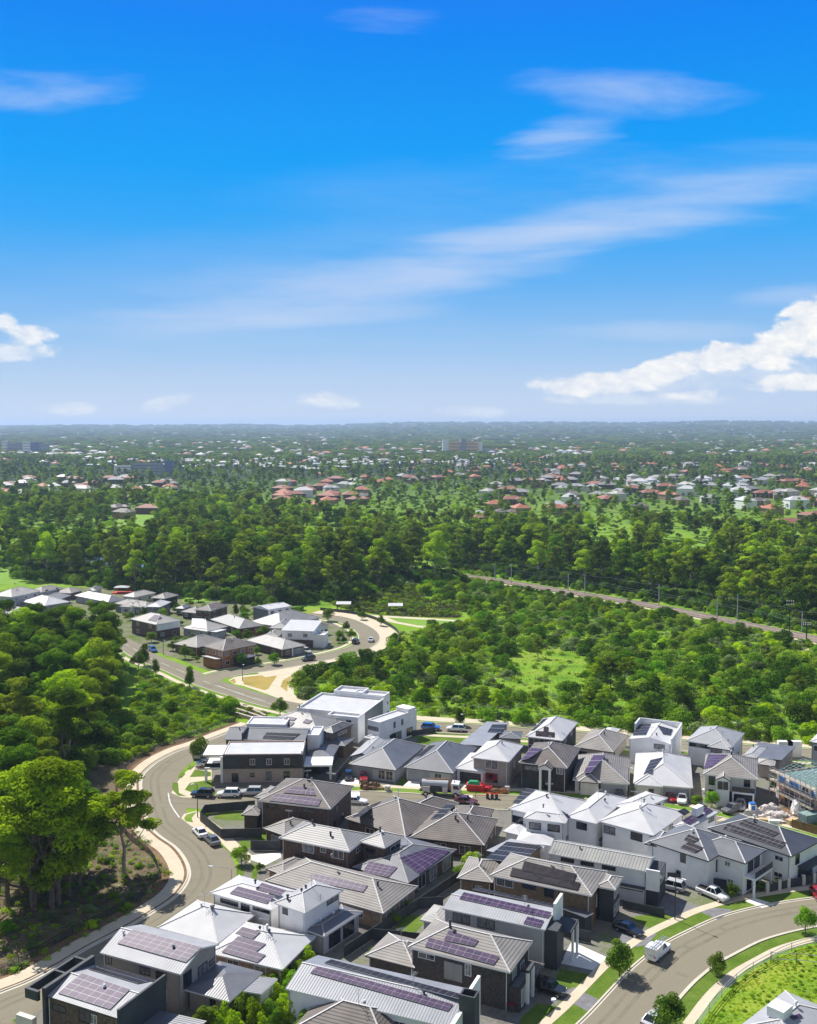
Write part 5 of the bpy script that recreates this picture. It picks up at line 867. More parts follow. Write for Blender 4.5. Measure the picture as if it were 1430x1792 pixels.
# picnic shelters in the park
for p, lab in ((y5(135, 348), 'white-roofed picnic shelter at the end of the park path beside the loop road'), (y5(430, 358), 'white-roofed picnic shelter beside the green turf rectangle')):
    h = House(lab, 'picnic_shelter', 'shelter', 'park picnic shelters'); h.place(G(p)); o = h.org
    mb = MB(); a = [Vector((o.x+x, o.y+y, z)) for x, y, z in ((-3, -2.2, 2.5), (3, -2.2, 2.5), (3, 2.2, 2.9), (-3, 2.2, 2.9))]; mb.hexa(a, [v+Vector((0, 0, .18)) for v in a]); h.part('roof', mb, 'white_metal')
    for x in (-2.6, 2.6):
        for y in (-1.8, 1.8): mb = MB(); mb.bar((o.x+x, o.y+y, 0), (o.x+x, o.y+y, 2.55), .12); h.part('post', mb, 'dark_steel')
    mb = MB(); c = [Vector((o.x+x, o.y+y, .7)) for x, y in ((-1.5, -.5), (1.5, -.5), (1.5, .5), (-1.5, .5))]; mb.hexa(c, [v+Vector((0, 0, .08)) for v in c]); mb.bar((o.x-1, o.y, 0), (o.x-1, o.y, .7), .1); mb.bar((o.x+1, o.y, 0), (o.x+1, o.y, .7), .1)
    ob = mb.build('picnic_table', 'timber', None, o.copy()); tag(ob, 'timber picnic table under the '+('shelter at the end of the park path' if 'loop' in lab else 'shelter beside the turf'), 'table')
# ------------------------------------------------------------------ suburb on the rise, shared house bodies
def sub_house(seed, rm, wall, two=False):
    r = random.Random(seed); h = House('', 'suburban_house', 'house'); w, d = r.uniform(15, 22), r.uniform(11, 14); b = Vol(); b.U = Vector((1, 0, 0)); b.V = Vector((0, 1, 0)); b.n = Vector((-w/2, -d/2, 0))
    h.place(Vector((0, 0, 0))); q = h.vol(rel=(b, 0, w, 0, d), zb=-2.6, ze=5.4 if two else 3.0, pitch=r.uniform(22, 27), wall=wall, rm=rm, cap=None, fascia='fascia_white'); h.wins(q, 'L', [.2, .5, .8], 1.6, 2, 1.4)
    if two: h.wins(q, 'L', [.25, .7], 4.2, 2, 1.3)
    h.vol(rel=(b, w*.55, w*.95, -4, d*.5), zb=-2.6, ze=3.0, pitch=25, wall=wall, rm=rm, cap=None, fascia='fascia_white'); return h.root
SUBS = [(sub_house(1, 'red_tile', 'tan_brick'), 'red-roofed'), (sub_house(2, 'rust_tile', 'brown_brick'), 'rust-roofed'), (sub_house(3, 'pale_tile', 'cream_render', True), 'pale-roofed two-storey'), (sub_house(4, 'brown_tile', 'tan_brick'), 'brown-roofed'),
        (sub_house(5, 'white_metal', 'white_render', True), 'white two-storey'), (sub_house(6, 'grey_tile', 'brown_brick'), 'grey-roofed'), (sub_house(7, 'pale_metal', 'cream_render'), 'silver-roofed')]
def in_poly(p, poly):
    c = False; n = len(poly)
    for i in range(n):
        a, b = poly[i], poly[i-1]
        if (a[1] > p[1]) != (b[1] > p[1]) and p[0] < (b[0]-a[0])*(p[1]-a[1])/(b[1]-a[1])+a[0]: c = not c
    return c
def scatter(pix, n, mind, avoid=(), seed=0, near=True):
    """random spots inside a surveyed outline, kept apart"""
    r = random.Random(seed); P = [G(p) for p in pix]; poly = [(p.x, p.y) for p in P]; x0, x1 = min(p[0] for p in poly), max(p[0] for p in poly); y0, y1_ = min(p[1] for p in poly), max(p[1] for p in poly)
    grid = {}; out = []; tries = 0
    while len(out) < n and tries < n*40:
        tries += 1; p = (r.uniform(x0, x1), r.uniform(y0, y1_))
        if not in_poly(p, poly) or any(in_poly(p, a) for a in avoid): continue
        k = (int(p[0]//mind), int(p[1]//mind))
        if any((p[0]-q[0])**2+(p[1]-q[1])**2 < mind*mind for i in (-1, 0, 1) for j in (-1, 0, 1) for q in grid.get((k[0]+i, k[1]+j), ())): continue
        grid.setdefault(k, []).append(p); out.append(p)
    return out
def gpoly(pix): return [(G(p).x, G(p).y) for p in pix]
SUBSPOTS = []
for pix, n, mind, wts in (([(490, 872), (560, 858), (640, 852), (760, 846), (900, 838), (1000, 834), (1460, 830), (1460, 812), (900, 818), (700, 832), (480, 850)], 70, 30, (4, 4, 1, 3, 1, 2, 1)), ([(830, 920), (900, 925), (1000, 905), (1200, 892), (1440, 905), (1460, 838), (1000, 834), (900, 842), (840, 860)], 95, 19, (3, 3, 3, 3, 3, 4, 3)), ([(480, 905), (560, 892), (640, 880), (640, 852), (560, 858), (480, 872)], 20, 20, (4, 4, 1, 2, 1, 1, 1)), ([(-20, 882), (160, 876), (300, 885), (330, 850), (200, 838), (-20, 842)], 34, 24, (2, 3, 1, 4, 1, 3, 1)), ([(205, 908), (262, 905), (272, 890), (200, 892)], 3, 20, (2, 4, 0, 2, 0, 0, 0)), ([(1380, 928), (1430, 926), (1430, 912), (1380, 914)], 2, 18, (0, 1, 0, 0, 1, 0, 0))):
    for (x, y) in scatter(pix, n, mind, seed=n):
        k = random.choices(range(7), wts)[0]; SUBSPOTS.append((x, y, k))
used = set()
for (x, y, k) in SUBSPOTS:
    src, nm = SUBS[k]
    if k in used: o = copy_tree(src)
    else: o = src; used.add(k)
    o.location = (x, y, 2.5); o.rotation_euler.z = random.uniform(-.5, .5)+random.choice((0, math.pi/2, math.pi)); tag(o, f'{nm} suburban house among trees on the far rise', 'house', f'{nm} houses on the far rise')
for k, (src, nm) in enumerate(SUBS):
    if k not in used:
        for c in list(src.children_recursive): bpy.data.objects.remove(c)
        bpy.data.objects.remove(src)
# ------------------------------------------------------------------ distant town
mat('far_white', (.92, .9, .86), .7, .05); mat('far_grey', (.36, .38, .42), .7, .08); mat('far_tan', (.92, .62, .30), .7, .08); mat('far_blue', (.12, .2, .38), .5, .1); mat('far_red', (.42, .2, .13), .8, .1)
def tower(label, x0, x1, yt, yb, m, name='apartment_block', depth=.5, blocks=None, stripes=3, cat='building', glass='mid_grey'):
    """block whose front spans two surveyed bearings; yb is where its foot meets the ground"""
    a, b = G((x0, yb)), G((x1, yb)); w = (b-a).length; Hh = CAMH*(1-(yt-743)/(yb-743)); h = House(label, name, cat); c = (a+b)/2; h.place(c)
    q = Vol(); q.U = (a-b).normalized(); q.V = Vector((-q.U.y, q.U.x, 0)); q.V = q.V if q.V.y > 0 else -q.V; q.n = Vector((b.x, b.y, 0)); d = w*depth
    v = h.vol(rel=(q, 0, w, 0, d), ze=Hh, roof='flat', wall=m, rm='pale_metal', par=.8)
    for k in range(stripes):
        z = Hh*(k+.7)/(stripes+.4)
        for s_ in 'LR': h.wins(v, s_, [.5], z, (w if s_ == 'L' else d)*.86, Hh/(stripes+1)*.22, 'far_grey', mull=8, glass=glass)
    return h, v
h, v = tower('tan hospital slab between white end towers, tallest block beyond the suburb', 785, 838, 773, 797, 'far_tan', 'hospital_building', .28, stripes=4)
h.vol(rel=(v, v.lu, v.lu+14, -4, v.lv+2), ze=v.ze+5, roof='flat', wall='far_white', rm='pale_metal'); h.vol(rel=(v, -9, 0, -3, v.lv), ze=v.ze-1, roof='flat', wall='far_white', rm='pale_metal'); h.vol(rel=(v, v.lu*.42, v.lu*.6, -5, v.lv+1), ze=v.ze+7, roof='flat', wall='far_grey', rm='pale_metal')
tower('low white hospital wing right of the tan slab', 842, 868, 786, 797, 'far_grey', 'hospital_wing', .4)
tower('stepped white apartment block with dark balconies above the left woods', 200, 232, 815, 834, 'far_white', depth=.5, stripes=4); tower('long grey apartment block beside the stepped white one', 230, 282, 811, 834, 'far_grey', depth=.35, stripes=4); tower('narrow blue glass apartment tower right of the grey block', 288, 302, 806, 834, 'far_blue', depth=.8, stripes=5, glass='far_blue')
tower('white and grey office tower in the left town centre', 40, 50, 773, 798, 'far_white', 'office_tower', 1.0, stripes=5); tower('dark blue-grey office slab beside the white tower', 50, 68, 774, 796, 'far_blue', 'office_tower', .6, stripes=5, glass='far_blue'); tower('pale office block at the western edge of the town', 4, 12, 771, 794, 'far_white', 'office_tower', 1.0, stripes=4); tower('grey slab block between the pale block and the white tower', 14, 36, 775, 794, 'far_grey', 'office_tower', .5); tower('low teal-grey office block right of the blue slab', 68, 84, 777, 795, 'far_grey', 'office_tower', .6)
# warehouses and shops: low broad white roofs
def shed(seed, m):
    r = random.Random(seed); h = House('', 'warehouse', 'building'); w, d = r.uniform(24, 46), r.uniform(14, 24); b = Vol(); b.U = Vector((1, 0, 0)); b.V = Vector((0, 1, 0)); b.n = Vector((-w/2, -d/2, 0)); h.place(Vector((0, 0, 0))); q = h.vol(rel=(b, 0, w, 0, d), ze=r.uniform(6, 8), roof='gableU', pitch=7, wall=m, rm='white_metal', cap=None); h.wins(q, 'L', [.2, .5, .8], 3, 7, 3, 'far_white'); return h.root
SH = [shed(1, 'far_tan'), shed(2, 'far_grey'), shed(3, 'far_blue')]
spots = [(160+random.uniform(0, 190), random.uniform(806, 826)) for _ in range(9)]+[(random.uniform(330, 500), random.uniform(806, 826)) for _ in range(13)]+[(random.uniform(470, 720), random.uniform(806, 828)) for _ in range(16)]+[(random.uniform(690, 790), random.uniform(812, 817)) for _ in range(9)]+[(random.uniform(60, 200), random.uniform(797, 806)) for _ in range(16)]+[(random.uniform(560, 760), random.uniform(793, 800)) for _ in range(10)]+[(random.uniform(1250, 1440), random.uniform(771, 776)) for _ in range(8)]
for i, p in enumerate(spots):
    o = SH[i] if i < 3 else copy_tree(SH[i % 3]); g = G(p); o.location = (g.x, g.y, 0); o.rotation_euler.z = random.uniform(-.4, .4); tag(o, 'low white-roofed warehouse in the distant town', 'building', 'white-roofed warehouses of the distant town')

def dist_house(rm, wall, seed):
    r = random.Random(seed); h = House('', 'distant_house', 'house'); b = Vol(); b.U = Vector((1, 0, 0)); b.V = Vector((0, 1, 0)); w, d = r.uniform(16, 26), r.uniform(12, 16); b.n = Vector((-w/2, -d/2, 0)); h.place(Vector((0, 0, 0))); h.vol(rel=(b, 0, w, 0, d), zb=-7, ze=4.5, pitch=22, wall=wall, rm=rm, cap=None); return h.root
DH = [dist_house('white_metal', 'far_white', 1), dist_house('red_tile', 'cream_render', 2), dist_house('pale_tile', 'far_white', 3), dist_house('pale_metal', 'far_tan', 4)]
rr = random.Random(77); DHN = ('white-roofed', 'red-roofed', 'cream-roofed', 'silver-roofed'); DSP = []
for i in range(290):
    px, py = rr.uniform(-10, 1440), 754+50*rr.random()**.7
    if rr.random() < .5: cx = rr.choice((150, 420, 560, 700, 930, 1180, 1380)); px = rr.gauss(cx, 55)
    k = rr.choices(range(4), (4, 2, 3, 2))[0]; g = G((px, py)); DSP.append(g); o = copy_tree(DH[k]) if any(x.get('u') == k for x in []) or DH[k].get('placed') else DH[k]
    DH[k]['placed'] = 1; o.location = (g.x, g.y, hill(g.x, g.y)+4); o.rotation_euler.z = rr.uniform(0, 3.1); s = rr.uniform(.55, 1.15); o.scale = (s, s, s*1.15); tag(o, f'{DHN[k]} distant house among the trees of the plain', 'house', f'{DHN[k]} distant houses of the plain')
for o in list(bpy.data.objects):
    if 'placed' in o.keys(): del o['placed']
# ------------------------------------------------------------------ vegetation
leafmat('gum_leaf', (.07, .16, .007), (.40, .54, .016), (.24, .29, .025), .36); leafmat('bright_leaf', (.14, .30, .006), (.48, .63, .014), (.30, .42, .018), .38); leafmat('dark_leaf', (.03, .10, .008), (.17, .33, .012), (.12, .19, .018), .34)
leafmat('scrub_leaf', (.05, .19, .006), (.24, .48, .012), (.28, .34, .045), .36); leafmat('grey_leaf', (.16, .23, .08), (.28, .36, .13), (.14, .22, .05), .3); leafmat('far_leaf', (.045, .10, .010), (.25, .37, .02), (.17, .21, .03), .34); leafmat('street_leaf', (.05, .12, .010), (.17, .29, .02), (.15, .21, .025), .3)
mat('bark', (.17, .13, .10), .9, .3, 1.5); mat('pale_bark', (.36, .31, .26), .9, .25, 1.5)
def leaf_mesh(name, seed, clumps, nleaf, size, m, up=.35):
    """leaf-sized faces over the surface of many clumps"""
    g = np.random.default_rng(seed); C = np.array([c[:3] for c in clumps]); R = np.array([c[3] for c in clumps]); Fz = np.array([c[4] for c in clumps])
    w = R**2; idx = g.choice(len(clumps), nleaf, p=w/w.sum())
    d = g.normal(size=(nleaf, 3)); d[:, 2] += up; d /= np.linalg.norm(d, axis=1, keepdims=True)
    rad = g.uniform(.72, 1.08, nleaf)**.7; S = np.stack([R[idx], R[idx], R[idx]*Fz[idx]], 1)
    P = C[idx]+d*rad[:, None]*S
    n = d/np.stack([np.ones(nleaf), np.ones(nleaf), Fz[idx]], 1)+g.normal(size=(nleaf, 3))*.3; n /= np.linalg.norm(n, axis=1, keepdims=True)
    t = np.cross(n, g.normal(size=(nleaf, 3))); t /= np.linalg.norm(t, axis=1, keepdims=True); b = np.cross(n, t)
    s = size*g.uniform(.6, 1.3, nleaf)[:, None]; el = g.uniform(.5, .9, nleaf)[:, None]
    V = np.stack([P-t*s*.5, P-b*s*.5*el, P+t*s*.5, P+b*s*.5*el], 1).reshape(-1, 3)
    me = bpy.data.meshes.new(name); me.vertices.add(4*nleaf); me.vertices.foreach_set('co', V.astype('f').ravel()); me.loops.add(4*nleaf); me.loops.foreach_set('vertex_index', np.arange(4*nleaf, dtype='i')); me.polygons.add(nleaf); me.polygons.foreach_set('loop_start', np.arange(0, 4*nleaf, 4, dtype='i'))
    me.materials.append(MATS[m]); me.update(); me.validate(); return me
def dome(seed, H, W, base, n, cr, flat=.62, inner=.3, shape=.5):
    r = random.Random(seed); out = []
    for i in range(n):
        a = r.uniform(0, 2*math.pi); q = math.sqrt(r.random()); env = (1-q*q)**shape; hgt = H-base
        t = r.uniform(.72, 1) if r.random() > inner else r.uniform(.1, .7); c = cr*r.uniform(.65, 1.35)
        rr = max(0, W/2-c*.6)*q; z = base+max(.15*hgt, (hgt-c*flat)*env*t)
        out.append((rr*math.cos(a)*r.uniform(.85, 1.15), rr*math.sin(a)*r.uniform(.85, 1.15), z, c, flat))
    return out
def lobes(seed, H, W, base, nl, lr, flat=.68, sub=8):
    """a gum crown: separate rounded lobes, each built of smaller leaf clumps on its upper side"""
    r = random.Random(seed); out = []
    for i in range(nl):
        a = i*2.4+r.uniform(-.5, .5); q = min(1, math.sqrt((i+.35)/nl)*r.uniform(.85, 1.1)); R = lr*r.uniform(.75, 1.25)*(1.12-.35*q); rad = max(0, W/2-R*.7)*q
        z = base+(H-base-R*flat)*(.06+.94*math.sqrt(max(0, 1-q*q)))*r.uniform(.72, 1.0) if q > .2 else H-R*flat
        c = Vector((rad*math.cos(a), rad*math.sin(a), z)); out.append((c.x, c.y, c.z, R*.7, flat*.8))
        for k in range(sub):
            d = Vector((r.gauss(0, 1), r.gauss(0, 1), abs(r.gauss(.5, .8)))).normalized(); s = R*r.uniform(.36, .56); out.append((c.x+d.x*R*.72, c.y+d.y*R*.72, c.z+d.z*R*.72*flat, s, .72))
    return out
def trunk_mesh(name, seed, H, clumps, r0, m='bark', nb=9, stems=1):
    r = random.Random(seed); mb = MB()
    for s_ in range(stems):
        ox, oy = (0, 0) if stems == 1 else (r.uniform(-.8, .8), r.uniform(-.8, .8)); p = Vector((ox*.4, oy*.4, -.3)); pts = [p]
        for k in range(1, 6): pts.append(Vector((ox*(1+.4*k)+r.uniform(-.3, .3)*H/20*k*.4, oy*(1+.4*k)+r.uniform(-.3, .3)*H/20*k*.4, H*.68*k/5)))
        for k in range(5): mb.bar(pts[k], pts[k+1], r0*(1-.15*k), 7, r0*(1-.15*(k+1)))
        for c in r.sample(clumps, min(nb, len(clumps))):
            cz = Vector(c[:3]); k = max(1, min(4, int(c[2]*.62/(H*.68)*5))); q = pts[k]; mid = (q+cz)/2+Vector((0, 0, -.06*H*r.random())); rb = r0*(.5-.06*k); mb.bar(q, mid, rb, 5, rb*.7); mb.bar(mid, cz, rb*.7, 5, rb*.25)
    me_o = mb.build(name, m); me = me_o.data; bpy.data.objects.remove(me_o); return me
def proto(kind, seed, H, W, base, n, cr, nleaf, size, m, r0, bark='bark', flat=.62, inner=.3, shape=.5, stems=1, up=.35, lobe=None):
    c = lobes(seed, H, W, base, *lobe) if lobe else dome(seed, H, W, base, n, cr, flat, inner, shape); return dict(crown=leaf_mesh('crown', seed, c, nleaf, size, m, up), trunk=trunk_mesh('trunk', seed, H, c, r0, bark, stems=stems) if r0 else None, H=H, kind=kind)
GUMN = [proto('gum', 10+i, 20, (12, 14, 11, 12.5)[i], (3.5, 3, 4, 1.5)[i], 0, 0, 14000, .42, ('gum_leaf', 'bright_leaf', 'gum_leaf', 'dark_leaf')[i], .34, ('bark', 'bark', 'pale_bark', 'bark')[i], stems=(1, 2, 1, 1)[i], up=.55, lobe=((10, 2.7), (12, 2.9), (14, 2.1), (12, 2.6))[i]) for i in range(4)]
GUMM = [proto('gum', 30+i, 20, (11, 13, 10, 12, 11)[i], (2.5, 2, 3.5, 1, 2)[i], 0, 0, 5200, .66, ('gum_leaf', 'bright_leaf', 'gum_leaf', 'dark_leaf', 'far_leaf')[i], .34, ('bark', 'pale_bark', 'pale_bark', 'bark', 'bark')[i], up=.5, lobe=((10, 2.6), (12, 2.8), (9, 2.3), (12, 2.7), (10, 2.5))[i]) for i in range(5)]
GUMF = [proto('gum', 50+i, 20, (12, 15, 11, 14)[i], (2, 1, 3, 1)[i], 0, 0, 1500, 1.1, ('gum_leaf', 'bright_leaf', 'far_leaf', 'dark_leaf')[i], 0, up=.5, lobe=((8, 3.1, .7, 4), (9, 3.4, .7, 4), (7, 2.9, .7, 4), (9, 3.3, .7, 4))[i]) for i in range(4)]
CLUMP = [proto('clump', 70+i, 16, 46, 0, 46, 5.0, 1500, 2.6, ('far_leaf', 'far_leaf', 'dark_leaf')[i], 0, shape=.25) for i in range(3)]
SHRUB = [proto('shrub', 90+i, (3.4, 2.6, 4.4, 2.2, 3.8)[i], (4.6, 4.4, 4.6, 4.0, 5.4)[i], 0, (16, 14, 20, 12, 20)[i], (.95, .9, .95, .85, 1.0)[i], 1700, .36, ('scrub_leaf', 'bright_leaf', 'dark_leaf', 'grey_leaf', 'scrub_leaf')[i], 0, flat=.85, shape=.5) for i in range(5)]
TUFT = [proto('tuft', 100+i, (.9, 1.3, .8)[i], (2.6, 2.2, 3.4)[i], 0, 9, .5, 220, .3, ('bright_leaf', 'scrub_leaf', 'grey_leaf')[i], 0, flat=.7) for i in range(3)]
STREET = [proto('street', 110, 5.0, 3.7, 1.5, 22, .75, 3600, .24, 'street_leaf', .11, flat=.9, inner=.45), proto('street', 111, 5.0, 3.6, 1.3, 20, .8, 3600, .24, 'scrub_leaf', .11, flat=.95, inner=.45), proto('street', 112, 7.0, 2.8, .9, 26, .7, 3800, .26, 'street_leaf', .13, flat=1.1, inner=.5, shape=.8)]
BAMB = [proto('hedge', 120+i, 4.5, 2.4, .0, 24, .5, 3000, .24, ('bright_leaf', 'scrub_leaf')[i], .05, flat=1.3, inner=.6, shape=.9, up=.6) for i in range(2)]
def plant(pr, x, y, h, name, label, cat, group=None, rz=None, wx=1.0, z=0):
    s = h/pr['H']; o = bpy.data.objects.new(name, None if pr['trunk'] else pr['crown']); COL.objects.link(o); o.location = (x, y, z); o.rotation_euler.z = random.uniform(0, 6.28) if rz is None else rz; o.scale = (s*wx, s*wx, s)
    if pr['trunk']:
        for k in ('trunk', 'crown'): c = bpy.data.objects.new(k, pr[k]); COL.objects.link(c); c.parent = o
    return tag(o, label, cat, group)
lines = [(r2, 6.5), (r3, 5), (rail, 9), ([e_ for e_ in offs(edge1, -3.6)], 10), (r4, 6)]
def clear(x, y):
    for l, d in lines:
        for p in l[::3]:
            if (p.x-x)**2+(p.y-y)**2 < d*d: return False
    return True
# the tall sunlit gums by the bend, one by one
for (p, h_, k, lab) in ((z1(170, 405), 23, 1, 'tall sunlit gum, leftmost trunk of the bright clump'), (z1(262, 398), 24, 0, 'tallest gum with bright dome in the clump beside the road bend'), (z1(292, 384), 22.5, 1, 'gum with leaning double stem inside the bright clump'), (z1(345, 335), 21, 0, 'bright gum at the right side of the clump'), (z1(400, 290), 17.5, 3, 'darker gum tucked behind the right side of the bright clump'), (z1(622, 236), 17.5, 2, 'lone pale-barked gum standing clear beside the road bend'), (z1(40, 400), 14, 1, 'bright green gum at the western edge by the footpath fence'), (z1(110, 290), 19, 3, 'dark gum behind the bright clump, westward')):
    g = G(p); plant(GUMN[k], g.x, g.y, h_, 'gum_tree', lab, 'tree', 'gums of the roadside clump', wx=(1.22 if k != 2 else 1.3))
for (p, h_) in ( (z1(150, 250), 16), (z1(250, 230), 14), (z1(330, 250), 12), (z1(430, 200), 10), (z1(200, 300), 9)):
    g = G(p); plant(GUMN[3], g.x, g.y, h_, 'gum_tree', 'shaded low-crowned gum filling the gaps of the roadside clump', 'tree', 'shaded gums of the roadside clump', wx=1.1)
polyA = [(-190, 1185), (40, 1150), (195, 1150), (205, 1200), (185, 1280), (175, 1330), (130, 1370), (90, 1450), (20, 1500), (-190, 1560)]
n_ind = 9
for (x, y) in scatter(polyA, 105, 7.2, seed=3):
    if not clear(x, y): continue
    k = random.choices(range(4), (3, 1.5, 1.5, 4))[0]; plant(GUMN[k], x, y, random.uniform(14, 21), 'gum_tree', 'gum tree of the dense western forest', 'tree', 'gum trees of the western forest'); n_ind += 1
polyB = [(20, 1012), (110, 1020), (200, 1032), (330, 1044), (470, 1062), (590, 1052), (640, 1040), (700, 1022), (790, 1024), (810, 1006), (640, 990), (560, 985), (400, 992), (250, 994), (130, 996), (30, 1000)]
for (x, y) in scatter(polyB, 125, 7.5, seed=5):
    if not clear(x, y): continue
    plant(GUMM[random.randrange(5)], x, y, random.uniform(17, 25), 'gum_tree', 'tall gum in the belt behind the further cluster', 'tree', 'gum trees of the middle belt'); n_ind += 1
polyC = [(760, 992), (846, 1001), (960, 1020), (1059, 1036), (1157, 1052), (1256, 1071), (1354, 1091), (1430, 1106), (1540, 1132), (1540, 1060), (1380, 1040), (1200, 1020), (1000, 992), (860, 975)]
views_ = [gpoly(q) for q in ([(1025, 940), (1125, 940), (1140, 1012), (1020, 1012)], [(1155, 950), (1255, 952), (1262, 1020), (1155, 1016)])]
for (x, y) in scatter(polyC, 95, 7.5, seed=6):
    if not clear(x, y): continue
    if any(in_poly((x, y), v_) for v_ in views_): continue
    plant(GUMM[random.randrange(5)], x, y, random.uniform(15, 23), 'gum_tree', 'gum tree in the line just beyond the railway', 'tree', 'gum trees beyond the railway'); n_ind += 1
# scrub: the shrubs nearest to us one by one
polyS = [(505, 1196), (545, 1226), (735, 1252), (940, 1268), (1190, 1288), (1430, 1304), (1560, 1312), (1560, 1165), (1430, 1135), (1256, 1100), (1059, 1062), (900, 1034), (840, 1040), (830, 1092), (690, 1108), (685, 1130), (660, 1148), (600, 1166)]
avoidS = [gpoly(p) for p in ([y6(-260, 610), y6(-60, 535), y6(0, 545), y6(60, 525), y6(130, 560), y6(230, 580), y6(190, 660), y6(225, 760), y6(100, 790), y6(60, 850), y6(-60, 800), y6(-140, 850), y6(-160, 760), y6(-230, 720), y6(-180, 660)], [(540, 1222), (640, 1215), (735, 1228), (860, 1232), (1000, 1240), (1000, 1268), (735, 1253), (560, 1238)], [y6(500, 560), y6(640, 540), y6(660, 600), y6(520, 620)], [y6(880, 740), y6(1040, 720), y6(1060, 790), y6(900, 800)], [y5(600, 800), y5(700, 780), y5(720, 880), y5(620, 890)], [y5(390, 460), y5(520, 465), y5(600, 500), y5(520, 560), y5(430, 550)], [y5(870, 670), y5(960, 630), y5(1080, 690), y5(1020, 760), y5(920, 770)], [y6(560, 440), y6(640, 420), y6(700, 470), y6(600, 500)], [y6(980, 560), y6(1060, 540), y6(1120, 600), y6(1020, 640)])]
sp_ = scatter(polyS, 540, 5.2, avoidS, seed=8); sp_ = [p for p in sp_ if clear(*p)]; sp_.sort(key=lambda p: p[1])
scrub_rest = sp_[230:]
for (x, y) in sp_[:230]:
    k = random.choices(range(5), (4, 2.5, 4, 1.6, 4))[0]; plant(SHRUB[k], x, y, SHRUB[k]['H']*random.uniform(.55, 1.6), 'shrub', 'bushy shrub in the scrub beyond the estate', 'shrub', 'shrubs of the scrubland')
for (p, h_, k) in ((y6(265, 735), 8.5, 1), (y6(330, 742), 9.0, 4), (y6(405, 735), 8.5, 1), (y6(440, 700), 7, 0), (y6(390, 520), 7.5, 4), (y6(425, 345), 6, 1), (y6(550, 425), 7, 1), (y6(240, 360), 6, 0), (y6(830, 780), 7, 3), (y6(870, 860), 6.5, 0), (y6(690, 860), 7, 3), (y6(1150, 590), 6, 0), (y6(560, 780), 6, 3), (y6(280, 880), 6.5, 1), (y6(1260, 560), 5.5, 3), (y6(1330, 760), 6, 0), (y6(1040, 880), 7, 3), (y6(960, 870), 6, 0), (y6(310, 850), 6, 1), (y6(220, 870), 6.5, 1), (y5(1090, 330), 8, 1), (y5(1060, 420), 8, 0), (y5(960, 470), 7, 3), (y5(1240, 620), 6.5, 0), (y5(900, 400), 7, 1), (y5(830, 940), 6.5, 3), (y5(930, 930), 7, 1), (y5(1010, 950), 7, 1), (y5(720, 920), 6, 3), (y5(650, 640), 6.5, 3), (y5(500, 620), 6, 0), (y5(240, 680), 6, 3), (y5(330, 740), 6.5, 3), (y5(120, 720), 6, 0), (y5(560, 760), 6, 3), (y5(700, 560), 6, 0), (y5(850, 720), 6.5, 3), (y5(440, 700), 6, 3), (y5(780, 150), 9, 1), (y5(900, 165), 7, 1)):
    g = G(p); k_ = random.random()
    if clear(g.x, g.y): plant(GUMM[k], g.x, g.y, h_, 'scrub_tree', {0: 'olive small tree standing above the scrub', 1: 'lime green small tree standing above the scrub', 3: 'dark green small tree standing above the scrub', 4: 'yellow-green small tree beside the scrub meadow'}[k], 'tree', {0: 'olive trees of the scrub', 1: 'lime green trees of the scrub', 3: 'dark trees of the scrub', 4: 'yellow-green trees beside the scrub meadow'}[k], wx=1.15)
polyE = [(248, 1182), (330, 1206), (430, 1240), (490, 1262), (395, 1276), (310, 1304), (250, 1330), (225, 1270)]
ne = 0
for (x, y) in scatter(polyE, 44, 4.2, seed=9):
    if not clear(x, y): continue
    k = random.choices(range(5), (4, 3, 3, 2, 3))[0]; plant(SHRUB[k], x, y, SHRUB[k]['H']*random.uniform(.4, 1.0), 'shrub', 'low shrub on the slope below the upper road', 'shrub', 'shrubs of the slope below the upper road'); ne += 1
for (x, y) in scatter([(178, 1290), (205, 1262), (245, 1262), (305, 1304), (262, 1330), (240, 1350), (200, 1345)], 30, 3.2, seed=13):
    if not clear(x, y): continue
    k = random.choice((0, 2, 2, 4, 1)); plant(SHRUB[k], x, y, SHRUB[k]['H']*random.uniform(.5, 1.1), 'shrub', 'dark shrub on the bank between the western forest and the bend', 'shrub', 'shrubs of the bank at the bend')
for (x, y) in scatter([z1(60, 720), z1(300, 610), z1(600, 440), z1(820, 280), z1(840, 190), z1(500, 150), z1(200, 420), z1(-100, 560)], 22, 5, seed=12):
    k = random.choice((0, 3, 3, 1)); plant(SHRUB[k], x, y, SHRUB[k]['H']*random.uniform(.3, .6), 'shrub', 'small shrub in the leaf litter behind the roadside fence', 'shrub', 'shrubs of the leaf-litter ground')
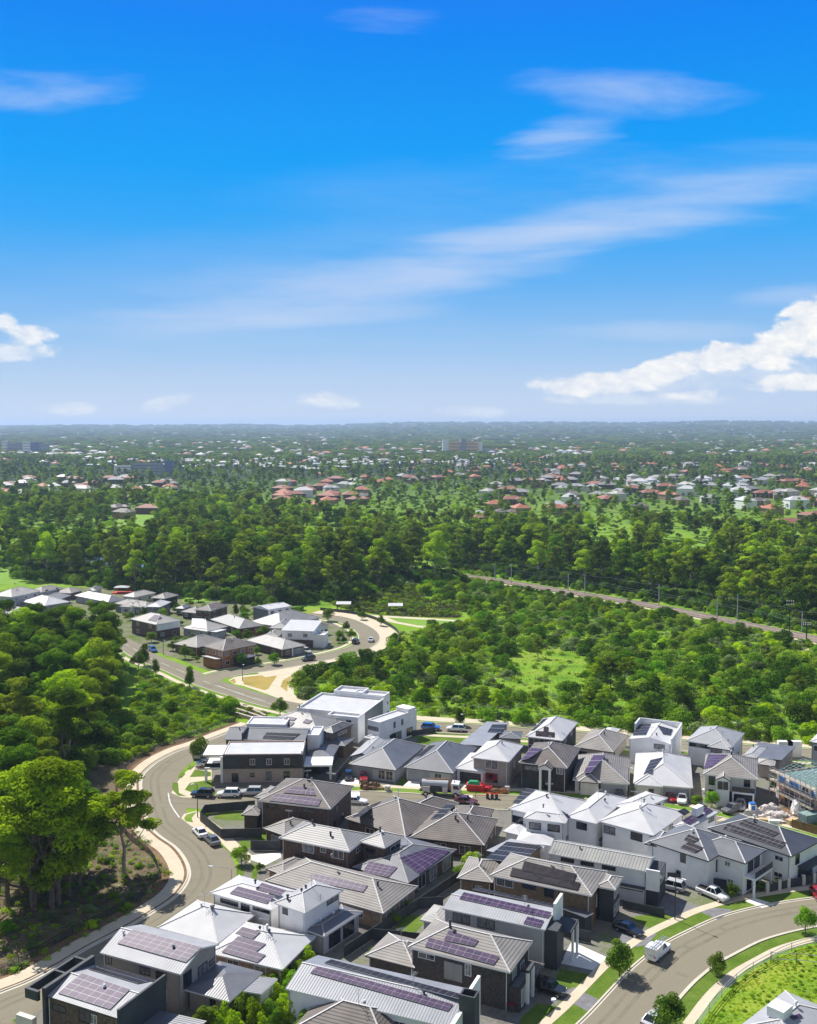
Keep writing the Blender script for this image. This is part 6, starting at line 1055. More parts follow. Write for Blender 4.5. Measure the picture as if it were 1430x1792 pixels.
for (p, h_, k) in ((y4(150, 415), 8.2, 2), (y4(208, 462), 5.8, 2), (y4(378, 522), 7.0, 2), (y4(120, 430), 6, 0), (y4(150, 190), 6, 0), (y4(248, 250), 8, 2), (y4(610, 165), 5.5, 2), (y4(500, 175), 5, 0), (y4(1070, 192), 5.6, 1), (y4(1188, 285), 4.2, 0), (y4(1160, 245), 4.2, 0), (y4(1130, 285), 3.6, 1), (y4(640, 420), 4.6, 1), (y4(600, 400), 3.6, 1), (y4(800, 410), 4.2, 1), (y4(720, 415), 3.2, 0), (y4(935, 150), 3.2, 1), (y4(1215, 140), 4, 0), (y4(1240, 185), 3.8, 1), (y4(1335, 215), 4.6, 0), (y4(355, 380), 5.0, 0), (y4(830, 275), 3.2, 0), (y4(620, 265), 2.6, 1), (y4(505, 420), 2.8, 0), (y4(415, 395), 2.2, 0), (y4(1120, 300), 2.4, 0), (y4(1150, 300), 2.6, 0)):
    g = G(p); plant(STREET[k], g.x, g.y, h_, 'garden_tree', {0: 'round dark green garden tree in the further cluster', 1: 'broad bright green garden tree in the further cluster', 2: 'slender upright tree along the upper road'}[k], 'tree', {0: 'round garden trees of the further cluster', 1: 'broad garden trees of the further cluster', 2: 'slender trees of the upper road'}[k], wx=1.25 if k == 1 else 1)
for (p, h_, k, wx, lab) in ((z3(1278, 1192), 5.6, 0, 1.05, 'olive green street tree shading the verge by the concrete drive'), (z4(846, 1192), 3.6, 0, 1.15, 'small dark street tree on the verge opposite the white canopy ute'), (z4(1362, 944), 4.6, 1, .9, 'upright street tree at the inside of the bend, farthest along'), (z4(560, 1500), 5.0, 0, 1.25, 'street tree cut by the bottom edge, hiding a pale car'), (z2(350, 466), 3.6, 1, 1.25, 'bright round street tree with red ground cover at the driveway'), (w1(766, 216), 5.2, 0, 1.1, 'dark round tree at the top of the bend by the terrace logs'), (z5(176, 462), 6.6, 1, 1.0, 'leafy tree over the parked cars at the bend'), (z6(765, 168), 5.2, 2, 1.2, 'conical tree on the footpath opposite the lawn'), (z7(1155, 268), 4.4, 2, 1.3, 'dark upright tree on the footpath past the tall lamp'), (z7(845, 612), 3.6, 1, 1.1, 'pointed garden tree before the balcony house'), (z7(760, 600), 2.2, 1, 1.6, 'low spreading bright shrub before the balcony house'), (z3(425, 575), 3.4, 1, 1.6, 'bright spreading backyard tree between the fences'), (z3(360, 620), 2.4, 1, 1.6, 'lower bright backyard shrub next to the fence corner'), (z4(935, 735), 2.6, 0, 1.4, 'rounded garden bush beside the white ute'), (z4(695, 640), 1.5, 1, 1.4, 'small palm-like bush against the garden wall'), (z2(1110, 760), 1.9, 1, 1.8, 'low backyard bush behind the beige tiled house'), (z2(1180, 700), 1.9, 1, 1.6, 'leafy backyard bush at the fence end'), (z2(1030, 930), 1.6, 1, 2.0, 'spreading vegetable-bed shrub in the dark backyard'), (z2(445, 500), 1.6, 0, 1.3, 'clipped shrub along the side path'), (z4(1110, 690), 1.6, 0, 1.5, 'dark garden shrub beside the cream pillars'), (z4(1220, 650), 1.6, 0, 1.6, 'reddish green shrub between the cream pillars'), (z7(1190, 530), 4.2, 2, 1.2, 'dark conifer between balcony house and building site')):
    g = G(p); plant(STREET[k], g.x, g.y, h_, 'street_tree' if h_ > 3 else 'garden_shrub', lab, 'tree' if h_ > 3 else 'shrub', None, wx=wx)
for i, p in enumerate((z2(690, 985), z2(635, 1030), z2(570, 1060), z2(505, 1085), z2(450, 1120), z2(395, 1165), z2(700, 1180), z2(640, 1190), z2(560, 1195), z2(490, 1225), z2(420, 1260), z2(340, 1235), z2(270, 1270), z2(200, 1290), z2(600, 1250), z2(530, 1290), z2(320, 1310), z2(360, 1200), z2(430, 1200), z2(470, 1150), z2(520, 1130), z2(600, 1110), z2(660, 1080), z2(680, 1240), z2(740, 1160), z2(150, 1290), z2(240, 1300), z2(660, 1300), z2(460, 1300))):
    g = G(p); plant(BAMB[i % 2], g.x, g.y, random.uniform(3.0, 4.4), 'bamboo_clump', 'bushy bamboo clump of the screening hedge between the roofs', 'plant', 'bamboo clumps of the screening hedge', wx=1.15)
CL = [gpoly([y4(-560, 70), y4(500, 70), y4(800, 155), y4(1090, 200), y4(1120, 320), y4(900, 380), y4(600, 430), y4(470, 435), y4(300, 370), y4(130, 315), y4(-100, 265), y4(-560, 190)])]
hb = []
for h_ in ALLH:
    for q_ in h_.vols: hb.append([(p.x, p.y) for p in (q_.P(-.5, -.5, 0), q_.P(q_.lu+.5, -.5, 0), q_.P(q_.lu+.5, q_.lv+.5, 0), q_.P(-.5, q_.lv+.5, 0))] if hasattr(q_, 'P') else [(0, 0), (0, 1), (1, 0)])
for (x, y) in scatter([y4(-560, 70), y4(500, 70), y4(800, 155), y4(1090, 200), y4(1120, 320), y4(900, 380), y4(600, 430), y4(470, 435), y4(300, 370), y4(130, 315), y4(-100, 265), y4(-560, 190)], 130, 5, seed=71):
    if not clear(x, y) or any(in_poly((x, y), b_) for b_ in hb): continue
    plant(STREET[random.randrange(2)], x, y, random.uniform(1.6, 4.2), 'garden_tree', 'small green garden tree between the roofs of the further cluster', 'tree', 'small garden trees between the further roofs', wx=random.uniform(1.1, 1.7))
# ------------------------------------------------------------------ uncountable growth: geometry-node scatter
def stuff(name, pts, protos, label=None):
    """pts: (x, y, z, scale)"""
    coll = bpy.data.collections.new(name+'_sources')
    for pr in protos:
        o = bpy.data.objects.new(pr['kind']+'_source', pr['crown']); coll.objects.link(o)
    me = bpy.data.meshes.new(name); me.from_pydata([p[:3] for p in pts], [], [])
    a = me.attributes.new('sc', 'FLOAT', 'POINT'); a.data.foreach_set('value', [p[3] for p in pts]); b = me.attributes.new('rot', 'FLOAT', 'POINT'); b.data.foreach_set('value', [random.uniform(0, 6.28) for _ in pts]); c = me.attributes.new('pick', 'INT', 'POINT'); c.data.foreach_set('value', [random.randrange(len(protos)) for _ in pts])
    o = bpy.data.objects.new(name, me); COL.objects.link(o); tag(o, kind='stuff')
    ng = bpy.data.node_groups.new(name, 'GeometryNodeTree'); ng.interface.new_socket('Geometry', in_out='INPUT', socket_type='NodeSocketGeometry'); ng.interface.new_socket('Geometry', in_out='OUTPUT', socket_type='NodeSocketGeometry')
    n_, l_ = ng.nodes, ng.links; gi = n_.new('NodeGroupInput'); go_ = n_.new('NodeGroupOutput'); ip = n_.new('GeometryNodeInstanceOnPoints'); ci = n_.new('GeometryNodeCollectionInfo'); ci.inputs['Collection'].default_value = coll; ci.inputs['Separate Children'].default_value = True; ci.inputs['Reset Children'].default_value = True
    def attr(nm, ty): x = n_.new('GeometryNodeInputNamedAttribute'); x.data_type = ty; x.inputs['Name'].default_value = nm; return x.outputs[0]
    cx = n_.new('ShaderNodeCombineXYZ'); l_.new(attr('rot', 'FLOAT'), cx.inputs[2]); l_.new(gi.outputs[0], ip.inputs['Points']); l_.new(ci.outputs[0], ip.inputs['Instance']); ip.inputs['Pick Instance'].default_value = True; l_.new(attr('pick', 'INT'), ip.inputs['Instance Index']); l_.new(cx.outputs[0], ip.inputs['Rotation']); l_.new(attr('sc', 'FLOAT'), ip.inputs['Scale']); l_.new(ip.outputs[0], go_.inputs[0])
    md = o.modifiers.new('scatter', 'NODES'); md.node_group = ng; return o
views = [gpoly(q) for q in ([(1035, 938), (1110, 938), (1118, 990), (1035, 990)], [(1160, 948), (1240, 950), (1246, 1000), (1165, 998)], [(185, 896), (275, 896), (290, 950), (195, 955)], [(515, 936), (605, 940), (620, 984), (515, 984)], [(30, 930), (110, 925), (120, 962), (20, 962)], [(535, 845), (600, 845), (615, 895), (540, 900)])]
clearings = [gpoly(q) for q in ([(1038, 946), (1085, 940), (1120, 946), (1080, 964), (1048, 966)], [(1158, 958), (1215, 950), (1260, 962), (1200, 974), (1165, 972)], [(190, 905), (255, 898), (270, 917), (200, 924)], [(520, 945), (570, 940), (600, 952), (540, 962)], [(540, 858), (590, 850), (610, 880), (560, 890)])]
open_left = gpoly([(-80, 945), (100, 935), (250, 925), (290, 935), (240, 958), (120, 970), (-80, 975)])
pondp = gpoly([(130, 978), (170, 972), (240, 976), (330, 990), (420, 998), (300, 1008), (160, 1000), (130, 990)])
SP_ = SUBSPOTS+[(p.x, p.y, 0) for p in DSP if p.y < 3000]
hs = {}
for (x, y, k) in SP_: hs.setdefault((int(x//30), int(y//30)), []).append((x, y))
def free(x, y, r0=12, front=20):
    """room for a house: no crown on it nor right in front of it"""
    for i in (-1, 0, 1):
        for j in (-1, 0, 1, 2):
            for q in hs.get((int(x//30)+i, int(y//30)+j), ()):
                if abs(x-q[0]) < r0+3 and -front-6 < y-q[1] < r0: return False
    return True
W1 = scatter([(-330, 1005), (130, 1000), (560, 985), (640, 985), (800, 978), (880, 972), (1000, 990), (1200, 1018), (1380, 1038), (1540, 1058), (1540, 945), (1300, 940), (1000, 938), (850, 930), (620, 925), (480, 905), (400, 888), (250, 880), (-330, 890)], 3600, 8.8, clearings+views+[open_left, pondp], seed=21)
W1 = [(x, y, 0, random.uniform(.45, 1.0)) for x, y in W1 if clear(x, y)]
W1 += [(x, y, 0, random.uniform(.3, .8)) for x, y in scatter([(-80, 940), (130, 932), (250, 925), (290, 935), (240, 962), (120, 985), (-80, 985)], 70, 9, clearings+[pondp], seed=22)]
W2 = [(x, y, 0, random.uniform(.3, .8)) for x, y in scatter([(-330, 890), (250, 880), (400, 888), (480, 905), (620, 925), (850, 930), (1000, 938), (1300, 940), (1560, 945), (1560, 800), (900, 803), (700, 804), (480, 806), (-330, 806)], 6600, 10.5, clearings+views, seed=23) if free(x, y)]
stuff('woodland', W1+W2, GUMF)
W3 = []
for _ in range(7500):
    d = 2050*(9500/2050)**(random.random()**1.15); x = d*math.tan(random.uniform(-.45, .45))
    if free(x, d, 22, 40): W3.append((x, d, hill(x, d)-2, random.uniform(.35, 1.0)*(1+d/14000)))
for _ in range(1700):
    d = random.uniform(8000, 15000); x = d*math.tan(random.uniform(-.45, .45)); W3.append((x, d, hill(x, d)-3, random.uniform(.8, 2.0)))
RO = []
for i_, (rm_, wl_) in enumerate((('white_metal', 'far_white'), ('pale_tile', 'far_white'), ('red_tile', 'cream_render'), ('pale_metal', 'far_grey'))):
    mb = MB(); mb.hexa([Vector(v) for v in ((-9, -6, -9), (9, -6, -9), (9, 6, -9), (-9, 6, -9))], [Vector(v) for v in ((-9, -6, 5), (9, -6, 5), (9, 6, 5), (-9, 6, 5))], 1); mb.hexa([Vector(v) for v in ((-9.6, -6.6, 5.004), (9.6, -6.6, 5.004), (9.6, 6.6, 5.004), (-9.6, 6.6, 5.004))], [Vector(v) for v in ((-4, -.3, 7.6), (4, -.3, 7.6), (4, .3, 7.6), (-4, .3, 7.6))], 0); o_ = mb.build('rooftop', [rm_, wl_]); RO.append(dict(kind='rooftop', crown=o_.data)); bpy.data.objects.remove(o_)
rr2 = random.Random(91); RP = []
for _ in range(850):
    cx_, cy_ = rr2.choice(((60, 792), (60, 800), (160, 796), (300, 778), (420, 782), (540, 770), (560, 806), (640, 812), (700, 790), (760, 806), (900, 770), (1000, 800), (1150, 764), (1300, 772), (1400, 784), (250, 806), (420, 808), (880, 806)))
    g = G((rr2.gauss(cx_, 60), max(751, rr2.gauss(cy_, 8)))); RP.append((g.x, g.y, hill(g.x, g.y)+rr2.uniform(1, 5), rr2.uniform(.35, .95)*(1+g.y/10000)))
stuff('distant_rooftops', RP, RO)
stuff('far_woodland', W3, CLUMP)
polyS2 = [(690, 1000), (770, 1010), (846, 1020), (900, 1034), (842, 1040), (835, 1090), (800, 1062), (765, 1052), (740, 1038), (640, 1026)]
S2 = [(x, y, 0, random.uniform(.5, 1.6)) for x, y in scatter(polyS2, 150, 4.2, seed=61)]
for s_, dd in ((1, (7, 12)), (-1, (9, 13))):
    for p_, q_ in zip(rail[:-1], rail[1:]):
        for _ in range(2):
            c_ = p_.lerp(q_, random.random()); t_ = (q_-p_).normalized(); o_ = s_*random.uniform(*dd); S2.append((c_.x-t_.y*o_, c_.y+t_.x*o_, 0, random.uniform(.25, .9)))
stuff('scrub_growth', S2+[(x, y, 0, random.uniform(.7, 1.4)) for x, y in scrub_rest], SHRUB)
T1 = [(x, y, 0, random.uniform(.5, 1.4)) for x, y in scatter(polyS, 2600, 1.6, avoidS[:1], seed=31)+scatter(polyS, 900, 2.5, seed=35) if clear(x, y)]+[(x, y, 0, random.uniform(.5, 1.3)) for x, y in scatter(polyE, 900, 1.2, seed=32) if clear(x, y)]+[(x, y, 0, random.uniform(.3, .8)) for x, y in scatter([z1(-100, 790), z1(300, 630), z1(600, 460), z1(835, 280), z1(840, 190), z1(720, 60), (230, 1440), (100, 1480), (-100, 1560)], 420, 1.6, seed=33)]
T1 += [(x, y, 0, random.uniform(.6, 1.6)) for x, y in scatter([y5(20, 290), y5(100, 240), y5(330, 225), y5(560, 235), y5(600, 290), y5(760, 310), y5(800, 390), y5(600, 390), y5(330, 375), y5(100, 330)], 700, 2.2, seed=34)]
stuff('undergrowth', T1, TUFT)
U1 = [(x, y, 0, random.uniform(.7, 1.7)) for pg, n_, s_ in ((polyA, 520, 51), (polyB, 900, 52), (polyC, 900, 53), ([(-60, 1000), (130, 990), (560, 970), (700, 975), (880, 972), (1100, 1000), (1540, 1050), (1540, 1000), (1200, 975), (900, 945), (560, 940), (-60, 960)], 1100, 54)) for x, y in scatter(pg, n_, 3.0, clearings+[open_left, pondp], seed=s_) if clear(x, y)]
stuff('forest_understory', U1, [SHRUB[0], SHRUB[2], SHRUB[4], SHRUB[2]])
# tall grass of the meadow corner
def blades(name, pix, n, h0, h1, m, seed, wd=.16):
    g = np.random.default_rng(seed); pts = scatter(pix, n, .25, seed=seed); n = len(pts); P = np.array([(x, y, 0) for x, y in pts]); a = g.uniform(0, 6.28, n); w = np.stack([np.cos(a), np.sin(a), np.zeros(n)], 1)*wd/2; h_ = g.uniform(h0, h1, n)[:, None]; ln = g.normal(size=(n, 3))*.25; ln[:, 2] = 1
    V = np.stack([P-w, P+w, P+ln*h_], 1).reshape(-1, 3); me = bpy.data.meshes.new(name); me.from_pydata(V.tolist(), [], [(3*i, 3*i+1, 3*i+2) for i in range(n)]); me.materials.append(MATS[m]); o = bpy.data.objects.new(name, me); COL.objects.link(o); return tag(o, kind='stuff')
leafmat('grass_blade', (.15, .27, .015), (.34, .42, .03), (.36, .34, .06), .35); leafmat('reed_blade', (.07, .09, .02), (.16, .16, .04), (.12, .12, .04), .3)
stuff('tall_grass', [(x, y, -.12, random.uniform(.16, .42)) for x, y in scatter([z4(720, 1600), z4(810, 1410), z4(905, 1300), z4(965, 1225), z4(1100, 1125), z4(1300, 1045), z4(1480, 1000), z4(1600, 1300), z4(1500, 1500)], 520, .6, seed=41)], [TUFT[0], TUFT[1], TUFT[0]])
blades('meadow_grass', polyS, 30000, .1, .4, 'grass_blade', 42, .22)
blades('wetland_reeds', [y5(20, 290), y5(100, 240), y5(330, 225), y5(560, 235), y5(600, 290), y5(760, 310), y5(800, 390), y5(600, 390), y5(330, 375), y5(100, 330)], 9000, .5, 1.5, 'reed_blade', 43, .4)
# ------------------------------------------------------------------ vehicles
CARS = dict(sedan=dict(L=4.6, W=1.82, st=[(0, .5, .62, .62), (.06, .34, .72, .72), (.32, .3, .88, .88), (.45, .3, .93, 1.42), (.74, .3, .94, 1.44), (.9, .32, .98, .98), (1, .45, .92, .92)], gh=(.33, .45, .72, .89), H=1.44),
            suv=dict(L=4.7, W=1.9, st=[(0, .55, .8, .8), (.06, .4, .92, .92), (.28, .36, 1.04, 1.04), (1, .5, 1.05, 1.05)], gh=(.28, .40, .9, .985), H=1.72), hatch=dict(L=4.1, W=1.78, st=[(0, .5, .68, .68), (.06, .34, .78, .78), (.3, .3, .92, .92), (1, .45, .98, .98)], gh=(.29, .42, .85, .975), H=1.5),
            ute=dict(L=5.3, W=1.9, st=[(0, .6, .85, .85), (.05, .45, .98, .98), (.27, .42, 1.08, 1.08), (1, .55, 1.08, 1.08)], gh=(.27, .37, .57, .64), H=1.78, tray=True))
def car(pos, front, kind, paint, label, z=0, canopy=False):
    """pos and front are surveyed ground spots: middle of the car and where its nose points"""
    d = CARS[kind]; p = G(pos); f = G(front)-p; hd = math.atan2(f.y, f.x); L_, W_ = d['L'], d['W']; root = empty('parked_car' if kind != 'ute' else 'pickup_truck', (p.x, p.y, z), label, 'car' if kind != 'ute' else 'pickup', None, hd); o0 = Vector((0, 0, 0))
    def part(name, mb, m, parent=root, smooth=False): return mb.build(name, m, parent, o0, smooth=smooth)
    X_ = lambda t: L_/2-t*L_
    mb = MB(); st = d['st']; rings = []
    def hw(t): return W_/2*(1-.16*max(0, 1-t/.16)**2-.1*max(0, (t-.88)/.12)**2)
    ts = sorted({s[0] for s in st} | {.03, .15, .5, .94, .98})
    def lerp(t, k):
        for a, b in zip(st[:-1], st[1:]):
            if a[0] <= t <= b[0]: return a[k]+(b[k]-a[k])*(t-a[0])/(b[0]-a[0])
    for t in ts:
        w = hw(t); lo, be = lerp(t, 1), lerp(t, 2); x = X_(t); lo = max(.28, lo*.8)
        rings.append([(x, -w*.9, lo), (x, -w, lo+.14), (x, -w*.99, be-.14), (x, -w*.86, be), (x, w*.86, be), (x, w*.99, be-.14), (x, w, lo+.14), (x, w*.9, lo)])
    for r in rings: mb.v += r
    n = 8
    for i in range(len(rings)-1):
        for j in range(n):
            k = i*n; mb.f.append((k+j, k+n+j, k+n+(j+1) % n, k+(j+1) % n)); mb.uv += [(0, 0)]*4; mb.mi.append(0)
    mb.f.append(tuple(range(n))); mb.f.append(tuple((len(rings)-1)*n+j for j in reversed(range(n)))); mb.uv += [(0, 0)]*16; mb.mi += [0, 0]
    g0, g1, g2, g3 = d['gh']; be = lambda t: lerp(t, 2)-.02; H_ = d['H']; wb = W_/2*.86; wt = W_/2*.68
    rq = [Vector((X_(g1), -wt, H_)), Vector((X_(g1), wt, H_)), Vector((X_(g2), wt, H_)), Vector((X_(g2), -wt, H_))]
    mb.hexa([v+Vector((0, 0, -.05)) for v in rq[::-1]], [v+Vector((0, 0, .03)) for v in rq[::-1]])
    for s in (-1, 1):   # pillars
        for ga, gb in ((g0, g1), (g3, g2)): mb.bar((X_(ga), s*wb, be(ga)), (X_(gb), s*wt, H_-.02), .05, 5)
        gm = (g1+g2)/2; mb.bar((X_(gm), s*wb*1.0, be(gm)), (X_(gm), s*wt, H_-.02), .05, 5)
    if d.get('tray'):
        pass
    body = part('body', mb, 'paint_'+paint)
    gl = MB(); b = [Vector((X_(g0), -wb*.97, be(g0))), Vector((X_(g3), -wb*.97, be(g3))), Vector((X_(g3), wb*.97, be(g3))), Vector((X_(g0), wb*.97, be(g0)))]; t_ = [Vector((X_(g1), -wt*.97, H_-.03)), Vector((X_(g2), -wt*.97, H_-.03)), Vector((X_(g2), wt*.97, H_-.03)), Vector((X_(g1), wt*.97, H_-.03))]
    gl.hexa(b[::-1], t_[::-1]); part('window_glass', gl, 'car_glass')
    for tx in (.18, .8):
        for s in (-1, 1):
            wm = MB(); x = X_(tx); y = s*(W_/2-.1); rr = .34 if kind in ('suv', 'ute') else .31; wm.bar((x, y-.11, rr), (x, y+.11, rr), rr, 14); wh = part('wheel', wm, 'rubber'); rm = MB(); rm.bar((x, y+s*.08, rr), (x, y+s*.125, rr), rr*.62, 10); part('rim', rm, 'chrome', wh)
    for s in (-1, 1):
        hm = MB(); zf = lerp(.03, 2)-.12; c = [(X_(.005), s*W_*.28, zf), (X_(.05), s*W_*.42, zf), (X_(.06), s*W_*.40, zf+.12), (X_(.02), s*W_*.27, zf+.12)]; hm.hexa([Vector(v) for v in c], [Vector(v)+Vector((.02, 0, .09)) for v in c]); part('headlight', hm, 'lamp_clear')
        zr = lerp(.98, 2)-.2; tm = MB(); c = [Vector((X_(1)-.02, s*W_*.30, zr)), Vector((X_(1)+.1, s*W_*.30, zr)), Vector((X_(1)+.1, s*W_*.43, zr)), Vector((X_(1)-.02, s*W_*.43, zr))]; tm.hexa(c if s > 0 else c[::-1], [v+Vector((0, 0, .16)) for v in (c if s > 0 else c[::-1])]); part('taillight', tm, 'red_light')
        mm = MB(); c = Vector((X_(g0)-.25, s*(W_/2+.06), be(g0)+.06)); mm.bar(c-Vector((.06, 0, 0)), c+Vector((.06, 0, 0)), .08, 6); part('side_mirror', mm, 'paint_'+paint)
    if d.get('tray') and not canopy:
        tb = MB(); x0, x1 = X_(.655), X_(.985); zb = 1.085; tb.hexa([Vector((x1, -.78, zb)), Vector((x0, -.78, zb)), Vector((x0, .78, zb)), Vector((x1, .78, zb))], [Vector((x1, -.78, zb+.02)), Vector((x0, -.78, zb+.02)), Vector((x0, .78, zb+.02)), Vector((x1, .78, zb+.02))]); part('tray', tb, 'rubber')
    return root
def boxat(c, e, w, d, za, zb, mb=None, taper=1.0):
    mb = mb or MB(); n = Vector((-e.y, e.x, 0)); q = [c-e*w/2-n*d/2, c+e*w/2-n*d/2, c+e*w/2+n*d/2, c-e*w/2+n*d/2]; q2 = [c-e*w/2*taper-n*d/2*taper, c+e*w/2*taper-n*d/2*taper, c+e*w/2*taper+n*d/2*taper, c-e*w/2*taper+n*d/2*taper]; mb.hexa([Vector((p.x, p.y, za)) for p in q], [Vector((p.x, p.y, zb)) for p in q2]); return mb
for a in (((355, 1394), (335, 1393), 'suv', 'navy', 'dark navy car at the side street corner, first in the line of three'), ((400, 1394), (380, 1394), 'suv', 'white', 'white car between the navy and silver cars on the side street'), ((440, 1391), (420, 1391), 'suv', 'silver', 'silver car, last in the line of three on the side street'),
          ((350, 1461), (342, 1452), 'sedan', 'white', 'white sedan parked ahead of the purple-grey one on the curving road'), ((371, 1475), (362, 1467), 'sedan', 'grey', 'purple-grey sedan parked behind the white sedan on the curving road'), ((349, 1325), (356, 1318), 'suv', 'silver', 'silver car under the leafy tree at the bend'), ((363, 1340), (380, 1338), 'sedan', 'white', 'white car in the driveway at the bend, half behind the tree'),
          ((637, 1364), (637, 1372), 'hatch', 'red', 'bright red hatchback on the concrete drive before the grey garage'), ((610, 1362), (611, 1371), 'hatch', 'black', 'black hatchback beside the red hatchback'), ((623, 1406), (640, 1407), 'sedan', 'white', 'white car peeping over the brown roofs on the works street'), ((816, 1406), (836, 1408), 'sedan', 'maroon', 'maroon car passing the vacuum truck'),
          ((754, 1277), (770, 1278), 'suv', 'blue', 'blue car parked by the hedge of the white box house'), ((798, 1279), (780, 1278), 'suv', 'white', 'white car parked alongside the small lawn'), ((1247, 1570), (1264, 1577), 'ute', 'white', 'white dual-cab pickup on the dark driveway'), ((1174, 1556), (1158, 1552), 'suv', 'silver', 'silver wagon in the shade beside the corrugated-roof house'),
          ((1100, 1632), (1122, 1640), 'sedan', 'black', 'black sedan in the shaded drive by the olive brick house'), ((961, 1736), (978, 1741), 'suv', 'black', 'black car deep in shade before the dark brick house'), ((1433, 1572), (1441, 1581), 'hatch', 'red', 'dark red car cut by the edge at the end of the bend'), ((1173, 1400), (1180, 1407), 'hatch', 'red', 'red car on the drive of the brilliant white house'), ((1194, 1403), (1193, 1412), 'suv', 'white', 'white car beside the red one before the brilliant white house'),
          ((1084, 1396), (1083, 1405), 'hatch', 'navy', 'dark blue car before the tiled house with the entry gable'), ((1281, 1421), (1268, 1425), 'suv', 'grey', 'dark grey car before the balcony house carport'), ((1296, 1413), (1296, 1421), 'ute', 'silver', 'silver pickup under the carport edge by the building site'), ((1146, 1790), (1153, 1784), 'sedan', 'silver', 'pale car under the street tree at the bottom edge'),
          (y4(972, 388), y4(955, 391), 'suv', 'black', 'black car driving on the loop road'), (y4(962, 350), y4(978, 356), 'suv', 'silver', 'pale car in the drive of the columned porch house'), (y4(1208, 302), y4(1214, 296), 'suv', 'black', 'black car parked by the round tree on the loop road'), (y4(1285, 292), y4(1287, 284), 'sedan', 'white', 'white car parked on the outside of the loop road'), (w3(262, 550), w3(300, 572), 'suv', 'blue', 'teal blue car parked by the slender trees on the upper road'), (w3(548, 560), w3(530, 552), 'sedan', 'navy', 'dark car in the drive left of the orange brick house')): car(*a)
# tradesman's ute with a white canopy and ladders, at the kerb
t = car((1152, 1672), (1163, 1662), 'ute', 'white', 'white pickup with a high canopy box and ladders on its roof racks')
cb_ = MB(); cb_.hexa([Vector((-2.55, -.93, 1.1)), Vector((-.45, -.93, 1.1)), Vector((-.45, .93, 1.1)), Vector((-2.55, .93, 1.1))], [Vector((-2.5, -.9, 2.05)), Vector((-.5, -.9, 2.05)), Vector((-.5, .9, 2.05)), Vector((-2.5, .9, 2.05))]); cb_.build('canopy_box', 'paint_white', t, Vector((0, 0, 0)))
for y in (-.55, -.15): lm = MB(); [lm.bar((-3.2, y+s, 2.3), (1.6, y+s, 2.3), .035, 5) for s in (-.16, .16)]; [lm.bar((-3.1+k*.3, y-.16, 2.3), (-3.1+k*.3, y+.16, 2.3), .02, 4) for k in range(16)]; lm.build('ladder', 'steel', t, Vector((0, 0, 0)))
rk = MB(); [rk.bar((x, -.8, 2.05), (x, -.8, 2.27), .03, 5) for x in (-2.3, -.8)]; [rk.bar((x, -.8, 2.25), (x, .8, 2.25), .03, 5) for x in (-2.3, -.8)]; [rk.bar((x, .8, 2.05), (x, .8, 2.25), .03, 5) for x in (-2.3, -.8)]; rk.build('roof_rack', 'dark_steel', t, Vector((0, 0, 0)))
# vacuum truck
p = G((772, 1391)); f = G((805, 1393))-p; tr = empty('vacuum_truck', (p.x, p.y, 0), 'white six-wheeled vacuum tanker truck with hose drum, cab facing right of the street', 'truck', None, math.atan2(f.y, f.x)); O = Vector((0, 0, 0)); ex = Vector((1, 0, 0))
boxat(Vector((-.3, 0, 0)), ex, 8.2, 1.0, .75, 1.05).build('chassis', 'dark_steel', tr, O)
cabm = MB(); pr = [(2.2, .7), (4.05, .7), (4.1, 1.6), (3.75, 2.75), (2.2, 2.85)]
for k, (s0, s1) in enumerate(((-1.15, 1.15),)):
    a = [Vector((x, s0, z)) for x, z in pr]; b = [Vector((x, s1, z)) for x, z in pr]; cabm.face(a); cabm.face(b[::-1]); [cabm.face([a[i], b[i], b[(i+1) % 5], a[(i+1) % 5]][::-1]) for i in range(5)]
cab = cabm.build('cab', 'paint_white', tr, O, weld=True)
wsm = MB(); wsm.face([(4.1, -.95, 1.75), (4.1, .95, 1.75), (3.82, .95, 2.6), (3.82, -.95, 2.6)]); [wsm.face([(2.6, s*1.165, 1.7), (3.8, s*1.165, 1.7), (3.6, s*1.165, 2.5), (2.6, s*1.165, 2.5)]) for s in (-1, 1)]; wsm.build('cab_window', 'car_glass', cab, O)
tk = MB(); tk.bar((-3.9, 0, 2.15), (1.5, 0, 2.15), .95, 18); tk.build('tank', 'paint_silver', tr, O); dm = MB(); dm.bar((-4.3, 0, 2.15), (-3.9, 0, 2.15), .55, 14, .95); dm.build('tank_door', 'dark_steel', tr, O)
for s in (-1, 1): boxat(Vector((-2.9, s*1.0, 0)), ex, 1.5, .5, .8, 2.0).build('tool_locker', 'cream_render', tr, O); boxat(Vector((-.9, s*1.0, 0)), ex, 2.2, .45, 1.0, 2.3).build('water_tank', 'dark_render', tr, O); boxat(Vector((.9, s*1.0, 0)), ex, 1.0, .5, .8, 1.9).build('tool_locker', 'cream_render', tr, O)
hr = MB(); hr.bar((1.75, -.6, 1.9), (1.75, .6, 1.9), .55, 12); hr.build('hose_drum', 'timber', tr, O); bm_ = MB(); bm_.bar((-3.2, 0, 3.15), (1.6, .3, 3.25), .14, 8); bm_.bar((1.6, .3, 3.25), (1.9, .3, 2.2), .12, 8); bm_.build('suction_boom', 'orange_brick', tr, O); bc = MB(); bc.bar((2.7, 0, 2.85), (2.7, 0, 3.05), .14, 8); bc.build('beacon', 'red_light', cab, O)
for x in (3.1, -1.7, -3.0):
    for s in (-1, 1): wm = MB(); wm.bar((x, s*1.18-.15, .5), (x, s*1.18+.15, .5), .5, 14); wh = wm.build('wheel', 'rubber', tr, O); rm = MB(); rm.bar((x, s*1.3, .5), (x, s*1.345, .5), .28, 10); rm.build('rim', 'chrome', wh, O)
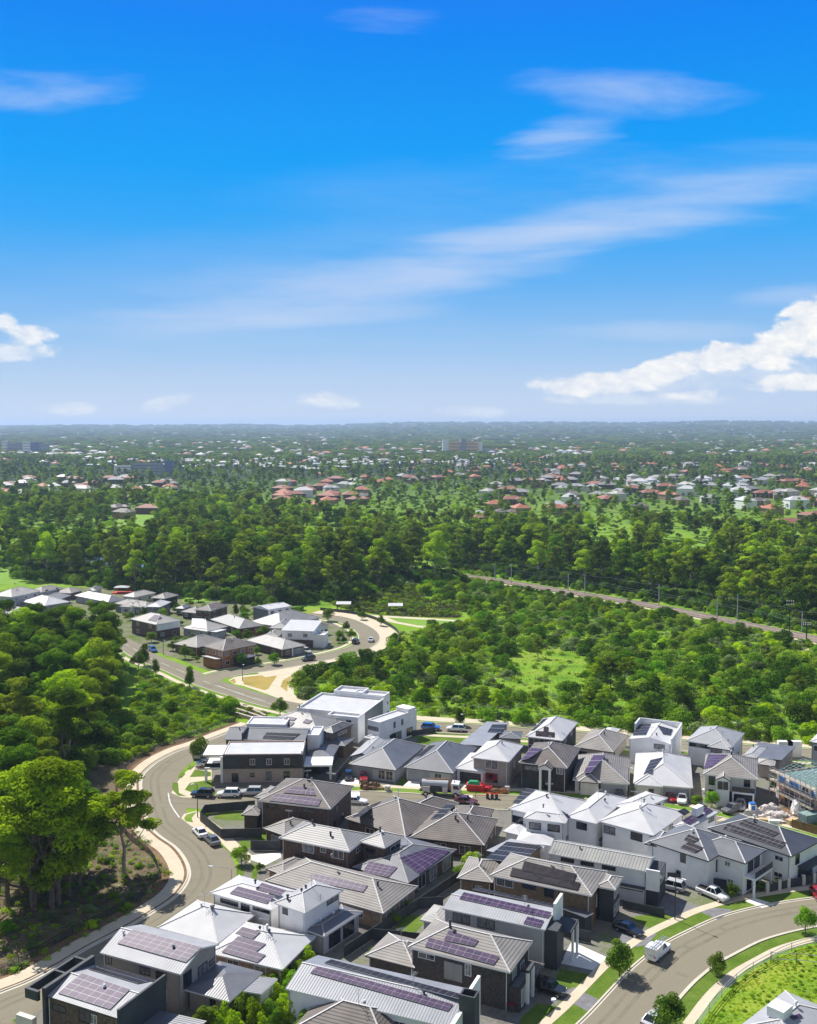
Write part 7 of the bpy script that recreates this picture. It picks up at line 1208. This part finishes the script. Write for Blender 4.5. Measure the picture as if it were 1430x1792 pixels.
# ------------------------------------------------------------------ works street and building site
def single(name, mb, mats, label, cat, group=None, smooth=False):
    xs = [v[0] for v in mb.v]; ys = [v[1] for v in mb.v]; o = mb.build(name, mats, None, Vector(((min(xs)+max(xs))/2, (min(ys)+max(ys))/2, min(v[2] for v in mb.v))), smooth=smooth); return tag(o, label, cat, group)
def group_thing(name, px, label, cat, group=None):
    p = G(px); return empty(name, (p.x, p.y, 0), label, cat, group), p
for p, c in (((z6(930, 604)), 0), (z6(958, 605), 1), (z6(984, 606), 2)):
    r_, g = group_thing('wheelie_bin', p, ('dark wheelie bin at the kerb, nearest the vacuum truck', 'middle dark wheelie bin of the three at the kerb', 'dark wheelie bin at the kerb, farthest from the vacuum truck')[c], 'bin', 'wheelie bins on the works street'); e = Vector((1, 0, 0)); boxat(g, e, .55, .65, .1, 1.0).build('bin_body', 'dark_render', r_, g); boxat(g, e, .62, .72, 1.0, 1.08).build('lid', 'red_light', r_, g)
    for s in (-.25, .25): wm = MB(); wm.bar((g.x+s-.04, g.y-.32, .12), (g.x+s+.04, g.y-.32, .12), .12, 8); wm.build('wheel', 'rubber', r_, g)
for p, lab in ((w8(905, 990), 'yellow-lidded bin by the dark brick house'), (w8(938, 1000), 'red-lidded bin beside the yellow-lidded one')):
    r_, g = group_thing('wheelie_bin', p, lab, 'bin'); e = Vector((1, 0, 0)); boxat(g, e, .55, .65, .1, 1.0).build('bin_body', 'dark_render', r_, g); boxat(g, e, .62, .72, 1.0, 1.08).build('lid', 'paint_red' if 'red-l' in lab else 'yellow', r_, g) if False else boxat(g, e, .62, .72, 1.0, 1.08).build('lid', 'paint_red', r_, g)
mat('tarp_red', (.62, .02, .03), .5, .12, 1.0, bump=.5); mat('skip_green', (.02, .25, .1), .5, .1); mat('plastic_blue', (.03, .15, .5), .5, .08); mat('rubble_pale', (.62, .56, .52), .9, .25, 1.5); mat('tarp_blue', (.03, .22, .62), .45, .1); mat('raw_block', (.5, .33, .27), .9, .15, 1.0); mat('scaffold_board', (.42, .36, .28), .9, .2, 1.5); mat('bare_timber', (.55, .40, .22), .85, .15, 1.5); mat('site_mesh', (.22, .32, .31), .8, .2, 2.0); mat('hi_orange', (.7, .2, .02), .6, .05)
ex = Vector((.98, -.17, 0))
m_ = boxat(G(z6(850, 552)), ex, 2.8, 1.8, 0, 1.3, taper=1.12); o_ = single('skip_bin', m_, 'tarp_red', 'red skip bin heaped with green waste before the pyramid-roofed house', 'skip'); mm = boxat(G(z6(850, 552)), ex, 2.7, 1.7, 1.3, 1.9, taper=.6); x_ = mm.build('waste_heap', 'skip_green', o_, Vector(o_.location))
def lump(name, px, w, d, h, m, label, cat, seed, n=9, ang=0):
    r = random.Random(seed); g = G(px); bm = bmesh.new(); bmesh.ops.create_icosphere(bm, subdivisions=4, radius=1)
    for v in bm.verts:
        k = 1+.22*math.sin(v.co.x*5+seed)+.2*math.sin(v.co.y*7+2*seed)+.16*r.uniform(-1, 1); v.co = Vector((v.co.x*w/2*k, v.co.y*d/2*k, max(-.05, v.co.z*h*k)))
    me = bpy.data.meshes.new(name); bm.to_mesh(me); bm.free(); me.materials.append(MATS[m]); o = bpy.data.objects.new(name, me); COL.objects.link(o); o.location = g; o.rotation_euler.z = ang; return tag(o, label, cat)
lump('covered_pile', z6(905, 556), 3.0, 2.0, 1.2, 'tarp_red', 'bright red tarpaulin thrown over a material pile beside the skip', 'tarpaulin', 3); lump('soil_heap', z6(225, 545), 3.6, 2, 1.3, 'm_soil', 'brown heap of excavated soil left of the driveway kerb', 'heap', 4); lump('soil_heap', z6(1000, 570), 3.2, 1.8, .8, 'm_soil', 'low sandy heap at the right end of the red pile', 'heap', 5)
mb = MB(); g = G(z6(262, 552))
for k in range(9): mb.bar(g+Vector((-1.6, (k % 5)*.3, .15+(k//5)*.28)), g+Vector((1.6, (k % 5)*.3+.1*(k % 2), .15+(k//5)*.28)), .15, 7)
single('log_stack', mb, 'bare_timber', 'stack of yellow-brown logs on the verge by the red hatchback', 'log stack')
for i, p in enumerate((z6(335, 558), z6(1048, 560))): mb = boxat(G(p), ex, 1.0, 1.0, 0, 1.1); single('pallet_bag', mb, 'rubble_pale', ('white bulk bag on the verge next to the logs', 'white bulk bag at the end of the orange fencing')[i], 'bulk bag')
pts = [G(p) for p in (z6(775, 590), z6(860, 598), z6(960, 592), z6(1060, 575))]; r_, g = group_thing('barrier_fence', z6(900, 596), 'orange mesh barrier fence round the dug-up verge', 'fence')
for a, b in zip(pts[:-1], pts[1:]):
    mb = MB(); mb.bar(a, a+Vector((0, 0, 1.1)), .05, 6); mb.build('post', 'dark_steel', r_, g); d = (b-a).normalized(); mb = MB(); [mb.bar(a+Vector((0, 0, z)), b+Vector((0, 0, z)), .025, 4) for z in (.3, .6, .9)]; mb.build('mesh_panel', 'hi_orange', r_, g)
# portable toilet, rubble, skip and unfinished house
r_, g = group_thing('portable_toilet', z7(1070, 652), 'white and blue portable toilet in front of the rubble', 'toilet'); e = Vector((1, 0, 0)); boxat(g, e, 1.15, 1.15, .1, 2.1).build('cabin', 'far_white', r_, g); boxat(g, e, 1.2, 1.2, 2.1, 2.35, taper=.8).build('roof', 'plastic_blue', r_, g); boxat(g-Vector((0, .59, 0)), e, .7, .04, .2, 1.9).build('door', 'plastic_blue', r_, g)
lump('rubble_heap', z7(1150, 655), 7, 4, 1.6, 'rubble_pale', 'pale rubble and wrapping heap in front of the scaffolding', 'rubble', 7); lump('rubble_heap', z7(1225, 680), 6, 3.4, 1.1, 'rubble_pale', 'sandy rubble spread right of the main rubble heap', 'rubble', 8); lump('rubble_heap', z7(1320, 650), 2.6, 2.2, 2.2, 'far_white', 'white plastic wrapped heap beside the green skip', 'heap', 9)
m_ = boxat(G(z7(1390, 690)), Vector((.9, .4, 0)), 3.6, 2.0, 0, 1.7, taper=1.1); single('skip_bin', m_, 'site_mesh', 'teal green skip bin at the corner of the building site', 'skip')
for i, p in enumerate((z7(1140, 690), z7(1190, 700), z7(1260, 690), z7(1110, 640), z7(1290, 705))): mb = boxat(G(p), Vector((.9, -.3+.2*i, 0)), 2.2, 1.0, 0, .5+.12*i); single('timber_stack', mb, ('bare_timber', 'far_white', 'raw_block', 'scaffold_board', 'bare_timber')[i], ('pale timber stack at the rubble edge', 'white wrapped stack before the rubble', 'pallet of pink bricks on the building site', 'grey board stack beside the portable toilet', 'yellow timber stack near the green skip')[i], 'stack')
h = House('unfinished two-storey house in raw block with blue wrap, open roof battens, behind scaffolding', 'unfinished_house', 'house'); q = h.vol(w5(1010, 600), w5(1440, 800), w5(1560, 640), ze=5.6, roof='flat', wall='raw_block', rm='site_mesh', par=.3, ref='u', lv=13)
b, e, out, ln = h.side(q, 'L')
for i, (t, z, w, hh, m) in enumerate(((.5, 4.6, 3.2, 1.6, 'tarp_blue'), (.86, 4.7, 2.0, 1.3, 'tarp_blue'), (.62, 1.6, 3.2, 2.2, 'dark_render'), (.2, 1.5, 2.6, 2.2, 'dark_render'), (.3, 4.4, 1.4, 1.4, 'window_glass'), (.72, 4.4, 1.4, 1.4, 'far_white'), (.12, 4.4, 1.2, 1.3, 'tarp_blue'), (.4, 4.6, 1.0, 1.6, 'far_white'), (.93, 1.5, 1.6, 2.2, 'far_white'), (.8, 1.4, 1.8, 1.2, 'hi_orange'), (.05, 4.6, .9, 2.0, 'far_white'), (.36, 1.5, 2.0, 2.0, 'far_white'))):
    mb = boxat(b+e*ln*t+out*.03, e, w, .05, z-hh/2, z+hh/2); h.part('wrap_panel' if m == 'tarp_blue' else 'opening', mb, m)
mb = MB()
for k in range(14): a = q.P(q.lu*k/13, .1, 5.65); m2 = q.P(q.lu*k/13, q.lv/2, 7.6); c = q.P(q.lu*k/13, q.lv-.1, 5.65); mb.bar(a, m2, .06, 4); mb.bar(m2, c, .06, 4)
for k in range(9): mb.bar(q.P(0, q.lv*k/16, 5.68+1.95*k/8), q.P(q.lu, q.lv*k/16, 5.68+1.95*k/8), .05, 4)
h.part('roof_frame', mb, 'site_mesh')
r_ = empty('scaffolding', q.P(q.lu/2, -1, 0), 'steel scaffolding with timber decks along the unfinished house', 'scaffold'); g = q.P(q.lu/2, -1, 0); nb = 8
for k in range(nb+1):
    for v in (-.5, -1.7): mb = MB(); mb.bar(q.P(q.lu*k/nb, v, 0), q.P(q.lu*k/nb, v, 7.0), .06, 5); mb.build('standard', 'steel', r_, g)
for z in (2.2, 4.2, 6.0):
    mb = MB(); c = [q.P(-.3, -1.75, z), q.P(q.lu+.3, -1.75, z), q.P(q.lu+.3, -.45, z), q.P(-.3, -.45, z)]; c = c if (c[1]-c[0]).cross(c[3]-c[0]).z > 0 else c[::-1]; mb.hexa(c, [v+Vector((0, 0, .08)) for v in c]); mb.build('deck', 'scaffold_board', r_, g)
    for dz in (.5, 1.0): mb = MB(); mb.bar(q.P(-.3, -1.75, z+dz), q.P(q.lu+.3, -1.75, z+dz), .035, 5); mb.build('guard_rail', 'steel', r_, g)
for k in range(0, nb, 2): mb = MB(); mb.bar(q.P(q.lu*k/nb, -1.75, .2), q.P(q.lu*(k+1)/nb, -1.75, 6.5), .035, 5); mb.build('brace', 'steel', r_, g)
for i, (p, m) in enumerate((((w5(1090, 440)), 0), (w5(1185, 440), 1))):
    mb = boxat(G(p, 0), Vector((1, 0, 0)), 3.2, 1.2, 0, 3.6); single('wrapped_pallet', mb, 'far_white', ('plastic wrapped tall pallet stack, closer to the pale ribbed wing', 'plastic wrapped tall pallet stack, closer to the building site')[i], 'pallet')
# ------------------------------------------------------------------ fences, lamps, masts
def fence(name, pix, h_, m, label, world=None, step=2.4, post='dark_steel', cat='fence', solid=True, rails=(), group=None, pickets=0, z=0):
    P = world or [G(p) for p in pix]; g = P[len(P)//2].copy(); r_ = empty(name, g, label, cat, group); mb = MB(); acc = 0; posts = [P[0]]
    for a, b in zip(P[:-1], P[1:]):
        d = b-a
        if d.length < 1e-4: continue
        t = d.normalized()
        if solid: mb.hexa(*[[x+Vector((0, 0, zz)) for x in (a-Vector((-t.y, t.x, 0))*.03, b-Vector((-t.y, t.x, 0))*.03, b+Vector((-t.y, t.x, 0))*.03, a+Vector((-t.y, t.x, 0))*.03)] for zz in (.05, h_)])
        for zz in rails: mb.bar(a+Vector((0, 0, zz)), b+Vector((0, 0, zz)), .045, 4)
        if pickets:
            n = int(d.length/pickets)
            for k in range(n): c = a+d*(k+.5)/max(1, n); mb.bar(c+Vector((0, 0, .12)), c+Vector((0, 0, h_)), .022, 3)
        acc += d.length
        while acc >= step: acc -= step; posts.append(b-t*acc)
    posts.append(P[-1]); mb.build('fence_panel' if solid or pickets else 'rail', m, r_, g)
    for p in posts[:98]: pm = MB(); pm.bar(p, p+Vector((0, 0, h_+.08)), .05, 5); pm.build('post', post, r_, g)
    return r_
fence('pool_fence', None, 1.2, 'dark_steel', 'long black picket fence along the bush side of the curving road', world=fence1, step=3.2, solid=False, rails=(.15, .65, 1.15), pickets=.14)
for pix, lab, hh in (([z2(145, 250), z2(250, 336)[:2], z2(452, 332)], 'dark metal boundary fence bordering the corner lawn', 1.8), ([z2(145, 248), z2(168, 212), z2(290, 200), z2(418, 190)], 'dark metal fence on the street side of the corner lawn', 1.8), ([z2(398, 394), z2(548, 398)], 'short dark fence before the brown brick house', 1.8), ([z3(345, 640), z3(110, 800)], 'black fence between the backyards beside the bright tree', 1.8), ([z3(110, 800), z3(250, 792)], 'black cross fence closing the dark backyard', 1.8), ([z3(110, 800), z2(865, 935)], 'black fence running down from the cross fence', 1.8), ([z2(1010, 845), z2(1240, 868)], 'black fence above the backyard shrub', 1.8),
                     ([z4(560, 645), z4(680, 655), z4(900, 690)], 'dark side fence behind the white pickup', 1.7), ([z4(300, 800), z4(540, 850)], 'dark hedge-like fence in front of the corrugated-roof house', 1.4), ([z3(955, 965), z3(1110, 1000)], 'dark fence beside the white concrete drive', 1.8), ([z6(15, 520), z6(110, 400)], 'dark fence running back from the black hatchback', 1.8), ([z6(440, 240), z6(620, 212)], 'dark hedge fence along the white box house', 1.4), ([w3(1070, 425), w3(1400, 375)], 'grey paling fence in the middle of the further cluster', 1.8), ([z7(1290, 725), z7(1430, 765)], 'brown paling fence beside the charcoal-roofed house', 1.6)): fence('boundary_fence', pix, hh, 'dark_render' if 'paling' not in lab else 'timber', lab, group=None)
for i, t in enumerate((z4(1140, 705), z4(1210, 690), z4(1263, 676), z4(1350, 660), z4(1412, 648))):
    mb = boxat(G(t), Vector((1, 0, 0)), .5, .5, 0, 1.7); single('gate_pier', mb, 'cream_render', 'cream rendered fence pier along the garden by the street bend', 'pier', 'cream fence piers by the street bend')
fence('boundary_fence', [z4(1145, 705), z4(1263, 678), z4(1412, 649), z4(1560, 620)], 1.4, 'dark_render', 'black slat fence between the cream piers')
fence('wire_fence', None, 1.3, 'steel', 'wire post fence along the path round the tall grass field', world=offs(edge5, -12.2)[14:], step=4.5, solid=False, rails=(.4, .8, 1.25), post='steel')
fence('wire_fence', [z4(1160, 1110), z4(1260, 1115), z4(1360, 1120), z4(1500, 1140)], 1.5, 'steel', 'shorter wire fence standing inside the tall grass', step=3.5, solid=False, rails=(.5, 1.4), post='timber')
ww = offs(r3, -10.8)[44:]; fence('retaining_wall', None, 1.2, 'dark_render', 'dark retaining wall round the outside of the loop road', world=ww, step=6, cat='wall')
for i, pix in enumerate(([w1(270, 110), w1(400, 140), w1(520, 180), w1(640, 238)], [w1(255, 140), w1(380, 175), w1(500, 215), w1(610, 252)], [w1(240, 170), w1(350, 205), w1(450, 235), w1(560, 268)])):
    mb = MB(); P = [G(p) for p in pix]; mb.strip(P, .7, .8); single('log_terrace', mb, 'pink_block', ('highest stone terrace edging below the upper road', 'middle stone terrace edging below the upper road', 'lowest stone terrace edging below the upper road')[i], 'terrace')
def lamp(px, h_, arm, label, col='dark_steel'):
    r_, g = group_thing('street_lamp', px, label, 'street lamp'); mb = MB(); mb.bar(g, g+Vector((0, 0, h_)), .1, 7, .06); mb.build('pole', col, r_, g); a = Vector(arm); mb = MB(); mb.bar(g+Vector((0, 0, h_)), g+a+Vector((0, 0, h_+.15)), .04, 6); mb.build('arm', col, r_, g); c = g+a+Vector((0, 0, h_+.12)); d = a.normalized(); boxat(c+d*.25, d, .7, .26, h_+.08, h_+.2).build('lamp_head', 'lamp_clear', r_, g)
lamp((346, 1430), 6.5, (-.6, -.3, 0), 'slender dark lamp post at the side street corner'); lamp((405.5, 1556), 3.4, (-3.2, .6, 0), 'lamp with a long horizontal arm reaching over the curving road', 'steel'); lamp((1291.5, 1314), 6.4, (-.5, .3, 0), 'tall dark lamp post beside the scrub road'); lamp((1099.6, 1394), 6.0, (.3, -.5, 0), 'dark lamp post before the entry-gable house'); lamp((1181, 1609), 6.6, (.8, -.8, 0), 'dark lamp post standing between two driveways on the bend'); lamp((424.5, 1192), 4.9, (.3, -.4, 0), 'lamp post on the dry grass island'); lamp((806, 1275), 3.6, (.2, -.3, 0), 'short lamp post on the footpath by the scrub, near the blue car'); lamp((286, 1146), 4.8, (.4, -.4, 0), 'lamp post on the upper road in the further cluster')
mb = MB(); pts = [G(w3(38, 225), 0)+Vector((k*.9, 0, 0)) for k in range(7)]; pts = [p+Vector((0, 0, 6.5*math.sin(math.pi*(.06+.88*k/6)))) for k, p in enumerate(pts)]
for a, b in zip(pts[:-1], pts[1:]): mb.bar(a, b, .12, 6)
single('entry_arch', mb, 'far_white', 'thin curved white arch standing among the roofs', 'arch')
# railway masts and wires
masts = []
for i, (px, h_) in enumerate(((y5(333, 82), 8), (y5(413, 84), 8), (y5(718, 142), 10), (y5(995, 182), 8), (y5(1088, 198), 9.5), (y6(105, 228), 8), (y6(193, 247), 9), (y6(587, 308), 9.5), (y6(897, 378), 8.5), (y6(1005, 378), 10), (y6(1348, 452), 8))):
    r_, g = group_thing('railway_mast', px, 'steel overhead-wire mast beside the railway', 'mast', 'overhead-wire masts of the railway'); mb = MB(); mb.bar(g, g+Vector((0, 0, h_)), .2, 6, .16); mb.build('pole', 'far_grey', r_, g); mb = MB(); mb.bar(g+Vector((0, 0, h_*.86)), g+Vector((-1.2, -3.4, h_*.92)), .06, 5); mb.bar(g+Vector((0, 0, h_*.7)), g+Vector((-1.2, -3.4, h_*.9)), .05, 5); mb.build('bracket', 'steel', r_, g); masts.append((g, h_))
for i, (px, h_) in enumerate(((y6(1280, 496), 15), (y6(1372, 514), 8))):
    r_, g = group_thing('power_pole', px, ('tall dark timber power pole with white insulators at the railway end', 'short dark pole beside the tall power pole')[i], 'pole'); mb = MB(); mb.bar(g, g+Vector((0, 0, h_)), .22, 7, .15); mb.build('pole', 'dark_steel', r_, g)
    for z in (.94, .86): mb = MB(); mb.bar(g+Vector((-1.3, 0, h_*z)), g+Vector((1.3, 0, h_*z)), .08, 5); mb.build('crossarm', 'timber', r_, g); mb = MB(); [mb.bar(g+Vector((x, 0, h_*z)), g+Vector((x, 0, h_*z+.4)), .12, 6) for x in (-1.1, -.4, .4, 1.1)]; mb.build('insulator', 'far_white', r_, g)
def wire(name, P, h_, label, sag=.6, r=.045):
    mb = MB()
    for a, b in zip(P[:-1], P[1:]):
        q = [a.lerp(b, k/6)+Vector((0, 0, h_-sag*4*(k/6)*(1-k/6))) for k in range(7)]
        for c, d in zip(q[:-1], q[1:]): mb.bar(c, d, r, 4)
    single(name, mb, 'steel', label, 'wire', 'overhead wires of the railway')
rs_ = rail[::6]
for d, hh in ((-2.2, 6.2), (2.2, 6.2), (4.6, 8.6)): wire('overhead_wire', offs(rs_, d), hh, 'overhead wire strung along the railway')
mb = MB(); g = G(w8(1282, 960)); mb.bar(g, g+Vector((0, 0, .9)), .07, 8); mb.bar(g+Vector((0, 0, .9)), g+Vector((0, 0, 1.05)), .4, 10, .32); single('bird_bath', mb, 'lamp_clear', 'small pale bird bath on the shaded front lawn', 'bird bath')
# red playground beyond the cluster
r_, g = group_thing('playground', w2(1020, 132), 'red and yellow playground frame with a shade sail beyond the roofs', 'playground'); mb = boxat(g, Vector((1, 0, 0)), 8, 5, .05, .4); mb.build('base', 'tarp_red', r_, g)
for x in (-3, 3):
    for y in (-2, 2): mb = MB(); mb.bar(g+Vector((x, y, 0)), g+Vector((x, y, 2.7)), .12, 6); mb.build('post', 'hi_orange', r_, g)
boxat(g, Vector((1, 0, 0)), 6.6, 4.6, 2.7, 3.3, taper=.3).build('shade_sail', 'far_grey', r_, g)
# ------------------------------------------------------------------ air
mb = MB(); S_ = 26000; b4 = [Vector((-S_, -S_, -12)), Vector((S_, -S_, -12)), Vector((S_, S_, -12)), Vector((-S_, S_, -12))]; mb.hexa(b4, [Vector((v.x, v.y, 146)) for v in b4])
hz = bpy.data.materials.new('haze_air'); MATS['haze_air'] = hz; NN, LL = nodes(hz); NN.remove(NN['Principled BSDF']); pv = NN.new('ShaderNodeVolumePrincipled'); pv.inputs['Density'].default_value = 8.5e-5; pv.inputs['Color'].default_value = (.56, .74, 1, 1); pv.inputs['Anisotropy'].default_value = .2
LL.new(pv.outputs[0], NN['Material Output'].inputs['Volume']); ho = mb.build('haze', 'haze_air'); tag(ho, kind='stuff')
